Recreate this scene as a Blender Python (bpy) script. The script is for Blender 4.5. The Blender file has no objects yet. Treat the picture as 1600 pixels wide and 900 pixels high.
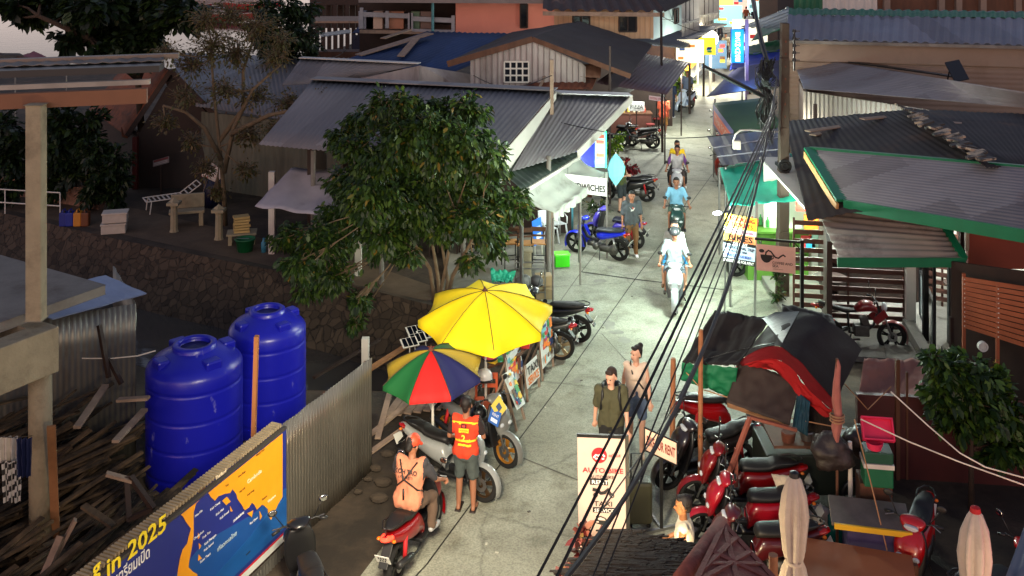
import bpy, math, random
from math import sin, cos, pi, radians as R, sqrt, atan2
from mathutils import Vector as V, Matrix, noise as NZ
random.seed(7)
S = bpy.context.scene
COL = S.collection
# ---------------------------------------------------------------- camera
FPX, EYE, HOR = 1560.0, 8.7, -110.0        # focal length in photo pixels, eye height, horizon row
cd = bpy.data.cameras.new('camera'); cam = bpy.data.objects.new('camera', cd); COL.objects.link(cam)
cd.sensor_width = 36; cd.lens = 36*FPX/1600; cd.shift_y = -(450-HOR)/1600; cd.clip_start = .1; cd.clip_end = 3000
cam.location = (0, 0, EYE); cam.rotation_euler = (R(90), 0, 0)
S.camera = cam
# ---------------------------------------------------------------- world, dusk light
S.view_settings.view_transform = 'Standard'; S.view_settings.look = 'None'
S.view_settings.exposure = 0.0; S.view_settings.gamma = 1
W = bpy.data.worlds.new('World'); S.world = W; W.use_nodes = True
nt = W.node_tree; bg = nt.nodes['Background']
sky = nt.nodes.new('ShaderNodeTexSky'); sky.sky_type = 'NISHITA'; sky.sun_disc = False
sky.sun_elevation = R(1.5); sky.sun_rotation = R(205); sky.air_density = 1.2; sky.dust_density = 2.5; sky.ozone_density = 2.5
tint = nt.nodes.new('ShaderNodeMix'); tint.data_type = 'RGBA'; tint.blend_type = 'MULTIPLY'
tint.inputs[0].default_value = 1; tint.inputs[7].default_value = (.40, .33, .36, 1)
nt.links.new(sky.outputs[0], tint.inputs[6]); base = nt.nodes.new('ShaderNodeMix'); base.data_type = 'RGBA'; base.blend_type = 'ADD'
base.inputs[0].default_value = 1
wtc = nt.nodes.new('ShaderNodeTexCoord'); wse = nt.nodes.new('ShaderNodeSeparateXYZ'); wra = nt.nodes.new('ShaderNodeValToRGB')
nt.links.new(wtc.outputs['Generated'], wse.inputs[0]); nt.links.new(wse.outputs['Z'], wra.inputs[0]); we = wra.color_ramp.elements
we[0].position = .02; we[0].color = (1.3, 1.08, 1.04, 1); we[1].position = .45; we[1].color = (.115, .11, .12, 1); we.new(.13).color = (.38, .33, .34, 1)
nt.links.new(wra.outputs[0], base.inputs[7])
nt.links.new(tint.outputs[2], base.inputs[6]); nt.links.new(base.outputs[2], bg.inputs[0])
bg.inputs[1].default_value = 1.0
def light(name, typ, loc, power, color=(1, 1, 1), size=.2, target=None, spot=120, blend=.6):
    l = bpy.data.lights.new(name, typ); l.energy = power; l.color = color
    if typ in ('POINT', 'SPOT'): l.shadow_soft_size = size
    if typ == 'AREA': l.size = size
    if typ == 'SPOT': l.spot_size = R(spot); l.spot_blend = blend
    if typ == 'SUN': l.angle = size
    o = bpy.data.objects.new(name, l); COL.objects.link(o); o.location = loc
    if target is not None: o.rotation_euler = (V(target)-V(loc)).to_track_quat('-Z', 'Y').to_euler()
    return o
light('sun_afterglow', 'SUN', (0, -20, 8), 0.34, (1, .84, .78), R(25), target=(2, 0, 4))
# ---------------------------------------------------------------- projection helpers
def G(x, y, z=0.0):
    Y = FPX*(EYE-z)/(y-HOR); return V(((x-800)/FPX*Y, Y, z))
def D(x, y, Y):
    return V(((x-800)*Y/FPX, Y, EYE-(y-HOR)*Y/FPX))
# ---------------------------------------------------------------- materials
def lin(c):
    return tuple(((v/255)/12.92 if v <= 10 else (((v/255)+.055)/1.055)**2.4) for v in c[:3])
MC = {}
def mat(name, c, r=.7, m=0, v=.25, s=2.0, c2=None, cs=.6, t=(.5, .62), b=0, bs=30, e=None, es=1.0, st=(1, 1, 1), coat=0, tr=0, spec=None, panel=None):
    if name in MC: return MC[name]
    M = bpy.data.materials.new(name); M.use_nodes = True; n = M.node_tree.nodes; L = M.node_tree.links
    P = n['Principled BSDF']; c = lin(c); P.inputs['Metallic'].default_value = m; P.inputs['Roughness'].default_value = r
    if coat: P.inputs['Coat Weight'].default_value = coat; P.inputs['Coat Roughness'].default_value = .08
    if tr: P.inputs['Transmission Weight'].default_value = tr
    if spec is not None: P.inputs['Specular IOR Level'].default_value = spec
    tc = n.new('ShaderNodeTexCoord'); mp = n.new('ShaderNodeMapping'); L.new(tc.outputs['Object'], mp.inputs[0]); mp.inputs['Scale'].default_value = st
    def noise(sc, det=6, rough=.6):
        q = n.new('ShaderNodeTexNoise'); q.inputs['Scale'].default_value = sc; q.inputs['Detail'].default_value = det
        q.inputs['Roughness'].default_value = rough; L.new(mp.outputs[0], q.inputs['Vector']); return q
    def ramp(src, a, d, ca, cb):
        q = n.new('ShaderNodeValToRGB'); q.color_ramp.elements[0].position = a; q.color_ramp.elements[1].position = d
        q.color_ramp.elements[0].color = (*ca, 1); q.color_ramp.elements[1].color = (*cb, 1); L.new(src, q.inputs[0]); return q
    out = None
    if v > 0:
        q = ramp(noise(s).outputs['Fac'], .3, .7, tuple(x*(1-v) for x in c), tuple(min(1, x*(1+v*.7)) for x in c)); out = q.outputs[0]
    if c2 is not None:
        k = ramp(noise(cs, 8, .68).outputs['Fac'], t[0], t[1], (0, 0, 0), (1, 1, 1))
        mx = n.new('ShaderNodeMix'); mx.data_type = 'RGBA'; L.new(k.outputs[0], mx.inputs[0])
        if out: L.new(out, mx.inputs[6])
        else: mx.inputs[6].default_value = (*c, 1)
        mx.inputs[7].default_value = (*lin(c2), 1); out = mx.outputs[2]
    if panel:
        pm = n.new('ShaderNodeMapping'); L.new(tc.outputs['Object'], pm.inputs[0]); pm.inputs['Rotation'].default_value = (0, 0, R(panel[2]))
        sn = n.new('ShaderNodeVectorMath'); sn.operation = 'SNAP'; sn.inputs[1].default_value = (panel[0], panel[1], 50); L.new(pm.outputs[0], sn.inputs[0])
        wn = n.new('ShaderNodeTexWhiteNoise'); L.new(sn.outputs[0], wn.inputs[0]); rp = n.new('ShaderNodeValToRGB'); L.new(wn.outputs[0], rp.inputs[0])
        rp.color_ramp.elements[0].color = (.68, .66, .66, 1); rp.color_ramp.elements[1].color = (1, 1, 1, 1)
        mm = n.new('ShaderNodeMix'); mm.data_type = 'RGBA'; mm.blend_type = 'MULTIPLY'; mm.inputs[0].default_value = 1; L.new(out, mm.inputs[6]); L.new(rp.outputs[0], mm.inputs[7]); out = mm.outputs[2]
    if out: L.new(out, P.inputs['Base Color'])
    else: P.inputs['Base Color'].default_value = (*c, 1)
    if b > 0:
        bp = n.new('ShaderNodeBump'); bp.inputs['Strength'].default_value = b; bp.inputs['Distance'].default_value = .02
        L.new(noise(bs, 6, .6).outputs['Fac'], bp.inputs['Height']); L.new(bp.outputs[0], P.inputs['Normal'])
    if e is not None:
        P.inputs['Emission Color'].default_value = (*lin(e), 1); P.inputs['Emission Strength'].default_value = es
    MC[name] = M; return M
# ---------------------------------------------------------------- objects
def wloc(o):
    p = V((0, 0, 0))
    while o is not None: p = p+V(o.location); o = o.parent
    return p
def tag(o, label=None, cat=None, group=None, kind=None):
    if label: o['label'] = label
    if cat: o['category'] = cat
    if group: o['group'] = group
    if kind: o['kind'] = kind
    return o
def thing(name, label, cat, loc=(0, 0, 0), group=None):
    o = bpy.data.objects.new(name, None); COL.objects.link(o); o.location = loc; o.empty_display_size = .2
    return tag(o, label, cat, group)
def kids(o): return [c for c in o.children]
def copy_tree(o, parent=None, label=None, group=None):
    ch = kids(o); c = o.copy(); COL.objects.link(c); c.parent = parent
    if label: c['label'] = label
    if group: c['group'] = group
    for k in ch: copy_tree(k, c)
    return c
class MB:
    def __init__(s): s.v = []; s.f = []; s.mi = []; s.m = 0
    def add(s, vs, fs):
        o = len(s.v); s.v += [tuple(q) for q in vs]
        for f in fs: s.f.append(tuple(i+o for i in f)); s.mi.append(s.m)
        return s
    def box(s, c, d, rz=0, rot=None):
        c = V(c); h = [x/2 for x in d]; Mx = rot if rot is not None else Matrix.Rotation(rz, 3, 'Z')
        vs = [c+Mx @ V((x*h[0], y*h[1], z*h[2])) for x in (-1, 1) for y in (-1, 1) for z in (-1, 1)]
        return s.add(vs, [(0, 1, 3, 2), (4, 6, 7, 5), (0, 4, 5, 1), (2, 3, 7, 6), (0, 2, 6, 4), (1, 5, 7, 3)])
    def bar(s, a, b, w, h=None, up=(0, 0, 1)):
        a = V(a); b = V(b); h = h or w; d = (b-a); l = d.length
        if l < 1e-6: return s
        d.normalize(); x = d.cross(V(up))
        if x.length < 1e-3: x = d.cross(V((1, 0, 0)))
        x.normalize(); z = x.cross(d); M3 = Matrix((x, d, z)).transposed()
        return s.box((a+b)/2, (w, l, h), rot=M3)
    def tube(s, pts, r, n=8, cap=True):
        pts = [V(p) for p in pts]; k = len(pts); rr = r if isinstance(r, (list, tuple)) else [r]*k; vs = []
        up = V((0, 0, 1)); pd = None
        for i, p in enumerate(pts):
            d = (pts[min(i+1, k-1)]-pts[max(i-1, 0)])
            if d.length < 1e-9: d = V((0, 0, 1))
            d.normalize()
            if pd is None:
                x = d.cross(up)
                if x.length < .05: x = d.cross(V((1, 0, 0)))
            else:
                x = x-d*x.dot(d)
            x.normalize(); y = d.cross(x); pd = d
            vs += [p+(x*cos(2*pi*j/n)+y*sin(2*pi*j/n))*rr[i] for j in range(n)]
        fs = [(i*n+j, i*n+(j+1) % n, (i+1)*n+(j+1) % n, (i+1)*n+j) for i in range(k-1) for j in range(n)]
        if cap: fs += [tuple(range(n))[::-1], tuple((k-1)*n+j for j in range(n))]
        return s.add(vs, fs)
    def cyl(s, a, b, r0, r1=None, n=12): return s.tube([a, b], [r0, r0 if r1 is None else r1], n)
    def lathe(s, prof, c=(0, 0, 0), n=24, axis='z', cap=False):
        c = V(c); vs = []
        for (r, h) in prof:
            for j in range(n):
                a = 2*pi*j/n
                p = (r*cos(a), r*sin(a), h) if axis == 'z' else ((r*cos(a), h, r*sin(a)) if axis == 'y' else (h, r*cos(a), r*sin(a)))
                vs.append(c+V(p))
        k = len(prof); fs = [(i*n+j, i*n+(j+1) % n, (i+1)*n+(j+1) % n, (i+1)*n+j) for i in range(k-1) for j in range(n)]
        if cap: fs += [tuple(range(n)), tuple((k-1)*n+j for j in range(n))]
        return s.add(vs, fs)
    def ball(s, c, r, n=12, sc=(1, 1, 1)):
        pr = [(sin(pi*i/(n//2+1)), cos(pi*i/(n//2+1))) for i in range(n//2+2)]; vs = []; c = V(c)
        for (a, h) in pr:
            for j in range(n):
                t = 2*pi*j/n; vs.append(c+V((a*cos(t)*r*sc[0], a*sin(t)*r*sc[1], h*r*sc[2])))
        k = len(pr); return s.add(vs, [(i*n+j, i*n+(j+1) % n, (i+1)*n+(j+1) % n, (i+1)*n+j) for i in range(k-1) for j in range(n)])
    def loft(s, secs, n=16, ex=2.6, steps=4):
        # secs: (x, z, halfwidth_y, halfheight, tilt) along x-z plane, smooth in between
        P = []
        m = len(secs)
        for i in range(m-1):
            p0, p1, p2, p3 = secs[max(i-1, 0)], secs[i], secs[i+1], secs[min(i+2, m-1)]
            for q in range(steps):
                t = q/steps
                P.append([.5*((2*p1[k])+(-p0[k]+p2[k])*t+(2*p0[k]-5*p1[k]+4*p2[k]-p3[k])*t*t+(-p0[k]+3*p1[k]-3*p2[k]+p3[k])*t**3) for k in range(5)])
        P.append(list(secs[-1])); vs = []
        for (x, z, w, h, tl) in P:
            for j in range(n):
                a = 2*pi*j/n; cy = abs(cos(a))**(2/ex)*(1 if cos(a) >= 0 else -1); cz = abs(sin(a))**(2/ex)*(1 if sin(a) >= 0 else -1)
                vs.append((x+h*cz*sin(tl), w*cy, z+h*cz*cos(tl)))
        k = len(P); fs = [(i*n+j, i*n+(j+1) % n, (i+1)*n+(j+1) % n, (i+1)*n+j) for i in range(k-1) for j in range(n)]
        fs += [tuple(range(n)), tuple((k-1)*n+j for j in range(n))]
        return s.add(vs, fs)
    def prism(s, poly, up):
        up = V(up); n = len(poly); P = [V(p) for p in poly]
        return s.add(P+[p+up for p in P], [tuple(range(n)), tuple(range(n, 2*n))[::-1]]+[(i, (i+1) % n, n+(i+1) % n, n+i) for i in range(n)])
    def quad(s, a, b, c, d): return s.add([a, b, c, d], [(0, 1, 2, 3)])
    def patch(s, c00, c10, c11, c01, nu, nv, f, th=.012):
        c00, c10, c11, c01 = map(V, (c00, c10, c11, c01)); N = (c10-c00).cross(c01-c00).normalized()
        if N.z < 0 or (abs(N.z) < .05 and N.y > 0): N = -N
        top = []
        for j in range(nv+1):
            for i in range(nu+1):
                u, w = i/nu, j/nv; p = c00*(1-u)*(1-w)+c10*u*(1-w)+c11*u*w+c01*(1-u)*w
                top.append(p+N*f(u, w))
        bot = [p-N*th for p in top]; k = nu+1; n = len(top); fs = []
        for j in range(nv):
            for i in range(nu):
                a = j*k+i; fs += [(a, a+1, a+k+1, a+k), (n+a, n+a+k, n+a+k+1, n+a+1)]
        for i in range(nu): fs += [(i, i+n, i+n+1, i+1), (nv*k+i, nv*k+i+1, nv*k+i+1+n, nv*k+i+n)]
        for j in range(nv): fs += [(j*k, (j+1)*k, (j+1)*k+n, j*k+n), (j*k+nu, j*k+nu+n, (j+1)*k+nu+n, (j+1)*k+nu)]
        return s.add(top+bot, fs)
    def corr(s, c00, c10, c11, c01, pitch=.12, amp=.02, box=False, th=.008, wob=.015):
        # ribs run c00 -> c01
        Lw = ((V(c10)-V(c00)).length+(V(c11)-V(c01)).length)/2; nr = max(2, int(Lw/pitch)); per = 4
        if nr > 170: nr = 170
        nu = nr*per; nv = 5
        def f(u, w):
            ph = (u*nr) % 1.0
            if box: h = amp if ph < .26 else 0
            else: h = amp*.5*(1+cos(2*pi*ph))
            return h+wob*NZ.noise(V((u*9, w*3, Lw)))
        return s.patch(c00, c10, c11, c01, nu, nv, f, th)
    def build(s, name, mats, parent=None, smooth=False, **kw):
        off = wloc(parent) if parent is not None else V((0, 0, 0))
        me = bpy.data.meshes.new(name); me.from_pydata([(a-off.x, b-off.y, c-off.z) for (a, b, c) in s.v], [], s.f)
        if not isinstance(mats, (list, tuple)): mats = [mats]
        for q in mats: me.materials.append(q)
        if len(mats) > 1: me.polygons.foreach_set('material_index', s.mi)
        if smooth: me.polygons.foreach_set('use_smooth', [True]*len(s.f))
        me.update(); o = bpy.data.objects.new(name, me); COL.objects.link(o); o.parent = parent
        tag(o, kw.get('label'), kw.get('cat'), kw.get('group'), kw.get('kind'))
        if kw.get('bev'):
            b = o.modifiers.new('bev', 'BEVEL'); b.width = kw['bev']; b.segments = 2; b.limit_method = 'ANGLE'
        return o
def solo(mb, name, mats, label, cat, group=None, smooth=False, org=None, **kw):
    """a thing that is one mesh, its origin at its base"""
    if org is None:
        n = len(mb.v); org = (sum(v[0] for v in mb.v)/n, sum(v[1] for v in mb.v)/n, min(v[2] for v in mb.v))
    mb.v = [(a-org[0], b-org[1], c-org[2]) for (a, b, c) in mb.v]
    o = mb.build(name, mats, None, smooth, **kw); o.location = org
    return tag(o, label, cat, group)
# ---------------------------------------------------------------- signboards with lettering
FLAT = {}
def flat(c, e=0, r=.5):
    k = (tuple(c), e, r)
    if k not in FLAT: FLAT[k] = mat('paint_%d_%d_%d_%s' % (*c[:3], e), c, r=r, v=.06, s=6, e=c if e else None, es=e)
    return FLAT[k]
class Board:
    def __init__(s, parent, p00, p10, p01, toward=None):
        s.par = parent; s.p = V(p00); s.u = V(p10)-s.p; s.w = s.u.length; s.v = V(p01)-s.p; s.h = s.v.length
        s.n = s.u.cross(s.v).normalized()
        if s.n.dot(V((0, 0, EYE))-s.p) < 0: s.n = -s.n
    def at(s, a, b, l=1): return s.p+s.u*a+s.v*b+s.n*(.004*l)
    def poly(s, name, pts, c, l=1, e=0):
        mb = MB(); mb.prism([s.at(a, b, l-.9) for a, b in pts], s.n*.0035)
        return mb.build(name, c if not isinstance(c, tuple) else flat(c, e), s.par)
    def rect(s, name, a0, b0, a1, b1, c, l=1, e=0): return s.poly(name, [(a0, b0), (a1, b0), (a1, b1), (a0, b1)], c, l, e)
    def text(s, body, a, b, hgt, c, width=None, l=2, e=0, bold=.0, align='LEFT', rot=0, name='lettering', thin=1):
        cu = bpy.data.curves.new(name, 'FONT'); cu.body = body; cu.size = 1; cu.extrude = .0015; cu.offset = bold
        cu.align_x = align; cu.resolution_u = 2
        o = bpy.data.objects.new(name, cu); COL.objects.link(o)
        cu.materials.append(flat(c, e)); hh = hgt*s.h; sx = sy = hh/.72
        bpy.context.view_layer.update()
        if width: sx = width*s.w/max(o.dimensions.x, .01)
        x = s.u.normalized(); z = s.n; y = s.v.normalized()
        if rot: q = Matrix.Rotation(rot, 3, z); x = q @ x; y = q @ y
        p = s.at(a, b, l)
        off = wloc(s.par) if s.par else V((0, 0, 0))
        Mx = Matrix(((x.x*sx, y.x*sy, z.x, 0), (x.y*sx, y.y*sy, z.y, 0), (x.z*sx, y.z*sy, z.z, 0), (0, 0, 0, 1)))
        Mx.translation = p-off
        me = bpy.data.meshes.new_from_object(o.evaluated_get(bpy.context.evaluated_depsgraph_get()))
        me.transform(Mx); me.name = name
        if not me.materials: me.materials.append(flat(c, e))
        bpy.data.objects.remove(o); o = bpy.data.objects.new(name, me); COL.objects.link(o); o.parent = s.par
        return o
# ================================================================ SETTING
m_road = mat('street_concrete', (162, 162, 146), r=.75, v=.22, s=.9, c2=(118, 116, 102), cs=.55, t=(.48, .66), b=.5, bs=14)
def road_detail(M):
    n = M.node_tree.nodes; L = M.node_tree.links; P = n['Principled BSDF']; src = P.inputs['Base Color'].links[0].from_socket
    tc = n.new('ShaderNodeTexCoord'); q = n.new('ShaderNodeTexNoise'); q.inputs['Scale'].default_value = 3; q.inputs['Detail'].default_value = 5
    ad = n.new('ShaderNodeVectorMath'); ad.operation = 'MULTIPLY_ADD'; ad.inputs[1].default_value = (.35, .35, 0); L.new(tc.outputs['Object'], ad.inputs[2]); L.new(tc.outputs['Object'], q.inputs[0]); L.new(q.outputs['Color'], ad.inputs[0])
    v = n.new('ShaderNodeTexVoronoi'); v.feature = 'DISTANCE_TO_EDGE'; v.inputs['Scale'].default_value = .2; L.new(ad.outputs[0], v.inputs[0])
    r = n.new('ShaderNodeValToRGB'); r.color_ramp.elements[0].position = .0; r.color_ramp.elements[1].position = .006; r.color_ramp.elements[0].color = (.68, .68, .68, 1); L.new(v.outputs[0], r.inputs[0])
    g = n.new('ShaderNodeTexNoise'); g.inputs['Scale'].default_value = 38; g.inputs['Detail'].default_value = 4; L.new(tc.outputs['Object'], g.inputs[0])
    r2 = n.new('ShaderNodeValToRGB'); r2.color_ramp.elements[0].position = .35; r2.color_ramp.elements[1].position = .6; r2.color_ramp.elements[0].color = (.66, .66, .66, 1); L.new(g.outputs[0], r2.inputs[0])
    w = n.new('ShaderNodeTexNoise'); w.inputs['Scale'].default_value = 1.1; w.inputs['Detail'].default_value = 9; w.inputs['Roughness'].default_value = .7; L.new(tc.outputs['Object'], w.inputs[0])
    r3 = n.new('ShaderNodeValToRGB'); r3.color_ramp.elements[0].position = .36; r3.color_ramp.elements[1].position = .52; r3.color_ramp.elements[0].color = (.6, .58, .54, 1); L.new(w.outputs[0], r3.inputs[0])
    for x in (r, r2, r3):
        m = n.new('ShaderNodeMix'); m.data_type = 'RGBA'; m.blend_type = 'MULTIPLY'; m.inputs[0].default_value = 1; L.new(src, m.inputs[6]); L.new(x.outputs[0], m.inputs[7]); src = m.outputs[2]
    L.new(src, P.inputs['Base Color'])
road_detail(m_road)
m_ground = mat('packed_earth', (74, 62, 50), r=.95, v=.4, s=1.1, c2=(44, 37, 30), cs=.7, t=(.42, .6), b=.8, bs=9)
m_dark = mat('dark_gap', (12, 11, 10), v=.2)
m_stain = mat('oil_stain', (122, 120, 110), r=.6, v=.3, s=3)
import bmesh
def filled(name, m, outer, holes=(), z=0.0, kind='structure', wobble=0):
    bm = bmesh.new(); ed = []
    for loop in [outer]+list(holes):
        vs = [bm.verts.new((p[0], p[1], z)) for p in loop]
        ed += [bm.edges.new((vs[i], vs[(i+1) % len(vs)])) for i in range(len(vs))]
    bmesh.ops.triangle_fill(bm, use_beauty=True, use_dissolve=False, edges=ed)
    me = bpy.data.meshes.new(name); bm.to_mesh(me); bm.free(); me.materials.append(m)
    o = bpy.data.objects.new(name, me); COL.objects.link(o); o['kind'] = kind; return o
far_edge = [(-34, 39.5), (-15.7, 30.7), (-11.0, 28.0), (-6.6, 25.75), (-4.2, 24.6), (-2.0, 23.2), (-1.0, 22.6)]
near_edge = [(-1.0, 19.3), (-1.9, 18.8), (-5.2, 18.9), (-9, 20.6), (-34, 27)]
filled('ground', m_ground, [(-34, -40), (-34.0001, 27), (-34.2, 27), (-60, 27), (-60, -40)][:1]+[(-34, 26.9)]+near_edge[::-1][1:]+far_edge[::-1][:-1]+[(-34, 39.6), (-34, 58), (-22, 62), (-14, 68), (-9, 90), (-6, 160), (-20, 900), (900, 900), (900, -40)])
# water: one sheet under everything, seen as sea and as canal
m_water = bpy.data.materials.new('water'); m_water.use_nodes = True
_n = m_water.node_tree.nodes; _P = _n['Principled BSDF']; _P.inputs['Base Color'].default_value = (.06, .055, .052, 1); _P.inputs['Roughness'].default_value = .09
_t = _n.new('ShaderNodeTexNoise'); _t.inputs['Scale'].default_value = 1.6; _t.inputs['Detail'].default_value = 5
_c = _n.new('ShaderNodeTexCoord'); _mp = _n.new('ShaderNodeMapping'); _mp.inputs['Scale'].default_value = (.5, 1.4, 1)
_b = _n.new('ShaderNodeBump'); _b.inputs['Strength'].default_value = .18; _b.inputs['Distance'].default_value = .04
_l = m_water.node_tree.links; _l.new(_c.outputs['Object'], _mp.inputs[0]); _l.new(_mp.outputs[0], _t.inputs[0]); _l.new(_t.outputs[0], _b.inputs['Height']); _l.new(_b.outputs[0], _P.inputs['Normal'])
filled('water', m_water, [(-1200, -40), (900, -40), (900, 1500), (-1200, 1500)], z=-1.35)
# canal banks
m_stone = bpy.data.materials.new('bank_stone'); m_stone.use_nodes = True
_n = m_stone.node_tree.nodes; _l = m_stone.node_tree.links; _P = _n['Principled BSDF']; _P.inputs['Roughness'].default_value = .95
_c = _n.new('ShaderNodeTexCoord'); _v = _n.new('ShaderNodeTexVoronoi'); _v.inputs['Scale'].default_value = 4.6; _v2 = _n.new('ShaderNodeTexVoronoi'); _v2.feature = 'DISTANCE_TO_EDGE'; _v2.inputs['Scale'].default_value = 4.6
_ns = _n.new('ShaderNodeTexNoise'); _ns.inputs['Scale'].default_value = 2.5; _ns.inputs['Detail'].default_value = 8
_ad = _n.new('ShaderNodeVectorMath'); _ad.operation = 'MULTIPLY_ADD'; _ad.inputs[1].default_value = (.55, .55, .55)
_l.new(_ns.outputs['Color'], _ad.inputs[0]); _l.new(_c.outputs['Object'], _ad.inputs[2]); _l.new(_ad.outputs[0], _v.inputs[0]); _l.new(_ad.outputs[0], _v2.inputs[0])
_r = _n.new('ShaderNodeValToRGB'); _r.color_ramp.elements[0].color = (*lin((44, 36, 29)), 1); _r.color_ramp.elements[1].color = (*lin((84, 70, 57)), 1); _l.new(_v.outputs['Color'], _r.inputs[0])
_r2 = _n.new('ShaderNodeValToRGB'); _r2.color_ramp.elements[0].position = .0; _r2.color_ramp.elements[1].position = .07; _r2.color_ramp.elements[0].color = (.6, .6, .6, 1); _l.new(_v2.outputs['Distance'], _r2.inputs[0])
_m = _n.new('ShaderNodeMix'); _m.data_type = 'RGBA'; _m.blend_type = 'MULTIPLY'; _m.inputs[0].default_value = 1; _l.new(_r.outputs[0], _m.inputs[6]); _l.new(_r2.outputs[0], _m.inputs[7]); _l.new(_m.outputs[2], _P.inputs['Base Color'])
_b = _n.new('ShaderNodeBump'); _b.inputs['Strength'].default_value = 1; _b.inputs['Distance'].default_value = .06; _l.new(_r2.outputs[0], _b.inputs['Height']); _l.new(_b.outputs[0], _P.inputs['Normal'])
def bank(name, edge, out, zb=-1.6, h=.0):
    mb = MB(); k = 8
    vs = []
    dense = []
    for a, b in zip(edge[:-1], edge[1:]):
        n = max(2, int((V(a+(0,))-V(b+(0,))).length/.5))
        dense += [(a[0]+(b[0]-a[0])*i/n, a[1]+(b[1]-a[1])*i/n) for i in range(n)]
    dense.append(edge[-1])
    for (x, y) in dense:
        for j in range(k+1):
            t = j/k; q = NZ.noise(V((x*1.7, y*1.7, t*4)))*.10
            vs.append((x+out[0]*t+q*out[0]*(t > 0), y+out[1]*t+q*(t > 0), h+(zb-h)*t+(.05*NZ.noise(V((x, y, t*3))) if t > 0 else .003)))
    n = len(dense); mb.add(vs, [(i*(k+1)+j, (i+1)*(k+1)+j, (i+1)*(k+1)+j+1, i*(k+1)+j+1) for i in range(n-1) for j in range(k)])
    o = mb.build(name, m_stone, None, True); o['kind'] = 'structure'; return o
bank('canal_bank', far_edge, (-.35, -1.0)); bank('canal_bank', near_edge, (0, .35)); bank('canal_bank', [(-1.0, 22.6), (-1.0, 19.3)], (-.05, 0))
bank('seashore', [(-34, 58), (-22, 62), (-14, 68), (-9, 90), (-6, 160)], (-3, 2.5))
# far bank path, a pale worn strip along the canal edge
m_path = mat('worn_path', (92, 76, 60), r=.95, v=.3, s=1.6, b=.5, bs=12)
filled('path', m_path, [(-34, 39.8), (-15.6, 30.95), (-6.5, 25.95), (-2.0, 23.4), (-1.1, 23.6), (-3.0, 25.3), (-6.2, 27.6), (-15, 33.2), (-34, 43)], z=.004)
# street
rl = [G(x, y) for x, y in [(560, 905), (640, 800), (742, 690), (800, 640), (838, 560), (846, 480), (840, 405), (880, 320), (930, 262), (955, 215), (985, 188), (1050, 160), (1078, 128), (1102, 100), (1112, 60), (1120, 10)]]
rr = [G(x, y) for x, y in [(1240, 10), (1190, 60), (1170, 100), (1165, 160), (1175, 240), (1200, 320), (1245, 400), (1262, 500), (1250, 540), (1290, 620), (1270, 700), (1180, 800), (1120, 905)]]
rl = [(G(420, 905).x-1.2, 2.0)]+[(p.x, p.y) for p in rl]; rr = [(p.x, p.y) for p in rr]+[(3.4, 2.0)]
filled('road', m_road, rl+rr, z=.008)
def strip(name, pts, w, m, z=.0125):
    mb = MB()
    P = [G(x, y) for x, y in pts]
    for a, b in zip(P[:-1], P[1:]):
        d = (b-a).normalized(); q = V((-d.y, d.x, 0))*w/2; zz = V((0, 0, z)); mb.quad(a-q+zz, b-q+zz, b+q+zz, a+q+zz)
    o = mb.build(name, m, None); o['kind'] = 'structure'; return o
m_joint = mat('joint_tar', (34, 32, 28), v=.3)
m_joint2 = mat('joint_worn', (84, 80, 70), v=.4)
strip('road_joint', [(640, 912), (667, 883), (777, 733), (877, 600), (985, 447), (1093, 300), (1121, 262)], .022, m_joint)
strip('road_joint', [(905, 425), (1000, 438), (1145, 455)], .06, m_joint)
strip('road_joint', [(1000, 277), (1060, 281), (1128, 284)], .07, m_joint2)
strip('road_joint', [(800, 710), (850, 730), (905, 752)], .03, m_joint2)
strip('road_joint', [(855, 500), (905, 430), (990, 320)], .02, m_joint2)
strip('road_joint', [(1020, 230), (1115, 250)], .03, m_joint)
strip('road_joint', [(1008, 238), (1110, 258)], .03, m_joint)
strip('road_joint', [(1085, 153), (1122, 148)], .05, m_joint)
strip('road_joint', [(1070, 168), (1115, 170)], .05, m_joint2)
strip('road_joint', [(940, 522), (1010, 600)], .018, m_joint2)
for (x, y, a, b) in [(938, 440, .35, .07), (952, 508, .22, .12), (965, 520, .3, .06), (975, 532, .2, .08), (953, 419, .12, .05), (1040, 560, .25, .1), (902, 596, .12, .06), (1000, 610, .16, .08), (1110, 470, .3, .06)]:
    p = G(x, y); pts = []
    for i in range(12):
        t = i*pi/6; k = .7+.6*random.random(); pts.append((p.x+a*.6*k*cos(t), p.y+b*2.2*k*sin(t)))
    o = filled('road_stain', m_stain, pts, z=.0115)
# kerb-like concrete apron on the left side by the restaurant, a raised slab
m_apron = mat('old_slab', (128, 126, 116), r=.85, v=.25, s=1.5, b=.5, bs=18)
def slab(name, pts, z0, z1, m, **kw):
    mb = MB(); mb.prism([(p[0], p[1], z0) for p in pts], (0, 0, z1-z0)); o = mb.build(name, m, None, **kw); o['kind'] = 'structure'; return o
a = [G(x, y) for x, y in [(690, 470), (852, 452), (846, 400), (862, 372), (700, 380)]]
slab('pavement_slab', a, .0, .13, m_apron)
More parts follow.
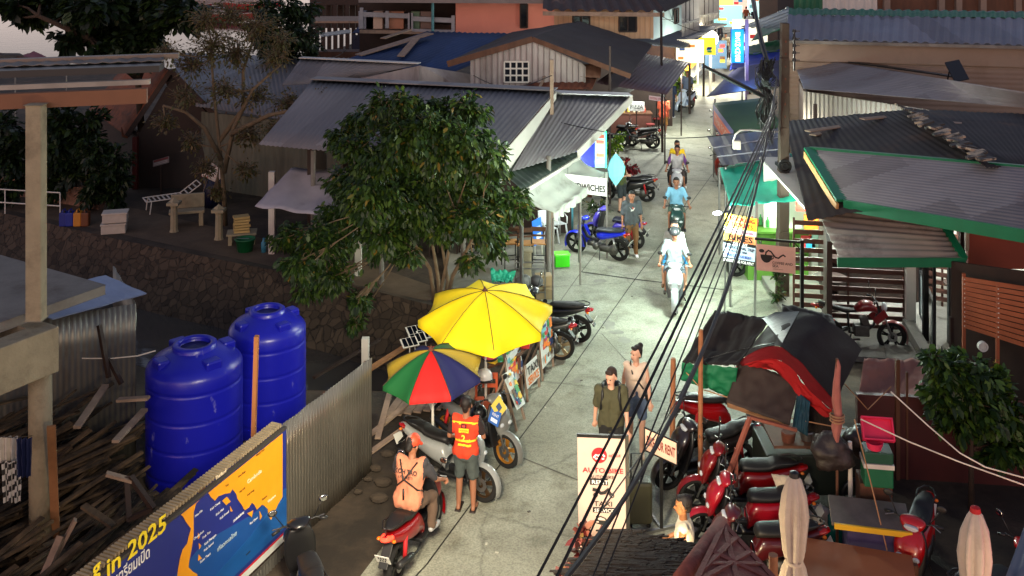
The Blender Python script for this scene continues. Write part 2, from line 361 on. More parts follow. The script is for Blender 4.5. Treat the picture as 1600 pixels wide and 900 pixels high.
# ================================================================ BUILDINGS
m_grey = mat('grey_roofing', (134, 132, 134), r=.6, m=.1, v=.18, s=.5, panel=(.9, 5, 21), c2=(100, 94, 94), cs=.35, t=(.5, .75), st=(1, .35, 1))
m_purple = mat('weathered_zinc', (140, 136, 140), r=.6, m=.1, v=.2, s=.6, panel=(3.5, .9, 0), c2=(112, 98, 98), cs=.7, t=(.55, .7), st=(.3, 1, 1))
m_dkroof = mat('dark_rusted_roofing', (50, 44, 44), r=.8, v=.3, s=.9, panel=(4, .8, 8), c2=(84, 62, 50), cs=.8, t=(.56, .72))
m_blue = mat('blue_roofing', (36, 62, 108), r=.6, m=.05, v=.25, s=.8, panel=(.8, 9, 15), c2=(84, 84, 98), cs=.5, t=(.62, .8), st=(1, .3, 1))
m_bluegrey = mat('blue_grey_roofing', (116, 122, 138), r=.55, m=.1, panel=(.9, 20, 0), v=.2, s=.5, c2=(120, 116, 126), cs=.4, t=(.45, .7))
m_green = mat('green_trim', (16, 110, 72), r=.4, v=.15, s=2)
m_greenroof = mat('green_roofing', (20, 96, 64), r=.5, v=.2, s=1)
m_dkgreen = mat('blackened_green_roofing', (38, 50, 42), r=.6, v=.35, s=1, c2=(90, 92, 82), cs=.5, t=(.6, .8))
m_beige = mat('beige_cladding', (138, 120, 106), r=.8, v=.18, s=1, c2=(118, 96, 80), cs=.5, t=(.5, .75))
m_tin = mat('galvanised_tin', (128, 126, 120), r=.38, m=.65, v=.25, s=1.4, c2=(96, 78, 62), cs=.8, t=(.58, .75), st=(1, 1, .3))
m_white = mat('white_paint', (205, 200, 190), r=.6, v=.1, s=2)
m_whitewood = mat('whitewashed_wood', (168, 158, 154), r=.8, v=.2, s=3, c2=(110, 98, 92), cs=1.2, t=(.55, .75), st=(1, 1, .2))
m_pink = mat('salmon_render', (214, 136, 118), r=.85, v=.07, s=.7, b=.15, bs=50)
m_cream = mat('cream_boards', (196, 160, 126), r=.8, v=.12, s=3, st=(1, 1, .2))
m_wood = mat('brown_wood', (92, 58, 38), r=.7, v=.3, s=4, st=(1, 1, .2))
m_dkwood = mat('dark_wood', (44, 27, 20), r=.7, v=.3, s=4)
m_plank = mat('grey_plank', (150, 128, 110), r=.85, v=.3, s=5)
m_rust = mat('rusty_iron', (104, 56, 38), r=.85, v=.35, s=3, c2=(60, 36, 28), cs=1.5)
m_conc = mat('cast_concrete', (150, 140, 116), r=.9, v=.2, s=2.5, c2=(108, 98, 80), cs=1.4, t=(.5, .7), b=.6, bs=22)
m_conc2 = mat('grey_concrete', (122, 118, 112), r=.9, v=.2, s=2, c2=(92, 84, 78), cs=1.1, t=(.5, .7), b=.5, bs=20)
m_ofascia = mat('orange_steel', (118, 76, 50), r=.6, v=.12, s=2)
m_black = mat('black_metal', (18, 18, 20), r=.4, v=.2)
m_steel = mat('steel', (150, 150, 150), r=.35, m=.9, v=.1)
m_glass = mat('window_glass', (26, 28, 34), r=.08, v=.0, spec=.7)
m_redwall = mat('red_brown_wall', (120, 50, 30), r=.8, v=.15, s=1)
m_oslat = mat('orange_slat', (150, 78, 46), r=.55, v=.2, s=4, st=(.2, 1, 1))
m_brslat = mat('brown_slat', (70, 38, 28), r=.6, v=.2, s=4)
def wall(par, name, a, b, z0, z1, m, th=.12, ribs=0, box=False, **kw):
    a = V((a[0], a[1], 0)); b = V((b[0], b[1], 0)); mb = MB()
    if ribs:
        A0, B0 = V((a.x, a.y, z0)), V((b.x, b.y, z0)); mb.corr(A0, B0, V((b.x, b.y, z1)), V((a.x, a.y, z1)), pitch=ribs, amp=.02, box=box, th=th)
    else:
        d = (b-a).normalized(); q = V((-d.y, d.x, 0))*th/2
        mb.prism([a-q+V((0, 0, z0)), b-q+V((0, 0, z0)), b+q+V((0, 0, z0)), a+q+V((0, 0, z0))], (0, 0, z1-z0))
    return mb.build(name, m, par, **kw)
def window(par, a, b, z0, z1, m_frame, nx=2, nz=1, proud=.06, m_pane=None, fw=.06):
    a = V((a[0], a[1], 0)); b = V((b[0], b[1], 0)); d = (b-a).normalized(); n = V((d.y, -d.x, 0))
    if n.y > 0: n = -n
    mb = MB(); q = n*proud
    for i in range(nx+1):
        p = a+(b-a)*i/nx+q; mb.bar(p+V((0, 0, z0)), p+V((0, 0, z1)), fw)
    for j in range(nz+1):
        z = z0+(z1-z0)*j/nz; mb.bar(a+q+n*.003+V((0, 0, z)), b+q+n*.003+V((0, 0, z)), fw)
    fr = mb.build('window', m_frame, par); pn = MB(); g = n*(proud*.55)
    pn.prism([a+g+V((0, 0, z0)), b+g+V((0, 0, z0)), b+g+V((0, 0, z1)), a+g+V((0, 0, z1))], n*.01); pn.build('pane', m_pane or m_glass, fr)
    return fr
def roofpart(par, cs, m, pitch=.12, amp=.02, box=False, name='roof', th=.012, **kw):
    mb = MB(); mb.corr(*cs, pitch=pitch, amp=amp, box=box, th=th); return mb.build(name, m, par, smooth=not box, **kw)
def edge_bar(par, name, a, b, w, h, m, **kw):
    mb = MB(); mb.bar(a, b, w, h); return mb.build(name, m, par, **kw)
# ---- long grey restaurant roof behind the big tree
rest = thing('restaurant', 'long single storey restaurant under a grey ribbed roof behind the green tree', 'building', G(700, 470))
A_FL, A_FR, A_NR, A_NL = G(490, 125, 4.3), G(868, 143, 4.3), G(764, 262, 3.3), G(405, 226, 3.3)
roofpart(rest, (A_NL, A_NR, A_FR, A_FL), m_grey, .15, .028)
edge_bar(rest, 'ridge_cap', A_FL+V((0, 0, .06)), A_FR+V((0, 0, .06)), .5, .03, m_grey)
B1, B2, B3, B4 = G(868, 147, 4.1), G(985, 151, 4.0), G(900, 238, 3.1), G(800, 268, 2.95)
roofpart(rest, (B4, B3, B2, B1), m_grey, .15, .028)
edge_bar(rest, 'ridge_cap', B1+V((0, 0, .06)), B2+V((0, 0, .06)), .5, .03, mat('silver_cap', (170, 168, 170), r=.4, m=.5))
edge_bar(rest, 'fascia', B3+V((.05, 0, -.05)), B2+V((.05, 0, -.05)), .04, .22, m_white)
mb = MB(); mb.prism([A_NR-V((0, 0, .75)), A_FR-V((0, 0, .2)), A_FR-V((0, 0, .02)), A_NR-V((0, 0, .03))], (.02, 0, 0)); mb.build('gable_panel', m_white, rest)
# far rear slope so that the ridge is a real roof
roofpart(rest, (A_FL, A_FR, A_FR+V((1.6, 4.2, -1.2)), A_FL+V((1.6, 4.2, -1.2))), m_grey, .16, .03)
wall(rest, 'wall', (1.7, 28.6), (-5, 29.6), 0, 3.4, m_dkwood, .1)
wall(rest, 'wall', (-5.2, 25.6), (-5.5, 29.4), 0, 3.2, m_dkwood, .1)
for x, y in [(-5.0, 25.1), (-3.2, 24.5), (-1.2, 24.6), (.9, 24.5)]:
    mb = MB(); mb.cyl((x, y, 0), (x, y, 3.15), .06, n=8); mb.build('pillar', m_conc2, rest)
# dark green lean-to and grey awning beside it
lean = thing('lean_to_roof', 'blackened green corrugated lean-to roof between restaurant and grey awning', 'roof', (1, 24.5, 0))
C1, C2, C3, C4 = G(771, 262, 3.05), G(868, 217, 3.15), G(906, 243, 2.8), G(815, 299, 2.7)
roofpart(lean, (C1, C2, C3, C4), m_dkgreen, .22, .04)
edge_bar(lean, 'edge_beam', C4+V((0, -.03, -.04)), C3+V((0, -.03, -.04)), .05, .09, m_white)
for p in (C4, C3): mb = MB(); mb.cyl((p.x, p.y, 0), (p.x, p.y, p.z-.06), .045); mb.build('post', m_steel, lean)
awn = thing('street_awning', 'pale grey scalloped awning over the white plastic chairs', 'awning', G(845, 372))
m_awn = mat('grey_awning_cloth', (168, 172, 162), r=.8, v=.14, s=1.5, c2=(96, 98, 88), cs=.7, t=(.55, .75))
a0, a1, a2, a3 = G(817, 301, 2.66), G(906, 246, 2.76), G(950, 268, 2.3), G(866, 334, 2.2)
mb = MB(); mb.patch(a0, a1, a2, a3, 40, 12, lambda u, w: -.10*sin(pi*w)*1+.025*sin(u*34+w*2)*w+.05*NZ.noise(V((u*5, w*3, 1))), .012)
mb.build('canvas', m_awn, awn, True)
mb = MB(); N = 90
for i in range(N):
    u0, u1 = i/N, (i+1)/N; p = a3.lerp(a2, u0); q = a3.lerp(a2, u1); h = .16+.05*abs(sin(u0*pi*11)); h1 = .16+.05*abs(sin(u1*pi*11))
    o_ = V((.03*sin(u0*60), -.03*sin(u0*60), 0)); o1 = V((.03*sin(u1*60), -.03*sin(u1*60), 0))
    mb.quad(p, q, q+o1-V((0, 0, h1)), p+o_-V((0, 0, h)))
mb.build('valance', m_awn, awn)
for p in (a3.lerp(a0, .04), a2.lerp(a1, .04), a3.lerp(a2, .45)):
    mb = MB(); mb.cyl((p.x, p.y, 0), (p.x, p.y, p.z-.12), .025); mb.build('post', m_conc2, awn)
# ---- grey roofs behind the sparse tree
b2 = thing('long_shed', 'low shed with dull grey corrugated roof behind the sparse leafless tree', 'building', (-9, 34, 0))
e1, e2, e3, e4 = G(305, 166, 2.8), G(560, 203, 2.6), G(560, 92, 3.6), G(262, 82, 3.6)
roofpart(b2, (e1, e2, e3, e4), m_grey, .18, .03)
wall(b2, 'wall', (e1.x+.1, e1.y+.4), (e2.x-.1, e2.y+.4), 0, 2.55, mat('grey_green_boards', (98, 100, 88), r=.9, v=.3, s=3, st=(1, 1, .2)), .08, ribs=.2)
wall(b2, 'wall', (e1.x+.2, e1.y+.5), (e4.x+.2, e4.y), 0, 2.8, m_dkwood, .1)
b3 = thing('small_shed', 'small shed with grey ridged roof between the blue roof and restaurant roof', 'building', (-5, 33, 0))
h1, h2, h3, h4 = G(440, 134, 3.5), G(535, 128, 3.5), G(655, 101, 4.2), G(470, 92, 4.2)
roofpart(b3, (h1, h2, h3, h4), m_grey, .16, .025)
edge_bar(b3, 'ridge_cap', h4+V((0, 0, .05)), h3+V((0, 0, .05)), .3, .03, m_white)
mb = MB(); mb.prism([h2-V((0, 0, .9)), h3-V((0, 0, 1.6)), h3-V((0, 0, .03)), h2-V((0, 0, .03))], (.05, .05, 0)); mb.build('gable', m_whitewood, b3)
mb = MB(); mb.prism([h3+V((0, 0, -1.5)), G(745, 128, 3.5)+V((0, 0, -.5)), G(745, 118, 3.6), h3-V((0, 0, .05))], (.05, .05, 0)); mb.build('side_panel', m_whitewood, b3)
# ---- blue roof
bl = thing('blue_roofed_house', 'house under a wide faded blue ribbed roof with loose planks on it', 'building', (-2, 36, 0))
q1, q2, q3, q4 = G(537, 96, 3.95), G(700, 118, 3.7), G(850, 54, 4.7), G(668, 50, 4.6)
roofpart(bl, (q1, q2, q3, q4), m_blue, .22, .045)
wall(bl, 'wall', (q1.x+.3, q1.y+.3), (q2.x, q2.y+.4), 0, 3.6, m_whitewood, .1)
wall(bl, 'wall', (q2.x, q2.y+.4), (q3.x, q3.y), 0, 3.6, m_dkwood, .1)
def roofplank(x0, y0, x1, y1, z0, z1, w, label):
    a, b = G(x0, y0, z0+.1), G(x1, y1, z1+.1); mb = MB(); mb.bar(a, b, w, .035); solo(mb, 'plank', m_plank, label, 'plank', group='planks left on roofs')
roofplank(560, 86, 672, 52, 4.0, 4.6, .5, 'widest pale plank lying along the blue roof')
roofplank(626, 88, 652, 58, 4.05, 4.5, .28, 'short weathered plank lying askew on the blue roof')
roofplank(598, 60, 640, 46, 4.35, 4.55, .25, 'short broken plank at the upper edge of the blue roof')
sm = thing('small_blue_shed', 'small low shed with dull blue roof below the balcony', 'building', (-6, 42, 0))
s1, s2, s3, s4 = G(550, 52, 3.7), G(612, 53, 3.7), G(622, 44, 4), G(560, 42, 4)
roofpart(sm, (s1, s2, s3, s4), m_blue, .2, .03); wall(sm, 'wall', (s1.x, s1.y+.2), (s2.x, s2.y+.2), 0, 3.6, mat('navy_boards', (28, 34, 60), v=.3), .1)
# ---- white wooden house with gable
wh = thing('wooden_house', 'whitewashed wooden house with dark gable roof and small paned window', 'building', (2, 36, 0))
Yg = 33.0
pk, le, re_ = D(832, 58, Yg), D(699, 97, Yg-.2), D(985, 116, Yg-.6)
ridge_b = D(905, 33, 38.5); r_b = D(1019, 70, 37.5); l_b = D(800, 50, 38.6)
mb = MB(); mb.prism([D(735, 145, Yg), D(915, 145, Yg), D(915, 104, Yg), D(910, 99, Yg), pk-V((0, 0, .12)), D(735, 91, Yg)], (0, .1, 0)); mb.build('gable_wall', m_whitewood, wh)
mb = MB()
for x in range(742, 915, 9):
    yt = 91-(x-735)*.33+2 if x < 832 else 60+(x-832)*.5+2
    mb.bar(D(x, 140, Yg-.02), D(x, yt, Yg-.02), .025)
mb.build('batten', mat('dark_batten', (120, 110, 106), v=.2), wh)  # battens darker than the wall boards
window(wh, D(788, 0, Yg).xy, D(826, 0, Yg).xy, D(0, 128, Yg).z, D(0, 96, Yg).z, m_white, 4, 3, .06, fw=.05)
m_tile = mat('dark_asphalt_sheet', (56, 48, 44), r=.8, v=.25, s=1.2, b=.4, bs=30)
mb = MB(); mb.patch(pk, re_, r_b, ridge_b, 24, 10, lambda u, w: .03*NZ.noise(V((u*6, w*6, 0))), .08); mb.build('roof', m_tile, wh)
mb = MB(); mb.patch(le, pk, ridge_b, l_b, 24, 10, lambda u, w: .03*NZ.noise(V((u*6, w*6, 3))), .08); mb.build('roof', m_tile, wh)
edge_bar(wh, 'bargeboard', le-V((0, .05, .06)), pk-V((0, .05, .06)), .06, .2, m_wood); edge_bar(wh, 'bargeboard', pk-V((0, .05, .06)), re_-V((0, .05, .06)), .06, .16, m_wood)
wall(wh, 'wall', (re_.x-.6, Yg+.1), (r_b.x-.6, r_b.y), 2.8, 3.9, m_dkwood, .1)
# rusty lean roofs in front
ru = thing('rusty_shed', 'shed of rusty brown sheets beside the wooden house', 'building', (3, 31, 0))
roofpart(ru, (G(820, 140, 3.5), G(925, 140, 3.5), G(935, 118, 3.8), G(838, 110, 3.9)), m_rust, .2, .03)
roofpart(ru, (G(838, 116, 3.9), G(938, 122, 3.8), G(940, 100, 4.2), G(848, 100, 4.2)), mat('brown_sheet', (100, 66, 50), r=.8, v=.2, c2=(140, 100, 80), cs=1), .2, .02)
wall(ru, 'wall', G(820, 140, 3.5).xy, G(925, 140, 3.5).xy, 0, 3.4, m_rust, .08)
edge_bar(ru, 'brace', G(842, 139, 3.6), G(854, 112, 3.95), .08, .03, m_plank)
br = thing('shop_with_brown_roof', 'low street shop under a plum brown ribbed roof behind the pizza stall', 'building', (6, 36, 0))
b_1, b_2, b_3, b_4 = G(930, 130, 3.5), G(1042, 148, 2.95), G(1078, 98, 3.1), G(1000, 83, 3.9)
roofpart(br, (b_1, b_2, b_3, b_4), mat('plum_roofing', (82, 62, 68), r=.5, v=.2, s=1, st=(.3, 1, 1)), .2, .03)
wall(br, 'back_wall', (1.0, 44.2), (7.1, 44.2), 0, 2.7, m_dkwood, .1)
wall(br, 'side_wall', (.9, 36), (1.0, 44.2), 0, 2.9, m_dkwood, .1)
for p in (b_2.lerp(b_3, .3), b_3): mb = MB(); mb.bar((p.x-.35, p.y+.1, 0), (p.x-.35, p.y+.1, p.z-.06), .05); mb.build('post', m_dkwood, br)
# ---- pink building and balcony
pkb = thing('pink_house', 'salmon pink rendered building with a narrow dark window', 'building', (1, 43, 0))
Yp = 42.5
mb = MB(); mb.prism([D(712, 60, Yp), D(908, 60, Yp), D(908, 3, Yp), D(712, 3, Yp)], (0, 5, 0)); mb.build('wall', m_pink, pkb)
window(pkb, D(813, 0, Yp).xy, D(824, 0, Yp).xy, D(0, 43, Yp).z, D(0, 6, Yp).z, m_dkwood, 1, 1, .05)
mb = MB(); mb.prism([D(560, 4, Yp-1.2), D(920, 6, Yp-1.2), D(920, -2, Yp-1.2), D(560, -4, Yp-1.2)], (0, 6, .6)); mb.build('roof', mat('dull_eave', (120, 110, 106), v=.2), pkb)
bal = thing('balcony_house', 'raised wooden house with a cluttered open balcony and grey railing', 'building', (-4, 44, 0))
mb = MB(); mb.prism([D(562, 52, Yp), D(712, 54, Yp), D(712, 49, Yp), D(562, 47, Yp)], (0, 3, 0)); mb.build('deck', m_plank, bal)
wall(bal, 'wall', D(562, 0, Yp+3).xy, D(712, 0, Yp+3).xy, 0, 6.3, m_dkwood, .1)
m_rail = mat('grey_blue_rail', (150, 150, 156), v=.15)
mb = MB()
mb.bar(D(563, 22, Yp), D(640, 25, Yp), .08, .2); mb.bar(D(644, 29, Yp), D(710, 32, Yp), .08, .2)
for x, t, b in [(565, 12, 44), (605, 17, 44), (643, 20, 48), (708, 24, 50), (640, 20, 46)]: mb.bar(D(x, b, Yp), D(x, t, Yp), .14)
mb.bar(D(644, 47, Yp), D(708, 49, Yp), .06, .12)
mb.build('railing', m_rail, bal)
for x, w, c in [(586, 1.0, (200, 170, 150)), (573, .9, (150, 150, 160)), (620, .9, (170, 110, 80)), (668, .8, (110, 84, 74)), (650, .5, (90, 120, 90))]:
    p = D(x, 44, Yp+.6); mb = MB()
    mb.box((p.x, p.y, p.z+.35), (w*.7, .5, .7)); mb.box((p.x, p.y, p.z+.72), (w*.72, .52, .04))
    solo(mb, 'storage_box', flat(c), {586: 'wrapped pale box on balcony behind the railing', 573: 'grey box at the far end of balcony', 620: 'tan wooden crate on the balcony', 668: 'brown chest beside balcony post', 650: 'green crate half hidden on balcony'}[x], 'box', group='boxes on the balcony')
mb = MB(); mb.cyl(D(676, 54, Yp-.3), D(676, -2, Yp-.3), .06, n=8); solo(mb, 'drain_pipe', mat('teal_pipe', (84, 140, 150)), 'thin teal pipe rising in front of the balcony', 'pipe')
# ---- cream boarded house with dark ribbed roof
cr = thing('cream_house', 'cream boarded upper storey house with dark ribbed roof and open window', 'building', (6, 42, 0))
Yc = 40.0
mb = MB(); mb.prism([D(866, 62, Yc), D(1021, 60, Yc), D(1021, 14, Yc), D(866, 14, Yc)], (0, .15, 0)); mb.build('wall', m_cream, cr)
mb = MB()
for x in range(872, 1021, 8): mb.bar(D(x, 60, Yc-.02), D(x, 18, Yc-.02), .03)
mb.build('batten', mat('cream_batten', (176, 142, 112), v=.1), cr)
window(cr, D(895, 0, Yc).xy, D(921, 0, Yc).xy, D(0, 42, Yc).z, D(0, 20, Yc).z, m_dkwood, 2, 1, .08)
window(cr, D(967, 0, Yc).xy, D(994, 0, Yc).xy, D(0, 49, Yc).z, D(0, 20, Yc).z, m_dkwood, 2, 1, .08)
mb = MB(); mb.prism([D(1021, 62, Yc), D(1065, 46, Yc+4.5), D(1065, 8, Yc+4.5), D(1021, 14, Yc)], (-.1, .1, 0)); mb.build('side_wall', mat('pale_blue_wall', (170, 190, 190), v=.1), cr)
window(cr, D(1050, 0, Yc+2.8).xy, D(1056, 0, Yc+3.4).xy, D(0, 36, Yc+3).z, D(0, 14, Yc+3).z, m_dkwood, 1, 1, .12)
k1, k2, k3, k4 = D(848, 17, Yc-.8), D(1038, 19, Yc-.9), D(1000, -30, Yc+4), D(850, -30, Yc+4)
roofpart(cr, (k1, k2, k3, k4), mat('brown_black_roofing', (66, 48, 42), r=.7, v=.3, c2=(120, 92, 76), cs=.5, t=(.6, .7)), .42, .09, box=True)
roofpart(cr, (k2, D(1080, 0, Yc+5), D(1060, -40, Yc+8), k3), m_tile, .3, .03)
edge_bar(cr, 'eave_board', k1-V((0, 0, .1)), k2-V((0, 0, .1)), .05, .16, m_plank)
# ---- white house with verandas further on
wv = thing('veranda_house', 'pale two storey house with small verandas overlooking the lane', 'building', (11, 52, 0))
Yv = 50.0
for k, (x0, x1, yb, yt, Yq) in enumerate([(1064, 1092, 42, -10, 49), (1092, 1124, 30, -20, 54)]):
    mb = MB(); mb.prism([D(x0, yb+8, Yq), D(x1, yb-2, Yq+3), D(x1, yt, Yq+3), D(x0, yt, Yq)], (-.5, 2, 0)); mb.build('wall', m_white, wv)
    mb = MB(); a, b = D(x0+2, yb-4, Yq-.9), D(x1, yb-12, Yq+2)
    mb.bar(a, b, .06, .08); mb.bar(a+V((0, 0, -.7)), b+V((0, 0, -.7)), .9, .1)
    for i in range(14): p = a.lerp(b, i/13); mb.bar(p, p-V((0, 0, .7)), .03)
    mb.build('veranda_rail', m_white, wv)
    window(wv, a.lerp(b, .3).xy+V((0, .8)), a.lerp(b, .75).xy+V((0, .8)), a.z-.6, a.z+1.2, m_dkwood, 2, 1, .05)
gr = thing('roadside_shop', 'bright lit roadside shop with grey roof and blue flap', 'building', (11, 49, 0))
g1, g2, g3, g4 = G(958, 64, 3.9), G(1068, 76, 3.3), G(1122, 42, 3.4), G(1046, 38, 4.0)
roofpart(gr, (g1, g2, g3, g4), mat('slate_sheet', (92, 96, 100), r=.6, v=.15), .25, .03)
roofpart(gr, (G(1000, 70, 3.0), G(1076, 74, 2.9), G(1080, 62, 3.2), G(1022, 58, 3.3)), mat('bright_blue_roofing', (30, 110, 210), r=.5, v=.15), .25, .04, name='flap')
wall(gr, 'wall', G(1000, 92, 1.8).xy, G(1064, 98, 1.6).xy, 0, 2.9, mat('maroon_boards', (96, 70, 66), v=.2), .1)
m_lit = mat('glow_shop_wall', (238, 230, 190), r=.8, e=(255, 240, 190), es=.45, v=.15, s=2)  # emission in the wall stands in for the shop's light
wall(gr, 'glow_wall', G(1066, 128).xy, G(1112, 92).xy, 0, 2.7, m_lit, .1)
# ---- right hand side
rb = thing('warehouse', 'large warehouse under a blue grey ribbed roof with green ridge', 'building', (16, 36, 0))
R1, R2, R3, R4 = G(1228, 62, 4.9), G(1640, 72, 4.9), G(1640, 20, 5.7), G(1233, 14, 5.7)
mid = lambda a, b, t: a.lerp(b, t)
roofpart(rb, (R1, R2, mid(R2, R3, .78), mid(R1, R4, .78)), m_bluegrey, .32, .05, box=True)
roofpart(rb, (mid(R1, R4, .78)+V((0, 0, .01)), mid(R2, R3, .78)+V((0, 0, .01)), R3, R4), m_greenroof, .32, .05, box=True, name='ridge_sheet')
roofpart(rb, (R4, R3, R3+V((0, 8, -1.5)), R4+V((0, 8, -1.5))), m_bluegrey, .32, .05, box=True)
mb = MB(); mb.bar(R1+V((0, -.05, -.06)), R2+V((0, -.05, -.06)), .12, .1); mb.build('gutter', m_conc2, rb)
wall(rb, 'upper_wall', (R1.x+.15, R1.y+.3), (R2.x, R2.y+.3), 4.15, 4.8, m_beige, .1)
wall(rb, 'wall', (R1.x+.15, R1.y+.45), (R2.x, R2.y+.45), 0, 4.15, m_beige, .02, ribs=0)
roofpart(rb, (V((R1.x+.2, R1.y+.34, 1.2)), V((R1.x+.2, R1.y+.34, 4.1)), V((R2.x, R2.y+.34, 4.1)), V((R2.x, R2.y+.34, 1.2))), m_beige, .16, .03, name='cladding')
wall(rb, 'side_wall', (R1.x+.15, R1.y+.3), (R4.x+.15, R4.y), 0, 4.8, m_beige, .1)
for x in (1328, 1424, 1526):
    mb = MB(); p = D(x, 93, R1.y+.2); mb.bar(p+V((0, 0, .12)), p-V((0, 0, .12)), .05); mb.build('bracket', m_conc2, rb)
# cladding at skyline, right
up1 = thing('green_clad_building', 'building with green and cream striped cladding behind the warehouse ridge', 'building', G(1300, 4))
roofpart(up1, (D(1240, 30, 43), D(1285, 30, 43), D(1285, -40, 43), D(1240, -40, 43)), m_greenroof, .3, .04, box=True, name='cladding')
roofpart(up1, (D(1285, 30, 43), D(1370, 30, 43), D(1370, -40, 43), D(1285, -40, 43)), m_white, .3, .04, box=True, name='cladding')
up2 = thing('wooden_upper_house', 'dark wooden house with posts rising behind the warehouse ridge', 'building', G(1500, 4))
mb = MB(); mb.prism([D(1371, 30, 43), D(1640, 30, 43), D(1640, -40, 43), D(1371, -40, 43)], (0, 2, 0)); mb.build('wall', m_wood, up2)
for x in (1385, 1470, 1497, 1535, 1590):
    mb = MB(); mb.bar(D(x, 20, 42.9), D(x, -30, 42.9), .25); mb.build('post', m_beige, up2)
# grey sloping roof over beige ribbed wall
gb = thing('grey_roofed_shed', 'weathered shed with pale grey ribbed roof and beige tin wall below', 'building', (12, 29, 0))
g_1, g_2, g_3, g_4 = G(1256, 140, 3.6), G(1640, 172, 4.0), G(1640, 152, 4.5), G(1236, 86, 4.0)
roofpart(gb, (g_2, g_3, g_4, g_1), m_purple, .22, .035)
wall(gb, 'wall', (g_1.x+.05, g_1.y+.2), (g_2.x, g_2.y+.15), 0, 3.52, m_tin, .03, ribs=.16)
wall(gb, 'side_wall', (g_1.x+.1, g_1.y+.2), (g_4.x+.1, g_4.y-.2), 0, 3.5, m_beige, .08)
mb = MB(); p = G(1292, 200, 3.0); mb.bar((p.x, p.y+1.1, 0), (p.x, p.y+1.1, 3.5), .1); mb.build('post', m_dkwood, gb)
mb = MB()
for i in range(8):
    a = G(1262+i*28, 88+i*3.8, 4.15); b = G(1300+i*28, 91+i*4.2, 4.16); mb.bar(a, b, .25, .04)
mb.build('broken_edge', m_black, gb)
sp = MB(); a = G(1495, 124, 4.3); sp.box(a+V((0, 0, .25)), (.45, .04, .65), rot=Matrix.Rotation(R(-35), 3, 'X') @ Matrix.Rotation(R(-12), 3, 'Y')); 
sp.bar(a+V((-.15, .3, -.1)), a+V((-.15, .1, .35)), .03)
solo(sp, 'solar_panel', m_glass, 'small black solar panel propped on the grey shed roof', 'solar panel')
# dark rusted roof with ridge
dk = thing('dark_roofed_house', 'old house under blackened roof with crumbling ridge tiles and stray boards', 'building', (11, 23, 0))
d_fl, d_rt, d_rb, d_nl = G(1225, 190, 3.5), G(1412, 172, 4.2), G(1600, 262, 4.2), G(1232, 345, 3.0)
roofpart(dk, (G(1262, 345, 3.0), d_rb+V((0, -.8, 0)), d_rt, d_fl), m_dkroof, .16, .02)
roofpart(dk, (G(1540, 262, 4.25), G(1680, 262, 3.8), G(1680, 182, 3.8), G(1412, 170, 4.25)), m_dkroof, .16, .02)
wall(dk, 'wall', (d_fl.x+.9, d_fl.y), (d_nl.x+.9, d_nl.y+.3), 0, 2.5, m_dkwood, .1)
mb = MB()
for i in range(26):
    t = i/25; p = G(1412+t*125, 170+t*82, 4.3)
    mb.box(p+V((random.uniform(-.1, .1), 0, .05)), (.34, .17, .04), rot=Matrix.Rotation(random.uniform(-.3, .3), 3, 'Z') @ Matrix.Rotation(random.uniform(-.35, .35), 3, 'Y'))
mb.build('ridge_tiles', [mat('ridge_tile', (60, 54, 50), v=.7, s=3, c2=(170, 150, 128), cs=1.6, t=(.5, .56))], dk)
for i, (x0, y0, x1, y1, z, lab) in enumerate([(1262, 205, 1352, 192, 3.75, 'long pale board lying flat across dark roof'), (1270, 211, 1316, 201, 3.6, 'short pale board beside a longer one on dark roof'), (1347, 186, 1412, 180, 4.05, 'pale board below the ridge start on dark roof'), (1470, 190, 1502, 193, 4.15, 'pale board right of the ridge on dark roof'), (1555, 240, 1596, 246, 3.95, 'pale board near the lower right of dark roof'), (1556, 254, 1598, 256, 3.95, 'narrow board lowest on the dark roof')]):
    mb = MB(); mb.bar(G(x0, y0, z), G(x1, y1, z), .2, .03); solo(mb, 'board', m_plank, lab, 'board', group='boards on the dark roof')
# coffee shop: purple roof, green verge, lean-to roof, slatted screens
cf = thing('coffee_shop', 'coffee shop with green edged corrugated roofs and brown slatted screens lit from inside', 'building', (8, 21, 0))
p1, p2, p3, p4 = G(1318, 315, 3.35), G(1660, 372, 3.8), G(1660, 268, 4.3), G(1266, 233, 3.8)
roofpart(cf, (p2, p3, p4, p1), m_purple, .13, .03)
mb = MB(); mb.bar(p4+V((-.03, 0, .02)), p1+V((-.03, 0, .02)), .22, .05); mb.bar(p1+V((0, -.04, -.06)), p2+V((0, -.04, -.06)), .05, .22); mb.bar(p4+V((0, .03, 0)), p3+V((0, .03, 0)), .1, .1); mb.build('verge', m_green, cf)
edge_bar(cf, 'bargeboard', p4+V((-.12, 0, -.12)), p1+V((-.12, 0, -.12)), .05, .16, mat('ochre_board', (190, 140, 84)))
l1, l2, l3, l4 = G(1312, 404, 2.65), G(1506, 404, 2.65), G(1470, 345, 3.1), G(1270, 318, 3.05)
roofpart(cf, (l2, l3, l4, l1), mat('pale_tin', (158, 148, 138), r=.6, v=.2, s=.8, c2=(110, 98, 90), cs=.8), .2, .035, name='lean_to_roof')
mb = MB(); mb.bar(l1+V((-.05, -.03, -.06)), l2+V((.02, -.03, -.06)), .05, .17); mb.bar(l2+V((0, 0, .0)), l3+V((0, 0, .0)), .14, .08); mb.build('verge', m_green, cf)
wall(cf, 'plank_wall', (l4.x+3.2, l4.y-.05), (l2.x+.35, l2.y+.6), 2.6, 3.6, m_beige, .06, ribs=.2, box=True)
wall(cf, 'red_wall', (8.75, 19.2), (14, 19.0), 2.2, 3.7, m_redwall, .1)
wall(cf, 'back_wall', (6.3, 25.0), (11.5, 24.5), 0, 3.0, m_white, .1)
wall(cf, 'side_wall', (11.5, 24.6), (11.5, 19.2), 0, 3.0, m_white, .1)
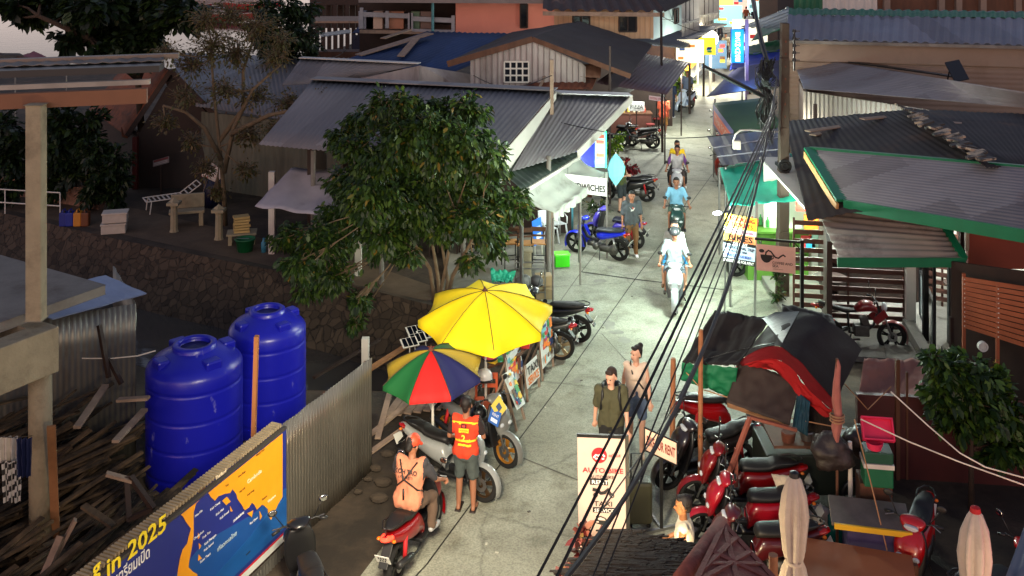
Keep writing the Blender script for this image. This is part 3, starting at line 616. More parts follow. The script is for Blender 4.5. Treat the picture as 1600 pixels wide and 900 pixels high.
mb = MB(); mb.prism([(6.0, 20.3, 2.95), (11.4, 20.0, 2.95), (11.4, 24.8, 2.95), (6.2, 25.0, 2.95)], (0, 0, .06)); mb.build('ceiling', m_white, cf)
mb = MB(); mb.prism([(6.0, 20.2, .02), (11.4, 19.4, .02), (11.4, 24.8, .02), (6.2, 25.0, .02)], (0, 0, .1)); mb.build('shop_floor', m_conc2, cf)
sa, sb = G(1241, 514), G(1413, 524)
def screen(a, b, z0, z1, n, m, m_post, name='slat_screen', sw=.1, posts=3):
    mb = MB()
    for i in range(n):
        z = z0+(z1-z0)*(i+.5)/n; mb.bar((a.x, a.y, z), (b.x, b.y, z), .03, sw)
    o = mb.build(name, m, cf); mb = MB(); nn = V((0, .04, 0))
    for i in range(posts):
        p = a.lerp(b, i/(posts-1))+nn; mb.bar((p.x, p.y, 0), (p.x, p.y, z1), .04)
    mb.build('screen_post', m_post, o)
screen(sa, sb, .05, 2.42, 12, m_brslat, m_brslat)
pc = G(1421, 524)
mb = MB(); mb.bar((pc.x, pc.y, 0), (pc.x, pc.y, 2.75), .2); mb.build('pillar', mat('white_steel_pillar', (215, 215, 210), v=.05), cf)
sc_, sd = G(1432, 528), G(1500, 532)
screen(V((sc_.x+.9, sc_.y+1.6, 0)), V((sd.x+.6, sd.y+1.4, 0)), .2, 2.4, 12, m_brslat, m_brslat)
mb = MB()
for x, yb in [(1446, 540), (1485, 545), (1503, 560)]: p = G(x, yb); mb.bar((p.x, p.y, 0), (p.x, p.y, 2.7), .1)
mb.build('post', m_black, cf)
mb = MB(); p = G(1438, 500); q = G(1460, 560)
for z in (.1, 1.1, 2.2): mb.bar((p.x, p.y, z), (q.x, q.y, z), .05)
for t in (0, 1): w_ = p.lerp(q, t); mb.bar((w_.x, w_.y, .1), (w_.x, w_.y, 2.2), .05)
dr = mb.build('door', m_black, cf); mb = MB(); mb.prism([(p.x, p.y, .15), (q.x, q.y, .15), (q.x, q.y, 1.05), (p.x, p.y, 1.05)], (.01, 0, 0)); mb.build('pane', mat('bright_glass', (150, 160, 160), r=.1, v=0), dr)
# contents lit behind the screens
for i in range(26):
    x = random.uniform(6.9, 10.8); z = random.uniform(.3, 1.7); y = 24.75
    mb = MB(); w_, h_ = random.uniform(.2, .5), random.uniform(.2, .5); mb.box((x, y-(.05 if i % 2 else .09), z), (w_, .03, h_)); mb.build('poster', flat(random.choice([(60, 170, 220), (240, 200, 40), (230, 120, 40), (70, 60, 56), (200, 60, 60), (90, 110, 100)])), cf)
cnt = MB(); cnt.box((8.6, 23.3, .55), (2.2, .6, .9)); cnt.box((8.6, 23.3, 1.03), (2.3, .7, .05)); solo(cnt, 'counter', m_dkwood, 'dark counter inside the coffee shop behind the slats', 'counter')
for i, (x, y) in enumerate([(7.2, 22.6), (10, 22.2)]):
    mb = MB(); mb.cyl((x, y, .12), (x, y, .8), .04); mb.lathe([(.0, .8), (.38, .8), (.38, .84), (0, .84)], (x, y, 0), 20); mb.cyl((x, y, .12), (x, y, .15), .22)
    solo(mb, 'cafe_table', m_dkwood, ['round dark cafe table left of the counter', 'round dark cafe table by the white side wall'][i], 'table', group='cafe tables')
# steps and ramp in front
mb = MB(); q = [G(1378, 530), G(1420, 530), G(1462, 600), G(1390, 600)]; mb.prism([(p.x, p.y, .0) for p in q], (0, 0, .14)); o = mb.build('doorstep', m_conc2, None); o['kind'] = 'structure'
mb = MB(); a, b = G(1418, 524), G(1462, 600); mb.bar(a+V((0, 0, .18)), b+V((0, 0, .18)), .22, .36); o = mb.build('kerb', m_conc2, None); o['kind'] = 'structure'
# orange slat fence, upper right
of = thing('slat_fence', 'orange brown horizontal slat fence below the red wall', 'fence', G(1550, 560))
fa, fb = D(1506, 512, 17.8), D(1640, 556, 16.6); ta = D(1506, 432, 17.8).z; tb = D(1640, 452, 16.6).z
mb = MB()
for i in range(11):
    t = (i+.5)/11; mb.bar((fa.x, fa.y, fa.z+(ta-fa.z)*t), (fb.x, fb.y, fb.z+(tb-fb.z)*t), .02, .074)
mb.build('slat_panel', m_oslat, of)
for t in (.01, .42, .85):
    p = fa.lerp(fb, t); mb = MB(); mb.bar((p.x, p.y+.035, 0), (p.x, p.y+.035, ta+.05), .05); o = mb.build('post', m_oslat, of)
    mb = MB()
    for i in range(11):
        z = fa.z+(ta-fa.z)*(i+.5)/11+(fb.z-fa.z)*t; mb.box((p.x, p.y-.014, z), (.03, .008, .02))
    mb.build('clip', m_white, o)
mb = MB(); mb.prism([(fa.x, fa.y+.5, 0), (fb.x, fb.y+.5, 0), (fb.x, fb.y+.5, tb+.1), (fa.x, fa.y+.5, ta+.1)], (0, .05, 0)); mb.build('backing', m_dkwood, of)  # dark sheet added so the gaps between and below the slats look shaded
for p in (fa, fb): mb = MB(); mb.bar((p.x, p.y+.5, 0), (p.x, p.y+.5, fa.z), .06); mb.build('post', m_dkwood, of)
# ================================================================ LIT LAMPS AND ADDED LIGHTS
LK = 4.2
def lamp(name, loc, power, color, size=.08, **kw): return light(name, kw.pop('typ', 'POINT'), loc, power*LK, color, size, **kw)
# LED flood on the booking sign
p = D(1121, 333, 22.6)
led = thing('led_floodlight', 'small bright white lamp sticking out beside the booking sign', 'lamp', p)
mb = MB(); mb.box(p, (.16, .1, .05), rz=.6); mb.build('lamp_head', mat('led_glow', (255, 255, 255), e=(235, 250, 255), es=25), led)
mb = MB(); mb.bar(p, p+V((.3, .1, .02)), .03); mb.build('arm', m_black, led)
lamp('led_light', p+V((-.45, -.6, .05)), 205, (.78, 1, .86), .25)
# lights under the awnings
lamp('stall_light', (7.3, 24.2, 2.3), 90, (.85, 1, .8), .1)
lamp('stall_light', (7.6, 27.6, 2.1), 60, (.9, .95, .85), .1)
lamp('stall_light', (7.4, 30.8, 2.1), 50, (1, .9, .7), .1)
lamp('coffee_light', (8.0, 22.8, 2.7), 110, (.9, 1, .97), .2)
lamp('coffee_light', (10.3, 22.0, 2.7), 70, (.9, 1, .97), .2)
lamp('restaurant_light', (1.6, 26.6, 2.3), 60, (.9, 1, .95), .2)
lamp('restaurant_light', (-2.2, 26.6, 2.6), 14, (1, .85, .6), .2)
lamp('pizza_light', (4.9, 40.4, 2.3), 70, (.95, 1, .92), .15)
lamp('shop_light', (7.2, 42.0, 2.8), 230, (.95, 1, .85), .2)
lamp('shop_light', (10.4, 54, 2.8), 330, (1, .96, .8), .2)
lamp('shop_light', (16.5, 68, 3.8), 620, (1, .95, .85), .3)
lamp('shop_light', (22, 95, 4), 600, (1, .95, .85), .3)
# globe lamp
gp = D(1110, 60, 53)
gl = thing('globe_lamp', 'white post with big glowing globe in front of the lit shop', 'lamp', G(1108, 146))
mb = MB(); mb.ball(gp, .42, 16); mb.build('globe', mat('globe_glow', (255, 250, 230), e=(255, 248, 225), es=9), gl, True)
mb = MB(); mb.bar((gp.x, gp.y, 0), gp-V((0, 0, .3)), .12); mb.build('post', m_white, gl)
lamp('globe_light', gp+V((0, -.8, 0)), 170, (1, .97, .85), .4)
# assumed lights without fixtures, added for warm light on the foreground
lamp('assumed_warm_spot', (-.9, 8.0, 5.4), 1150, (1, .89, .66), .7, typ='SPOT', target=(-.6, 16.0, 0), spot=70, blend=.8)  # assumed spot, no lamp built for it, added to light the near road
lamp('assumed_front_light', (2.0, 11.7, .7), 26, (1, .80, .45), .15)  # assumed light with no built fixture, like its namesakes below
lamp('assumed_front_light', (-2.6, 8.0, 3.6), 80, (1, .74, .46), .25)
lamp('added_pink_light', (6.3, 10.3, 1.5), 9, (1, .30, .30), .15)  # pink light added without any fixture
lamp('assumed_front_light', (4.4, 9.9, .6), 9, (1, .78, .5), .15)
lamp('assumed_front_light', (5.6, 8.9, 1.2), 14, (1, .78, .5), .15)
lamp('lane_fill_light', (1.4, 20.5, 5.2), 120, (.95, 1, .82), .2)  # added fill lights to brighten the lane, no lit lamp hangs there
lamp('lane_fill_light', (4.6, 29.0, 5.0), 80, (.95, 1, .85), .2)
# ================================================================ LEFT FOREGROUND: unfinished frame, shed, tanks, hoarding
fr = thing('concrete_frame', 'unfinished concrete frame with a round lower column, beam and bare floor slab', 'building', G(66, 870))
CX, CY = -6.58, 13.85
mb = MB(); mb.cyl((CX+.05, CY, -.05), (CX+.03, CY, 2.9), .155, n=20); mb.build('column', m_conc, fr, True)
mb = MB(); mb.prism([(CX-.13, CY-.10, 3.3), (CX+.09, CY-.10, 3.3), (CX+.09, CY+.10, 3.3), (CX-.13, CY+.10, 3.3)], (0, 0, 2.98))
mb.build('column', m_conc, fr, bev=.02)
u_, v_ = V((.515, .857, 0)), V((-.857, .515, 0))
c0 = V((-6.13, 15.06, 0)); sl = [c0, c0-u_*9, c0-u_*9+v_*6, c0+v_*6]
mb = MB(); mb.prism([p+V((0, 0, 3.2)) for p in sl], (0, 0, .14)); mb.build('floor_slab', m_conc2, fr, bev=.01)
mb = MB(); a = V((CX+.17, CY+.05, 2.9)); mb.bar(a-u_*0, a-u_*9, .34, .62); mb.build('beam', m_conc, fr, bev=.015)
mb = MB(); a = V((CX, CY, 2.95)); mb.bar(a, a+v_*6, .26, .5); mb.build('beam', m_conc, fr)
# steel roof on the frame
ra, rb_ = D(-160, 165, 13.7), D(230, 149, 14.3)
mb = MB(); mb.bar(ra, rb_, .12, .21); mb.build('roof_fascia', m_ofascia, fr)
k = V((0, .25, .16)); mb = MB(); mb.bar(ra+k, rb_+k-V((.05, 0, 0)), .1, .07); mb.build('purlin', mat('zinc_purlin', (150, 146, 136), r=.5, m=.4), fr)
k = V((0, .6, .33)); mb = MB(); mb.bar(ra+k, rb_+k, .5, .1); mb.build('dark_gap_bar', m_black, fr)  # black bar stands in for the shaded gap below the roof sheet
k = V((0, 1.2, .42)); mb = MB(); mb.bar(ra+k, rb_+k+V((.05, 0, 0)), .16, .07); mb.build('purlin', mat('roof_edge_metal', (120, 108, 98), r=.5, m=.3), fr)
rs = [ra+V((0, .7, .40)), rb_+V((0, .7, .40)), rb_+V((-.2, 1.2, .40)), ra+V((0, 1.2, .40))]
roofpart(fr, rs, m_conc2, .2, .02, name='roof_sheet')
for i, (x0, y0, x1, y1, Y, r) in enumerate([(-20, 84, 150, 112, 15.5, .05), (-10, 92, 30, 92, 15.2, .09), (40, 98, 120, 104, 15.8, .02), (0, 104, 110, 108, 15.6, .04)]):
    mb = MB(); mb.cyl(D(x0, y0, Y), D(x1, y1, Y+.6), r, n=8)
    solo(mb, 'pipe', [m_wood, m_dkwood, m_steel, m_wood][i], ['rusty round bar lying highest across the unfinished roof', 'thick dark pipe end at the edge of unfinished roof', 'thin steel rod lying on the unfinished roof', 'brown bar lying lowest across the unfinished roof'][i], 'pipe', group='bars on the unfinished roof')
# leaning plank against the column
mb = MB(); mb.bar(G(88, 862, 0)+V((0, 0, .02)), D(80, 666, 13.5), .11, .04); solo(mb, 'plank', mat('raw_timber', (150, 104, 66), r=.8, v=.3, s=5), 'raw brown plank standing upright against the round concrete column', 'plank')
mb = MB(); mb.bar(D(66, 905, 12.9), D(95, 838, 13.2), .1, .04); mb.bar(D(88, 868, 13.2), D(118, 812, 13.3), .1, .04); solo(mb, 'plank', m_plank, 'short grey planks crossed at the foot of the concrete column', 'plank')
# corrugated shed under the slab
sh = thing('tin_shed', 'grey tin shed with flat bluish roof sheet beneath the concrete slab', 'shed', (-7.5, 17.5, 0))
t1, t2, t3, t4 = G(82, 498, 2.75), G(229, 458, 2.6), G(165, 430, 2.75), G(0, 470, 2.95)
mb = MB(); mb.patch(t1, t2, t3, t4, 12, 6, lambda u, w: .02*NZ.noise(V((u*5, w*5, 2))), .02); mb.build('roof', mat('flat_zinc_sheet', (130, 140, 170), r=.4, m=.3, v=.15, c2=(70, 70, 76), cs=2.2, t=(.62, .66)), sh)
w1, w2 = D(80, 600, 15.2), D(212, 600, 16.5)
roofpart(sh, (V((w1.x-1.2, w1.y-.7, 0)), V((w1.x-1.2, w1.y-.7, 2.8)), V((w2.x, w2.y, 2.52)), V((w2.x, w2.y, 0))), m_tin, .1, .018, name='wall')
# ribs must run upright: second sheet facing the canal
o = sh.children[-1]; bpy.data.objects.remove(o)
mb = MB(); mb.corr(V((w1.x-1.4, w1.y-.7, 0)), V((w2.x, w2.y, 0)), V((w2.x, w2.y, 2.52)), V((w1.x-1.4, w1.y-.7, 2.8)), pitch=.09, amp=.016); mb.build('wall', m_tin, sh, True)
mb = MB(); mb.corr(V((w2.x, w2.y, 0)), V((w2.x-1.0, w2.y+1.6, 0)), V((w2.x-1.0, w2.y+1.6, 2.6)), V((w2.x, w2.y, 2.52)), pitch=.09, amp=.016); mb.build('wall', m_tin, sh, True)
for x0, y0, x1, y1 in [(155, 508, 170, 590), (170, 560, 190, 600)]:
    mb = MB(); mb.bar(D(x0, y0, 15.6), D(x1, y1, 15.5), .06); mb.build('prop', m_dkwood, sh)
# heap of timber
m_pile = mat('old_timber', (112, 92, 68), r=.9, v=.6, s=2.5, c2=(30, 24, 18), cs=1.5, t=(.38, .6))
rn = random.Random(3); mb = MB()
for i in range(1000):
    x = rn.uniform(-9.6, -4.9); y = rn.uniform(12.2, 16.1)
    if y > 14.9 and x > -5.9: continue
    if abs(x-CX) < .3 and y < 14.2: continue
    if (x+5.07)**2+(y-15.95)**2 < 1.7 or (x > -6.1 and y > 14.3): continue
    hz = max(.05, 1.45-.5*abs(x+7.6)-.3*abs(y-15.0))*rn.uniform(.15, 1.15)
    an = R(58)+rn.gauss(0, .16); ln = rn.uniform(.7, 2.3); tilt = rn.uniform(-.12, .3)
    d = V((cos(an)*cos(tilt), sin(an)*cos(tilt), sin(tilt)))*ln/2; p = V((x, y, max(hz, .05+abs(d.z))))
    if (p-d).y > 15.6 or (p+d).y > 16.3: continue
    mb.bar(p-d, p+d, rn.uniform(.03, .10), rn.uniform(.015, .04))
o = mb.build('timber_heap', m_pile, None); tag(o, 'big heap of broken old planks behind the hoarding', 'timber heap', kind='stuff')
for i, (x0, y0, x1, y1, Y0, Y1, lab) in enumerate([(180, 690, 226, 640, 14.2, 15.3, 'long pale plank on the timber heap pointing at the blue tank'), (184, 625, 232, 622, 15.3, 15.2, 'short pale beam beside the left blue tank'), (120, 668, 165, 602, 14.2, 15.4, 'long thin batten rising from timber heap towards the shed'), (130, 790, 178, 822, 13.6, 13.4, 'dark broad board low on the timber heap'), (166, 740, 210, 752, 13.9, 14.0, 'pale stub of a board below the left tank')]):
    mb = MB(); mb.bar(D(x0, y0, Y0), D(x1, y1, Y1), .1, .04); solo(mb, 'plank', m_plank if i != 3 else m_pile, lab, 'plank', group='loose planks on the timber heap')
for x0, y0, x1, y1 in [(196, 742, 202, 815), (204, 742, 238, 800), (196, 815, 236, 806)]: pass
mb = MB(); mb.bar(D(198, 745, 14), D(202, 815, 13.7), .07); mb.bar(D(204, 745, 14), D(240, 795, 13.8), .07); mb.bar(D(200, 812, 13.7), D(238, 795, 13.8), .06); solo(mb, 'wooden_trestle', m_dkwood, 'dark wooden trestle frame standing in front of left blue tank', 'trestle')
# hanging laundry, far left
for i, (x0, x1, y0, y1, c, lab) in enumerate([(0, 28, 683, 722, (190, 184, 172), 'white cloth with dark marks hanging by the column'), (5, 34, 722, 785, (60, 60, 60), 'black and white checked cloth hanging below the white one'), (28, 50, 685, 745, (22, 30, 66), 'navy cloth hanging nearest the column')]):
    a, b, c_, d_ = D(x0-3, y0, 12.9-i*.1), D(x1, y0, 12.9-i*.1), D(x1-2, y1, 12.9-i*.1), D(x0, y1, 12.9-i*.1); mb = MB(); mb.patch(a, b, c_, d_, 16, 10, lambda u, w: .03*sin(u*19)+.02*NZ.noise(V((u*3, w*4, i))), .006)
    if i == 1:
        m_chk = bpy.data.materials.new('checked_cloth'); m_chk.use_nodes = True; nn = m_chk.node_tree.nodes; k_ = nn.new('ShaderNodeTexChecker'); k_.inputs['Scale'].default_value = 14; k_.inputs[1].default_value = (.5, .48, .45, 1); k_.inputs[2].default_value = (.02, .02, .02, 1)
        tcx = nn.new('ShaderNodeTexCoord'); m_chk.node_tree.links.new(tcx.outputs['Object'], k_.inputs[0]); m_chk.node_tree.links.new(k_.outputs[0], nn['Principled BSDF'].inputs[0]); mm = m_chk
    else: mm = flat(c)
    solo(mb, 'hanging_cloth', mm, lab, 'cloth', group='washing by the column')
mb = MB(); mb.tube([D(-10, 682, 12.9), D(25, 684, 12.9), D(50, 681, 13.7)], .006, 4); solo(mb, 'clothes_line', m_black, 'thin line holding the washing by the round column', 'line')
# ---- blue water tanks
m_tank = mat('blue_plastic', (20, 24, 158), r=.33, v=.1, s=1.5, c2=(120, 120, 190), cs=3.2, t=(.64, .72), st=(1, 1, .5), b=.25, bs=5, spec=.5)
def tank(loc, rad, h, label):
    t = thing('water_tank', label, 'water tank', loc, 'blue water tanks'); x, y, z = loc; k = rad/.74
    prof = [(0, 0), (rad*.97, 0), (rad, .06)]
    body_h = h*.80
    for q in range(4):
        z0 = body_h*(.14+.25*q); prof += [(rad, z0-.05), (rad, z0-.03), (rad*.992, z0-.02), (rad*.992, z0+.02), (rad, z0+.03), (rad, z0+.05)]
    prof += [(rad, body_h), (rad*.97, body_h+.05), (rad*.86, body_h+.13), (rad*.62, body_h+.22), (rad*.48, body_h+.26), (rad*.46, body_h+.27)]
    mb = MB(); mb.lathe(prof, loc, 56); mb.build('shell', m_tank, t, True)
    mb = MB(); z1 = z+body_h+.26
    mb.lathe([(rad*.46, -.02), (rad*.46, .07), (rad*.42, .09), (rad*.34, .09), (rad*.33, .05), (rad*.33, -.02), (0, -.02)], (x, y, z1), 40); mb.build('manhole_rim', m_tank, t, True)
    mb = MB(); mb.lathe([(rad*.36, .0), (rad*.33, .012), (.02, .016)], (x, y, z1-.005), 32); mb.build('lid', mat('navy_lid', (10, 14, 74), r=.5), t, True)
    for a in (.75, 2.35, 3.9, 5.5):
        mb = MB(); mb.box((x+cos(a)*rad*.74, y+sin(a)*rad*.74, z+body_h+.15), (.2*k, .26*k, .18*k), rot=Matrix.Rotation(a, 3, 'Z')); mb.build('lifting_lug', m_tank, t, bev=.03)
    mb = MB(); mb.cyl((x+rad*.62, y-rad*.78, z+.12), (x+rad*.68, y-rad*.86, z+.12), .05); mb.build('outlet', m_black, t)
tank((-5.07, 15.95, 0), .745, 2.2, 'blue ribbed water tank nearer the hoarding and the timber heap')
tank((-4.3, 17.55, 0), .665, 2.12, 'blue ribbed water tank standing behind the other one')
mb = MB(); mb.tube([D(128, 560, 15.5), D(175, 560, 15.6), D(215, 556, 15.6), D(243, 548, 15.6)], .01, 5); solo(mb, 'hose', m_white, 'thin white hose running from the tin shed to the left tank', 'hose')
mb = MB(); mb.bar(D(396, 690, 14.9), D(401, 525, 14.9), .09, .06); mb.bar(D(398, 690, 14.9), V((D(396, 690, 14.9).x, 14.9, 0)), .09, .06); solo(mb, 'timber_post', mat('orange_timber', (164, 104, 58), r=.8, v=.25, s=5, st=(1, 1, .2)), 'upright orange timber post between the two blue tanks', 'post')
# ---- corrugated fence and map hoarding
F1, F2, F3 = V((-2.27, 16.05, 0)), V((-3.22, 13.82, 0)), V((-5.3, 8.6, 0))
fe = thing('tin_fence', 'upright galvanised corrugated tin fence between the hoarding and canal', 'fence', F1)
mb = MB(); mb.corr(F1, F2, F2+V((0, 0, 1.82)), F1+V((0, 0, 1.82)), pitch=.068, amp=.018); mb.build('sheet', mat('fence_tin', (156, 150, 138), r=.33, m=.8, v=.2, s=1.5, c2=(96, 76, 60), cs=.9, t=(.5, .75), st=(1, 1, .35)), fe, True)
for t in (.02, .5, .98):
    p = F1.lerp(F2, t)+V((-.06, .05, 0)); mb = MB(); mb.bar(p, p+V((0, 0, 1.75)), .07); mb.build('post', m_wood, fe)
ho = thing('map_hoarding', 'long blue and orange hoarding with a coast map and yellow lettering', 'hoarding', F2)
H2 = F2+V((.06, 0, 0)); H3 = F3+V((.06, 0, 0))
mb = MB(); mb.prism([H2+V((0, 0, .2)), H3+V((0, 0, .2)), H3+V((0, 0, 1.8)), H2+V((0, 0, 1.8))], (-.03, .01, 0)); mb.build('backing', m_dkwood, ho)
mb = MB(); dd = (F3-F2); nn_ = int(dd.length/.055)
for i in range(nn_):
    p = F2+dd*(i+.5)/nn_+V((-.03, 0, 1.86)); mb.box(p, (.16, .028, .045), rz=atan2(dd.y, dd.x)-pi/2)
mb.build('ribbed_top', mat('ribbed_cap', (150, 134, 108), r=.6, v=.3, s=4), ho)
mb = MB(); mb.bar(H3+V((.02, 0, 1.81)), H2+V((.02, 0, 1.81)), .05, .04); mb.build('top_rail', mat('cap_rail', (60, 56, 52), r=.6), ho)
for t in (0.01, .35, .7):
    p = H2.lerp(H3, t)+V((-.1, 0, 0)); mb = MB(); mb.bar(p, p+V((0, 0, 1.8)), .08); mb.build('post', m_dkwood, ho)
mb = MB(); mb.corr(H3+V((-.02, 0, 0)), H2+V((-.02, 0, 0)), H2+V((-.02, 0, .22)), H3+V((-.02, 0, .22)), pitch=.068, amp=.015); mb.build('skirt', m_tin, ho)
B = Board(ho, H3+V((.03, 0, .27)), H2+V((.03, 0, .27)), H3+V((.03, 0, 1.78)))
m_sea = mat('printed_sea', (24, 84, 150), r=.45, v=.2, s=2, c2=(90, 160, 190), cs=1.1, t=(.5, .75), st=(.5, .5, 2))
B.rect('print', 0, 0, 1, 1, (30, 44, 128), 1)
# lower part: sea picture in slanted bands
B.poly('print', [(0, .12), (1, .12), (1, .47), (.86, .5), (.70, .62), (.5, .5), (.3, .34), (0, .25)], (22, 76, 146), 2)
B.poly('print', [(.52, .12), (1, .12), (1, .38), (.93, .40), (.86, .33), (.75, .28), (.62, .2)], m_sea, 3)
B.rect('print', 0, .065, 1, .085, (196, 30, 40), 3); B.rect('print', 0, 0, 1, .065, (214, 214, 206), 2); B.rect('print', .0, .085, 1, .12, (34, 50, 120), 3)
org = (236, 158, 26)
W_ = lambda pts: [(1-(440-x)/(440-70)*.62+0, None) for x, y in pts]
def hp(x, y):
    # photo pixel -> (u, v) on the hoarding plane
    # intersect view ray with plane through H3,H2 vertical
    dr_ = V(((x-800)/FPX, 1, -(y-HOR)/FPX)); n = B.u.cross(V((0, 0, 1))).normalized(); o = V((0, 0, EYE)); t = (B.p-o).dot(n)/dr_.dot(n); q = o+dr_*t-B.p
    return (q.dot(B.u.normalized())/B.w, q.z/B.h)
land = [(272, 778), (278, 783), (281, 796), (284, 806), (289, 815), (297, 826), (294, 836), (291, 849), (284, 858), (280, 872), (277, 888), (275, 905), (310, 905), (306, 896), (300, 893), (293, 886), (294, 876), (296, 866), (299, 850), (301, 836), (301, 824), (301, 800), (305, 786), (310, 776), (316, 770), (324, 768), (328, 776), (334, 782), (340, 775), (350, 771), (358, 770), (362, 764), (368, 772), (370, 780), (376, 788), (381, 797), (388, 792), (392, 785), (396, 788), (400, 796), (408, 788), (412, 790), (417, 795), (418, 806), (422, 812), (428, 798), (434, 786), (440, 776), (440, 676), (410, 693), (360, 723), (300, 761)]
B.poly('map_land', [tuple(min(.998, max(0, c)) for c in hp(*p)) for p in land], org, 4)
for pts in ([(346, 782), (353, 776), (359, 783), (352, 789)], [(358, 790), (362, 798), (359, 799)], [(385, 802), (394, 797), (392, 808)], [(404, 798), (408, 806), (405, 812)], [(309, 848), (313, 852), (310, 858)], [(309, 866), (314, 872), (308, 876)], [(308, 832), (311, 838), (308, 842)]):
    B.poly('map_island', [hp(*p) for p in pts], org, 4)
def btxt(s, x, y, px, c, **kw):
    a, b = hp(x, y); return B.text(s, a, b, px, c, l=6, **kw)
btxt('in 2025', 163, 902, .13, (250, 224, 40), bold=.018, width=(hp(256, 850)[0]-hp(163, 900)[0]))
btxt('g', 142, 903, .12, (250, 224, 40), bold=.018)
btxt('เตรียมเปิด', 178, 913, .085, (240, 240, 240), bold=.008, width=(hp(230, 875)[0]-hp(178, 905)[0]))
for s, x, y, h_ in [('Thailand', 334, 750, .03), ('Cambodia', 384, 756, .036), ('Vietnam', 416, 786, .026)]: btxt(s, x, y, h_, (244, 226, 190), bold=.01)
for s, x, y in [('Bangkok', 308, 770), ('Phnom Penh', 398, 713), ('Trat', 350, 761), ('Koh Kong', 384, 775), ('Hat Lek', 372, 770), ('Siem Reap', 370, 746), ('Kampot', 407, 782)]: btxt(s, x, y, .017, (90, 56, 20))
for s, x, y in [('Koh Chang', 326, 798), ('Koh Mak', 335, 806), ('Koh Kood', 341, 812), ('Hua Hin', 302, 808), ('Chumphon', 300, 844), ('Koh Tao', 314, 842), ('Koh Phangan', 317, 852), ('Koh Samui', 316, 862), ('Surat Thani', 310, 880), ('Koh Rong', 366, 812), ('Sihanoukville', 362, 816), ('Phu Quoc', 388, 820)]: btxt(s, x, y, .02, (225, 230, 235))
btxt('เที่ยวทะเลไทย', 337, 862, .035, (190, 215, 225), rot=0)
btxt('www', 382, 868, .02, (40, 40, 40))
# wooden walkway boards and posts over the canal by the umbrellas
for i, (a, b, w, lab) in enumerate([(D(556, 695, 17.2), D(640, 640, 18.4), .09, 'pale timber rail over the canal beyond the tin fence'), (D(556, 590, 19.6), D(660, 525, 21.2), .12, 'brown timber beam over the canal under the solar panels'), (D(490, 590, 19.8), D(594, 530, 21.4), .07, 'thin dark pole leaning across the canal')]):
    mb = MB(); mb.bar(a, b, w, .05); solo(mb, 'timber_beam', [m_plank, mat('raw_timber', (150, 104, 66)), m_dkwood][i], lab, 'beam')
mb = MB(); a = D(571, 528, 20); mb.bar(a, V((a.x, a.y, -1.35)), .14); solo(mb, 'wooden_post', m_white, 'short white painted post standing in the canal', 'post')
for i, (x, y, Y) in enumerate([(640, 535, 19.6), (653, 528, 19.9), (665, 522, 20.2), (648, 516, 20.6)]):
    c = D(x, y, Y); mb = MB(); mb.box(c, (.34, .22, .02), rot=Matrix.Rotation(.5, 3, 'Z') @ Matrix.Rotation(.5, 3, 'X')); mb.m = 1
    for k in (-1, 0, 1): mb.box(c+Matrix.Rotation(.5, 3, 'Z') @ V((k*.1, -.004, .014)), (.085, .19, .004), rot=Matrix.Rotation(.5, 3, 'Z') @ Matrix.Rotation(.5, 3, 'X'))
    mb.m = 0; mb.bar(c, c-V((0, -.05, .5)), .02)
    solo(mb, 'small_solar_panel', [m_white, mat('pv_cell', (8, 10, 20), r=.15)], ['small solar panel nearest the tin fence', 'small solar panel, second from the fence', 'small solar panel, third from the fence', 'small solar panel standing behind the others'][i], 'solar panel', group='small solar panels over the canal')
# plank landing beside the bikes
la = thing('landing', 'grey timber landing over the canal edge beside parked scooters', 'landing', G(620, 655))
mb = MB()
for i in range(9):
    a = V((-2.2+i*.17, 17.6+i*.05, .12)); mb.bar(a, a+V((.35, 1.5, 0)), .14, .03)
mb.build('boards', m_plank, la)
mb = MB(); mb.bar((-2.2, 17.9, .07), (-.6, 18.3, .07), .08, .07); mb.bar((-1.9, 18.9, .07), (-.5, 19.1, .07), .08, .07); mb.build('joist', m_dkwood, la)
# ================================================================ TREES AND PLANTS
m_bark = mat('pale_bark', (120, 102, 80), r=.9, v=.3, s=6, b=.6, bs=25)
m_dbark = mat('dark_bark', (66, 52, 40), r=.9, v=.3, s=6, b=.6, bs=25)
def leafmat(name, cs):
    M = bpy.data.materials.new(name); M.use_nodes = True; n = M.node_tree.nodes; L = M.node_tree.links; P = n['Principled BSDF']; P.inputs['Roughness'].default_value = .5
    g = n.new('ShaderNodeNewGeometry'); r = n.new('ShaderNodeValToRGB'); L.new(g.outputs['Random Per Island'], r.inputs[0])
    e = r.color_ramp.elements; cs = sorted(cs)
    for i, (p, c) in enumerate(cs):
        q = e[i] if i < 2 else e.new(p)
        q.position = p; q.color = (*lin(c), 1)
    L.new(r.outputs[0], P.inputs['Base Color'])
    tl = n.new('ShaderNodeBsdfTranslucent'); L.new(r.outputs[0], tl.inputs[0]); mx = n.new('ShaderNodeMixShader'); mx.inputs[0].default_value = .25
    L.new(P.outputs[0], mx.inputs[1]); L.new(tl.outputs[0], mx.inputs[2]); L.new(mx.outputs[0], n['Material Output'].inputs[0]); return M
m_leaf = leafmat('green_leaves', [(0, (22, 40, 14)), (.5, (40, 66, 20)), (.97, (76, 100, 32)), (1, (140, 108, 40))])
m_leafd = leafmat('dark_leaves', [(0, (14, 28, 10)), (1, (50, 70, 26)), (.5, (26, 44, 18))])
m_leafb = leafmat('brownish_leaves', [(0, (70, 56, 34)), (1, (110, 92, 52)), (.5, (74, 78, 38))])
m_leafy = leafmat('bright_leaves', [(0, (70, 110, 30)), (1, (170, 190, 60)), (.5, (110, 150, 40))])  # paler, yellower leaf tones
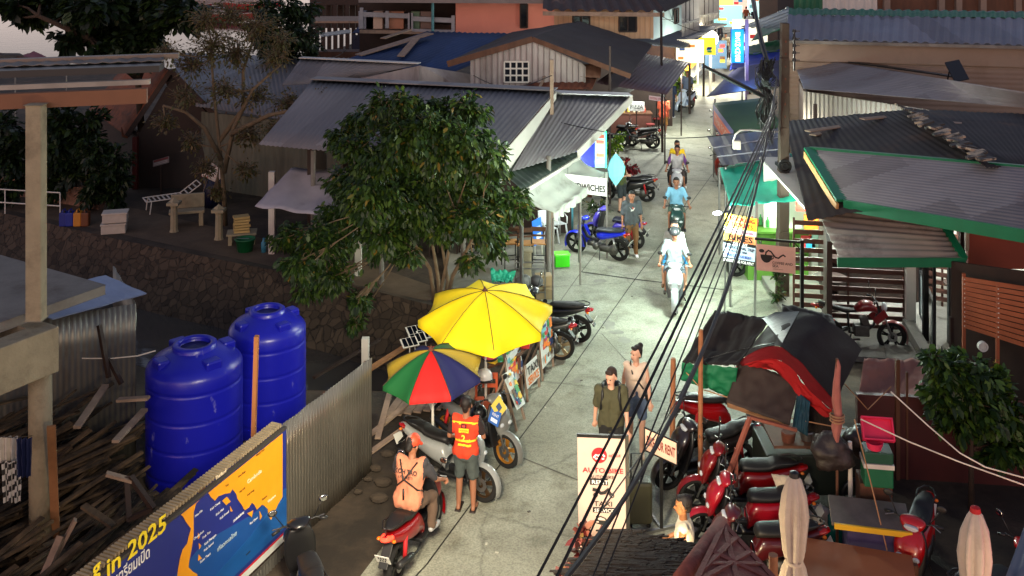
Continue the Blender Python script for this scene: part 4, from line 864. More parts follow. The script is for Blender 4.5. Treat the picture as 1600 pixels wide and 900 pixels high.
def leaf(mb, p, d, n, l, w):
    s = d.cross(n).normalized()*w/2; m = p+d*l*.3-n*l*.03; q = p+d*l*.68-n*l*.09
    mb.add([p, m+s*.9, q+s*.85, p+d*l-n*l*.2, q-s*.85, m-s*.9], [(0, 1, 2, 3, 4, 5)])
def rv(rn):
    while True:
        v = V((rn.uniform(-1, 1), rn.uniform(-1, 1), rn.uniform(-1, 1)))
        if .05 < v.length < 1: return v
def tree(name, label, base, stems, blobs, nleaf, ls, ml, mbk, seed=1, trunk_r=.12, droop=.5, twigs=14, cat='tree', tr=.012, lw=1.0):
    """stems: list of polylines (world); blobs: (centre, radius, flatten)"""
    rn = random.Random(seed); t = thing(name, label, cat, base); tk = MB(); lf = MB(); B0 = V(base)
    ends = []
    for st in stems:
        n = len(st); tk.tube(st, [trunk_r*(1-.6*i/(n-1)) for i in range(n)], 8); ends += [V(st[-1]), V(st[n//2])]
    tot = sum(b[1]**2 for b in blobs)
    for c, r, fl in blobs:
        c = V(c); a = min(ends, key=lambda e: (e-c).length); mid_ = (a+c)/2+rv(rn)*r*.25+V((0, 0, -.1*r))
        tk.tube([a, mid_, c], [trunk_r*.38, trunk_r*.25, trunk_r*.13], 6)
        k = twigs; per = max(3, int(nleaf*r*r/tot/k))
        for i in range(k):
            v = rv(rn); v = v.normalized()*(.35+.65*rn.random())
            e = c+V((v.x*r, v.y*r, v.z*r*fl)); q = (c+e)/2+rv(rn)*r*.15
            s0 = c if rn.random() < .6 else mid_.lerp(c, rn.random())
            tk.tube([s0, q, e], [tr, tr*.75, tr*.4], 4, cap=False)
            for j in range(per):
                tt = rn.random()**.6; p = (q.lerp(e, tt) if rn.random() < .75 else s0.lerp(q, tt))+rv(rn)*r*.24
                dr_ = (e-q).normalized()+rv(rn)*.9+V((0, 0, -droop)); dr_.normalize()
                nn = (V((0, 0, 1))+rv(rn)*.8).normalized()
                l = ls*rn.uniform(.6, 1.25); leaf(lf, p, dr_, nn, l, l*rn.uniform(.38, .54)*lw)
    tk.build('trunk', mbk, t, True); lf.build('crown', ml, t); return t
# big green tree in the middle
tb = G(688, 486); 
def DD(x, y, Y): return D(x, y, Y)
stems = [[tb, DD(690, 450, 22.3), DD(700, 400, 22.1), DD(712, 330, 22.0)], [tb+V((.08, 0, 0)), DD(708, 430, 22.2), DD(735, 380, 22.0), DD(752, 340, 21.8)], [tb+V((-.1, 0, 0)), DD(672, 420, 22.2), DD(640, 370, 22.2), DD(610, 320, 22)], [tb, DD(684, 430, 22.5), DD(672, 360, 22.3), DD(660, 300, 22.4)], [tb+V((.05, .1, 0)), DD(700, 440, 22.8), DD(690, 380, 23), DD(640, 260, 22.6)]]
bl_ = [(600, 170, .50), (560, 190, .45), (640, 215, .75), (700, 185, .60), (735, 170, .5), (720, 230, .8), (660, 260, .95), (600, 250, .85), (555, 235, .5), (545, 290, .7), (585, 310, .9), (650, 320, .9), (715, 300, .9), (765, 250, .55), (765, 310, .7), (800, 325, .5), (745, 350, .65), (540, 350, .7), (600, 370, .6), (500, 380, .6), (450, 370, .45), (470, 410, .5), (520, 430, .5), (665, 175, .55), (668, 205, .7), (770, 380, .4), (690, 355, .5), (560, 470, .3), (555, 505, .24), (640, 400, .3), (735, 410, .28), (535, 215, .4), (690, 230, .8), (810, 310, .3), (480, 450, .35), (630, 160, .3)]
tree('green_tree', 'leafy green tree with several thin stems overhanging the canal', tb, stems, [(DD(x, y, 22.0+.9*sin(i*2.3)), r*1.0, .85) for i, (x, y, r) in enumerate(bl_)], 62000, .15, m_leaf, m_bark, 4, .055, .8, 34)
# sea almond tree, top left
ba = G(215, 262)
st = [[ba, DD(222, 220, 34), DD(215, 120, 34), DD(190, 60, 33)], [DD(215, 120, 34), DD(140, 60, 32), DD(60, 25, 31)], [DD(215, 120, 34), DD(240, 60, 33), DD(260, 10, 33)]]
bl_ = [(20, 5, .8), (60, 15, .7), (110, 20, .9), (150, 5, 1.0), (120, 55, .7), (170, 45, .9), (200, 80, .8), (160, 85, .6), (190, 25, .9), (240, 20, 1), (280, 30, .8), (225, 55, .9), (215, 95, .55), (260, 0, .9), (290, 10, .8), (80, -15, 1.0), (30, 28, .35), (105, 68, .35)]
tree('sea_almond_tree', 'large dark broad leaved tree reaching over the sea at the upper corner', ba, st, [(DD(x, y, 32+sin(i*1.7)), r*.95, .7) for i, (x, y, r) in enumerate(bl_)], 9500, .30, m_leafd, m_dbark, 5, .16, .2, 24, lw=1.45)
# dark bushes behind the concrete frame
bc = G(60, 318)
tree('dark_tree', 'dark dense tree behind the pale concrete column', bc, [[bc, DD(60, 250, 32), DD(50, 200, 32)]], [(DD(x, y, 31.5), r, .8) for x, y, r in [(10, 200, .9), (10, 250, 1), (20, 290, .7), (90, 290, .6), (120, 260, .7), (140, 190, .6), (95, 190, .8), (100, 225, .9), (90, 250, .8), (60, 215, .9), (130, 210, .7)]], 7500, .26, m_leafd, m_dbark, 6, .16, .3, 22)
bd = G(165, 318)
tree('dark_shrub', 'dark rounded shrub beside the brown temple house', bd, [[bd, DD(165, 290, 31), DD(162, 250, 31)]], [(DD(x, y, 30.8), r, .9) for x, y, r in [(150, 235, .7), (178, 250, .6), (160, 280, .75), (175, 305, .5), (145, 300, .5), (185, 285, .45)]], 4200, .2, m_leafd, m_dbark, 8, .1, .3, 22, cat='shrub')
# sparse tree
bs_ = G(352, 352)
st = [[bs_, DD(350, 300, 28.6), DD(343, 230, 28.6), DD(335, 150, 28.4), DD(330, 90, 28.3)], [DD(350, 270, 28.6), DD(365, 200, 28.4), DD(395, 140, 28), DD(440, 100, 27.8)], [DD(346, 250, 28.6), DD(320, 200, 28.3), DD(290, 175, 28), DD(255, 165, 28)], [DD(343, 220, 28.6), DD(380, 170, 28.8), DD(380, 110, 29), DD(400, 50, 29)], [DD(360, 210, 28.4), DD(420, 180, 28), DD(470, 170, 28), DD(520, 160, 27.8)]]
bl_ = [(330, 70, .9), (300, 100, .8), (370, 80, .9), (400, 40, .9), (430, 90, .7), (290, 150, .6), (350, 140, .7), (400, 150, .8), (450, 160, .7), (500, 150, .5), (260, 190, .5), (440, 60, .5), (320, 30, .7), (360, 20, .8), (300, 220, .5), (390, 210, .7), (320, 260, .5), (260, 80, .5), (430, 200, .4), (385, 265, .45), (340, 300, .35)]
tree('sparse_tree', 'thin twiggy tree with few brownish leaves before the grey shed', bs_, st, [(DD(x, y, 28.2+.5*sin(i)), r*.95, .8) for i, (x, y, r) in enumerate(bl_)], 6500, .115, m_leafb, mat('twig_bark', (104, 90, 70), r=.9, v=.3, s=6), 9, .075, .3, 80)
# green trees top centre-left
bt = G(455, 130)
tree('shore_tree', 'bushy dark green tree standing by the jetty shore', bt, [[bt, DD(455, 100, 40), DD(450, 60, 40)]], [(DD(x, y, 39+sin(x)), r, .85) for x, y, r in [(420, 20, .9), (455, 10, .9), (480, 20, .7), (440, 50, 1.1), (475, 55, .8), (420, 60, .9), (460, 80, .8), (430, 85, .7), (405, 45, .7), (490, 75, .5)]], 6500, .22, m_leafd, m_dbark, 11, .18, .4, 26)
# bush on the right and small plants
bb = G(1500, 800, .0); bb = V((6.9, 15.0, 0))
tree('garden_bush', 'broad leaved bush growing by the coffee shop step', bb, [[bb, V((6.9, 15.0, .9)), V((6.9, 15.0, 1.5))]], [(DD(x, y, 15.0), r, .8) for x, y, r in [(1480, 575, .35), (1520, 580, .4), (1470, 610, .35), (1505, 620, .45), (1550, 610, .4), (1490, 655, .4), (1540, 650, .45), (1580, 650, .4), (1590, 690, .35), (1455, 560, .2), (1560, 700, .3)]], 6500, .16, leafmat('bush_leaves', [(0, (20, 44, 14)), (1, (86, 118, 36)), (.5, (38, 66, 20))]), m_dbark, 12, .05, .3, 22, cat='bush')
by = V((8.2, 16.3, 0))
tree('yellow_lit_shrub', 'thin shrub with yellow light painted into its leaves under the slat fence', by, [[by, V((8.1, 16.2, 1.2)), D(1555, 590, 16.1)]], [(D(x, y, 16.1), r, 1) for x, y, r in [(1555, 580, .2), (1560, 600, .22), (1552, 620, .16)]], 420, .07, leafmat('yellow_lit_leaves', [(0, (120, 100, 30)), (1, (190, 160, 70)), (.5, (100, 90, 30))]), m_dbark, 13, .02, .6, 14, cat='shrub')  # yellow light is put into these leaf colours
bp = G(962, 262)
tree('potted_plant', 'bright green leafy plant beside the green lit menu board', bp, [[bp, bp+V((0, 0, .5)), bp+V((.02, 0, .9))]], [(D(x, y, bp.y), r, .9) for x, y, r in [(962, 222, .35), (950, 232, .25), (972, 210, .2), (955, 240, .25)]], 520, .15, m_leafy, m_dbark, 14, .03, .1, 14, cat='plant')
br_ = G(984, 292)
tree('red_leaf_plant', 'dark red leaved plant behind the light blue folded parasol', br_, [[br_, br_+V((0, 0, .4)), br_+V((.02, 0, .7))]], [(D(x, y, br_.y), r, .9) for x, y, r in [(978, 258, .22), (988, 262, .2)]], 260, .16, leafmat('red_leaves', [(0, (130, 20, 30)), (1, (190, 50, 60)), (.5, (60, 20, 20))]), m_dbark, 15, .02, .1, 10, cat='plant')
bq = G(1062, 160)
tree('palm_plant', 'green arching plant behind the man in the grey blue shirt', bq, [[bq, bq+V((0, 0, .5))  , bq+V((.02, 0, 1.0))]], [(D(x, y, bq.y), r, .9) for x, y, r in [(1064, 130, .4), (1074, 126, .35), (1070, 140, .4)]], 420, .28, m_leafy, m_dbark, 16, .03, .1, 12, cat='plant')
bw = V((.95, 12.7, 0))
tree('ti_plant', 'red and green leaved pot plant in front of the tall bike hire banner', bw, [[bw, bw+V((0, 0, .3)), bw+V((.0, 0, .55))]], [(bw+V(v), r, .9) for v, r in [((0, 0, .75), .22), ((-.2, 0, .55), .2), ((.18, 0, .8), .2), ((-.05, .05, .95), .15), ((-.25, -.05, .3), .2), ((.05, 0, .35), .2)]], 520, .16, leafmat('ti_leaves', [(0, (110, 24, 30)), (1, (150, 130, 70)), (.5, (50, 30, 26)), (.8, (170, 90, 80))]), m_dbark, 17, .02, .1, 12, cat='plant')
bv = G(1215, 478)
tree('climber_plant', 'leggy climbing plant twined at the foot of the electricity pole', bv, [[bv, bv+V((0, 0, .6)), bv+V((.05, 0, 1.1))]], [(bv+V((0, 0, z)), .18, 1.2) for z in (.3, .6, .9, 1.2)], 320, .12, m_leaf, m_dbark, 18, .02, .2, 10, cat='plant')
bo = G(937, 385)+V((0, 1.2, 0))
tree('olive_bush', 'small dim bush behind the blue mopeds', bo, [[bo, bo+V((0, 0, .4)), bo+V((0, 0, .8))]], [(D(x, y, bo.y), r, .8) for x, y, r in [(925, 322, .3), (942, 325, .3), (932, 335, .25)]], 420, .1, m_leaf, m_dbark, 19, .02, .2, 12, cat='bush')
bx = G(432, 300)
tree('pot_shrub', 'small leafy shrub in a pale pot beside the white canopy', bx, [[bx, bx+V((0, 0, .6)), bx+V((0, 0, 1))]], [(D(x, y, bx.y), r, .8) for x, y, r in [(425, 255, .35), (412, 265, .3), (435, 262, .3)]], 420, .15, m_leaf, m_dbark, 20, .02, .2, 12, cat='shrub')
mb = MB(); mb.lathe([(0, 0), (.2, 0), (.26, .34), (.23, .34), (.2, .3), (0, .3)], bx+V((0, 0, .0)), 18); solo(mb, 'flower_pot', m_conc2, 'pale pot holding the shrub beside the white canopy', 'pot')
# ================================================================ POLES, WIRES, AWNINGS AND TARPS ON THE RIGHT
m_pole = mat('pole_concrete', (70, 56, 45), r=.9, v=.3, s=3, c2=(74, 58, 48), cs=1.5, b=.5, bs=20, st=(1, 1, .4))
m_cable = mat('black_cable', (14, 13, 13), r=.5, v=0)
pp = G(1222, 468)
pl = thing('electricity_pole', 'tall square concrete electricity pole rising beside the coffee sign', 'pole', pp)
top = D(1226, 36, pp.y); mb = MB()
for i in range(8):
    a = pp.lerp(V((top.x, top.y, top.z)), i/8); b = pp.lerp(top, (i+1)/8); w = .30-.10*i/8
    mb.bar(a, b, w, w-.04)
mb.build('pole', m_pole, pl, bev=.012)
mb = MB()
for i in range(14): z = pp.z+(top.z-pp.z)*(.35+.045*i); x = pp.x+(top.x-pp.x)*(.35+.045*i); mb.box((x, pp.y-.118, z), (.035, .012, .05))
mb.build('bolt', m_rust, pl)
mb = MB(); bx = D(1240, 60, pp.y); mb.bar(bx+V((.0, -.05, -.75)), bx+V((0, -.05, .2)), .04)
for k in range(5): z = bx.z+.15-k*.17; mb.cyl((bx.x, bx.y-.05, z), (bx.x, bx.y-.05, z+.07), .05, .035); mb.bar((bx.x, bx.y-.05, z+.03), (bx.x+.12, bx.y-.1, z+.03), .02)
mb.build('insulator_rack', m_black, pl)
mb = MB(); t = D(1223, 257, pp.y); mb.lathe([(.11, -.03), (.16, -.03), (.16, .03), (.11, .03), (.11, -.03)], (t.x, t.y-.17, t.z), 20, 'y'); mb.lathe([(.05, -.02), (.09, -.02), (.09, .02), (.05, .02)], (t.x, t.y-.17, t.z), 16, 'y'); mb.build('cable_coil', m_cable, pl)
mb = MB(); mb.bar(t+V((-.14, 0, .0)), t+V((.14, 0, .0)), .34, .07); mb.build('band', m_black, pl)
# street light on its arm
q = D(1151, 226, 22.9); la = thing('street_light', 'small unlit street light box on a curved white arm', 'lamp', q)
mb = MB(); mb.box(q, (.17, .14, .2)); mb.build('lamp_head', mat('lamp_grey', (170, 160, 150)), la, bev=.01)
mb = MB(); mb.tube([q+V((-.08, 0, .05)), D(1149, 210, 22.9), D(1156, 204, 22.9), D(1172, 203, 23.1), D(1216, 206, 23.3)], .022, 8); mb.build('arm', m_white, la, True)
# cable tangle on the pole
rn = random.Random(11)
for k in range(9):
    mb = MB(); x0 = 1196+rn.uniform(-6, 18); pts = []
    for i in range(9):
        t = i/8; pts.append(D(x0+rn.uniform(-7, 7)+4*sin(t*9+k), 95+t*(105+rn.uniform(-20, 40)), pp.y-.25+rn.uniform(-.08, .08)))
    for i in range(7): mb.tube([p+V((rn.uniform(-.08, .08), rn.uniform(-.05, .05), rn.uniform(-.1, .1))) for p in pts], .012, 4)
    if k < 6: solo(mb, 'cable_bundle', m_cable, 'tangle of drooping black cables hanging beside the concrete pole', 'cables', group='cable tangle on the pole')
mb = MB()
for k in range(7):
    c = D(1197+k*1.5, 118+k*2, pp.y-.35); mb.tube([c+V((.18*cos(a), .03*sin(2*a), .13*sin(a)))*1.0 for a in [i*2*pi/16 for i in range(17)]], .008, 4)
solo(mb, 'cable_loop', m_cable, 'coiled loop of spare cable hanging above the tangle', 'cables')
mb = MB(); mb.tube([D(1198, 95, 23.2), D(1190, 70, 24), D(1180, 20, 26), D(1172, -20, 30)], .05, 6); mb.tube([D(1204, 110, 23.2), D(1196, 82, 24), D(1183, 30, 26), D(1176, -20, 30)], .035, 6); solo(mb, 'cable_run', m_cable, 'thick twisted cable run climbing from the pole to the top of the view', 'cables')
mb = MB(); mb.cyl(D(1101, 104, 20), D(1192, 150, 22.8), .035); mb.cyl(D(1130, 119, 21), D(1192, 150, 22.8), .05); solo(mb, 'cable_run', m_cable, 'straight thick black cable slanting down across the lane to pole', 'cables')
# long cables running down towards the viewer
cabs = [((1213, 150), (838, 905), .013, 8), ((1212, 165), (868, 905), .015, 8), ((1210, 180), (890, 905), .009, 8), ((1214, 190), (925, 905), .008, 8), ((1216, 196), (943, 905), .007, 8), ((1214, 120), (883, 905), .018, 5.6), ((1212, 130), (1010, 700), .008, 10)]
cl = ['first long black cable from the left running down the lane', 'second long thick cable from the left running down the lane', 'thin cable beside the second thick one down the lane', 'thin pale edged cable in the middle of the group down the lane', 'rightmost of the thin cables running down the lane', 'thickest black cable crossing the tall hire banner', 'fine black wire ending above the bike for rent board']
mid_px = [(1118, 360), (1122, 370), (1128, 370), (1134, 385), (1140, 390), (1100, 545), (1126, 470)]
for (s0, s1, r, Y1), lab, mp_ in zip(cabs, cl, mid_px):
    mb = MB(); Y0 = 23.2; P = []
    for i in range(25):
        t = i/24
        x = (1-t)**2*s0[0]+2*t*(1-t)*(2*mp_[0]-.5*(s0[0]+s1[0]))+t*t*s1[0]; y = (1-t)**2*s0[1]+2*t*(1-t)*(2*mp_[1]-.5*(s0[1]+s1[1]))+t*t*s1[1]
        iY = (1-t)/Y0+t/Y1; P.append(D(x, y, 1/iY))
    d = (P[-1]-P[-2]); P.append(P[-1]+d*6); mb.tube(P, r, 6); solo(mb, 'overhead_cable', m_cable, lab, 'cable', group='cables running down the lane')
# white ropes lower right
for pts, lab in [([D(1392, 612, 13.5), D(1450, 665, 13), D(1500, 708, 12.6), D(1540, 730, 12.4), D(1620, 752, 12)], 'upper white rope sagging across the dark yard'), ([D(1345, 655, 13.6), D(1420, 690, 13.2), D(1500, 722, 12.8), D(1620, 765, 12.2)], 'lower white rope running straight across the dark yard')]:
    mb = MB(); mb.tube(pts, .009, 5); solo(mb, 'rope', mat('white_rope', (225, 215, 200), r=.9), lab, 'rope', group='ropes over the yard')
# ---- awnings on the right side of the lane
def tarp(name, label, cs, m, sag=.15, wr=.04, group=None, poles=(), th=.01, nu=30, nv=14, cat='tarp', seed=0, fold=6):
    t = thing(name, label, cat, (cs[0].x, cs[0].y, 0), group); mb = MB()
    mb.patch(*cs, nu, nv, lambda u, w: -sag*sin(pi*u)*sin(pi*w)+wr*NZ.noise(V((u*fold, w*fold, seed)))+wr*.5*NZ.noise(V((u*fold*3, w*2, seed+5))), th)
    mb.build('sheet', m, t, True)
    for p in poles:
        mb = MB(); mb.cyl((p.x, p.y, 0), p, .03, n=8); mb.build('pole', m_steel, t)
    return t
m_teal = mat('teal_cloth', (20, 165, 140), r=.8, v=.18, s=1.5, b=.2, bs=12)
m_navy = mat('dark_slate_cloth', (46, 44, 58), r=.5, v=.2, s=1.2)
m_dgreen = mat('dark_green_cloth', (40, 74, 34), r=.8, v=.2, s=1)
tarp('stall_awning', 'teal cloth awning over the market stall beside the pole', (G(1141, 322, 2.35), G(1262, 312, 2.5), G(1240, 240, 2.75), G(1124, 262, 2.35)), m_teal, .12, .05, poles=(G(1141, 322, 2.33), G(1124, 262, 2.33)))
aw = thing('dark_awning', 'dark slate sheet awning between the teal cloth and green canopy', 'awning', G(1140, 300))
roofpart(aw, (G(1128, 259, 2.5), G(1236, 246, 2.9), G(1216, 200, 3.0), G(1105, 214, 2.5)), m_navy, .5, .03, box=True, name='sheet')
for a, b in [((1114, 231), (1222, 214)), ((1120, 245), (1226, 232))]:
    mb = MB(); mb.bar(G(*a, 2.56), G(*b, 2.96), .03, .03); mb.build('batten', mat('pale_batten', (150, 150, 160)), aw)
mb = MB(); p = G(1128, 259, 2.48); mb.cyl((p.x+.1, p.y, 0), (p.x+.1, p.y, 2.45), .03); mb.build('post', m_steel, aw)
ca = thing('green_canopy', 'dark green box canopy with orange printed side banner', 'canopy', G(1140, 250))
g1, g2, g3, g4 = G(1147, 210, 2.6), G(1226, 199, 2.95), G(1190, 153, 3.0), G(1115, 161, 2.6)
mb = MB(); mb.patch(g1, g2, g3, g4, 20, 10, lambda u, w: -.06*sin(pi*u)*sin(pi*w), .02); mb.build('top_cloth', m_dgreen, ca, True)
B2_ = Board(ca, g4+V((-.02, 0, -.75)), g1+V((-.02, 0, -.62)), g4+V((-.02, 0, -.02)))
B2_.rect('side_banner', 0, 0, 1, 1, (96, 96, 150), 1); B2_.rect('print', .06, .1, .94, .75, (190, 90, 60), 2, e=.25)
B2_.text('THAI FOOD', .12, .3, .3, (220, 190, 170), width=.7, l=3)
for p in (g1, g4): mb = MB(); mb.cyl((p.x, p.y, 0), p, .03); mb.build('post', m_steel, ca)
rp = thing('purple_grey_roof', 'shop roof of violet grey ribbed sheet lit blue by the sign', 'roof', G(1150, 170))
f1, f2, f3, f4 = G(1104, 152, 2.7), G(1222, 134, 3.1), G(1232, 92, 3.3), G(1148, 108, 2.9)
roofpart(rp, (f2, f3, f4, f1), mat('violet_sheet', (100, 96, 128), r=.35, m=.3, v=.15), .2, .03)
for p in (f1, f4): mb = MB(); mb.cyl((p.x+.3, p.y, 0), (p.x+.3, p.y, p.z-.05), .04); mb.build('post', m_steel, rp)
wall(rp, 'shop_front', (f1.x+1.6, f1.y+.6), (f2.x-.3, f2.y+.4), 0, 2.7, m_white, .08)
tarp('blue_tarp', 'blue tarpaulin behind the glowing blue sign', (G(1140, 110, 2.9), G(1236, 92, 3.1), G(1228, 76, 3.2), G(1145, 88, 2.9)), mat('royal_blue_cloth', (44, 66, 190), r=.6, v=.15), .1, .05)
tarp('green_tarp', 'lower green tarpaulin above the blue one', (G(1160, 86, 3.0), G(1240, 78, 3.2), G(1236, 58, 3.5), G(1168, 72, 3.1)), m_greenroof, .1, .05)
tarp('green_tarp', 'upper green tarpaulin with white marks on its edge', (G(1172, 66, 3.5), G(1232, 40, 4.4), G(1232, 10, 4.8), G(1205, 24, 4.2)), m_greenroof, .1, .05)
# stall beneath teal awning, lit green and white
stl = thing('market_stall', 'lit green fronted market stall under the teal awning', 'stall', (6.3, 24.8, 0))
mb = MB(); mb.box((6.6, 25.1, .6), (1.5, .7, 1.2)); mb.box((6.6, 25.0, 1.23), (1.6, .8, .05)); mb.build('counter', mat('lime_panel', (84, 128, 46), r=.5), stl)
mb = MB(); mb.box((7.3, 25.9, 1.2), (2.4, .06, 2.3)); mb.build('back_panel', m_white, stl)
mb = MB(); mb.box((7.4, 24.6, 2.0), (.8, .05, .45)); mb.build('red_panel', flat((220, 50, 40)), stl)
for i in range(10):
    x, y, z = 6.0+.13*i, 24.95+.1*(i % 3), 1.27; mb = MB(); mb.lathe([(0, 0), (.045, 0), (.05, .16), (.02, .2), (.02, .26), (0, .26)], (x, y, z), 10)
    solo(mb, 'bottle', flat(random.choice([(240, 200, 60), (200, 60, 40), (220, 220, 220), (60, 140, 70)])), 'small bottle standing on the lime green stall counter', 'bottle', group='bottles on the lime stall')
# ---- signs
def post(par, a, b, w=.05, m=None, name='post'):
    mb = MB(); mb.bar(a, b, w); return mb.build(name, m or m_black, par)
bk = thing('booking_sign', 'stacked coloured sign offering booking tickets, bikes and snorkeling trips', 'sign', G(1160, 470))
Ys = 22.3; BK = Board(bk, D(1129, 408, Ys), D(1179, 417, Ys), D(1133, 333, Ys))
BK.rect('panel', 0, 0, 1, 1, (214, 214, 208), 0); BK.rect('field', 0, .72, 1, 1, (238, 196, 50), 1); BK.rect('field', .1, .735, .66, .985, (236, 206, 120), 1.5)
BK.rect('field', .0, .62, 1, .72, (210, 190, 200), 1); BK.rect('field', 0, .45, .2, .62, (240, 190, 60), 1); BK.rect('field', .2, .45, 1, .62, (238, 140, 90), 1)
BK.rect('field', 0, .385, 1, .45, (20, 20, 24), 1); BK.rect('field', 0, .1, 1, .385, (176, 196, 216), 1); BK.rect('field', 0, 0, 1, .1, (24, 24, 30), 1)
for s, a, b, h, c, w in [('BOOKING', .12, .88, .09, (190, 20, 30), .8), ('TICKETS', .18, .76, .09, (190, 20, 30), .7), ('TOURS & TRAVEL', .06, .645, .045, (130, 70, 110), .86), ('BIKES', .12, .475, .12, (16, 16, 16), .76), ('FOR RENT', .24, .395, .042, (235, 235, 235), .5), ('SNORKELING TRIP', .03, .30, .065, (40, 50, 70), .93), ('PRIVATE TRIP', .22, .23, .045, (40, 50, 70), .52), ('TAXI CAR TAXI BOAT', .1, .135, .06, (30, 80, 170), .78), ('SNORKELING FOR RENT', .02, .02, .06, (230, 230, 230), .95)]: BK.text(s, a, b, h, c, width=w, bold=.02)
post(bk, V((D(1180, 410, Ys).x, Ys+.05, 0)), D(1183, 330, Ys)+V((0, .05, .2)), .05, m_steel); post(bk, V((D(1133, 410, Ys).x, Ys+.05, 0)), D(1134, 410, Ys)+V((0, .05, 0)), .03, m_steel)
cs = thing('coffee_sign', 'pink coffee shop sign with cup drawing hanging from black bracket', 'sign', G(1240, 520))
Ys = 20.9; CS = Board(cs, D(1182, 422, Ys), D(1243, 428, Ys), D(1182, 381, Ys))
CS.rect('panel', 0, 0, 1, 1, (216, 168, 156), 0)
CS.text('COFFEE AND', .4, .3, .1, (60, 40, 40), width=.52, bold=.01); CS.text('SEA', .4, .18, .1, (60, 40, 40), width=.16, bold=.01); CS.text('coffee & bakery', .42, .1, .035, (90, 60, 60), width=.26)
CS.poly('cup', [(.1+.30*t/12, .62) for t in range(13)]+[(.25+.15*cos(a), .6-.28*sin(a)) for a in [i*pi/10 for i in range(1, 10)]], (30, 24, 24), 2)
CS.poly('fish', [(.13+.07*cos(a), .76+.07*sin(a)) for a in [i*pi/5 for i in range(10)]], (30, 24, 24), 2)
def stroke(Bd, pts, w, c, l=3, name='stroke'):
    P = [V((x, y, 0)) for x, y in pts]; Lq, Rq = [], []
    for i, p in enumerate(P):
        d = (P[min(i+1, len(P)-1)]-P[max(i-1, 0)]); d = V((d.x*Bd.w, d.y*Bd.h, 0)).normalized(); n = V((-d.y/Bd.w, d.x/Bd.h, 0))*w; Lq.append(p+n); Rq.append(p-n)
    mb = MB()
    for i in range(len(P)-1): mb.prism([Bd.at(q.x, q.y, l) for q in (Lq[i], Lq[i+1], Rq[i+1], Rq[i])], Bd.n*.003)
    return mb.build(name, flat(c), Bd.par)
stroke(CS, [(.23, .62), (.24, .72), (.3, .8), (.37, .76), (.42, .66), (.48, .56), (.56, .54), (.62, .62), (.68, .68), (.74, .62)], .016, (30, 24, 24))
stroke(CS, [(.36, .6), (.42, .6), (.43, .52), (.37, .46)], .01, (30, 24, 24))
pbr = G(1254, 520); pbr = V((D(1254, 400, Ys).x, Ys+.05, 0)); post(cs, pbr, V((pbr.x, pbr.y, D(0, 376, Ys).z)), .07); post(cs, D(1180, 374, Ys)+V((0, .05, 0)), D(1256, 380, Ys)+V((0, .05, 0)), .045)
post(cs, D(1190, 376, Ys)+V((0, .03, 0)), D(1190, 383, Ys)+V((0, .03, 0)), .015); post(cs, D(1236, 380, Ys)+V((0, .03, 0)), D(1236, 388, Ys)+V((0, .03, 0)), .015); post(cs, D(1240, 378, Ys)+V((0, .05, 0)), D(1254, 394, Ys)+V((0, .05, 0)), .02)
ab = thing('bike_hire_banner', 'tall white banner stand reading auto bike rent and taxi service', 'banner', G(944, 905))
AB = Board(ab, V((D(905, 900, 13.35).x, 13.35, .05)), V((D(980, 900, 13.35).x, 13.3, .05)), V((D(902, 680, 13.35).x, 13.35, D(902, 680, 13.35).z)))
AB.rect('panel', 0, 0, 1, 1, (198, 168, 156), 0)
for s, a, b, h, c, w in [('AUTO BIKE', .1, .745, .035, (196, 24, 36), .84), ('AUTO BIKE', .25, .705, .022, (60, 50, 50), .5), ('RENT', .28, .665, .028, (235, 230, 225), .34), ('TAXI', .32, .51, .035, (40, 36, 36), .38), ('SERVICE', .33, .468, .024, (230, 225, 220), .4), ('ออโต้ไบค์', .64, .86, .018, (196, 40, 50), .24)]: AB.text(s, a, b, h, c, width=w, bold=.01, l=4)
AB.rect('plate', .25, .655, .62, .70, (30, 28, 28), 1.5); AB.rect('plate', .3, .46, .76, .498, (30, 28, 28), 1.5)
AB.poly('logo', [(.45+.16*cos(a)*1.0, .865+.16*sin(a)*AB.w/AB.h) for a in [i*pi/12 for i in range(24)]], (200, 24, 36), 1.5)
stroke(AB, [(.33, .85), (.38, .87), (.44, .865), (.5, .885), (.56, .86)], .012, (235, 225, 220), l=4); stroke(AB, [(.36, .845), (.42, .845)], .01, (235, 225, 220), l=4); stroke(AB, [(.5, .845), (.55, .845)], .01, (235, 225, 220), l=4)
stroke(AB, [(.3, .625), (.4, .62), (.47, .60), (.55, .605), (.62, .63), (.66, .6), (.72, .575)], .022, (30, 28, 28)); 
for a in (.36, .7): AB.poly('wheel_mark', [(a+.05*cos(t), .585+.05*sin(t)*AB.w/AB.h) for t in [i*pi/8 for i in range(16)]], (30, 28, 28), 3); AB.poly('wheel_hub', [(a+.025*cos(t), .585+.025*sin(t)*AB.w/AB.h) for t in [i*pi/8 for i in range(16)]], (200, 180, 172), 4)
AB.poly('car_mark', [(.33, .405), (.38, .43), (.46, .438), (.56, .425), (.62, .40), (.62, .375), (.5, .372), (.36, .385)], (36, 34, 34), 2); AB.poly('car_glass', [(.4, .422), (.46, .43), (.54, .42), (.56, .408), (.42, .41)], (210, 190, 180), 3); AB.rect('car_light', .36, .392, .42, .4, (210, 190, 180), 3)
post(ab, AB.at(1.02, -.02, -3), AB.at(1.02, 1.01, -3), .05); post(ab, AB.at(-.01, 1.0, -2), AB.at(1.03, 1.0, -2), .04); post(ab, AB.at(.3, 0, -3), AB.at(.3, 0, -3)+V((0, .5, -.02)), .04)
bf = thing('rent_board', 'small pale board on a black post reading bike for rent', 'sign', G(1035, 800))
Yb = 14.5; BF = Board(bf, D(1007, 703, Yb), D(1058, 727, Yb-.25), D(1007, 668, Yb))
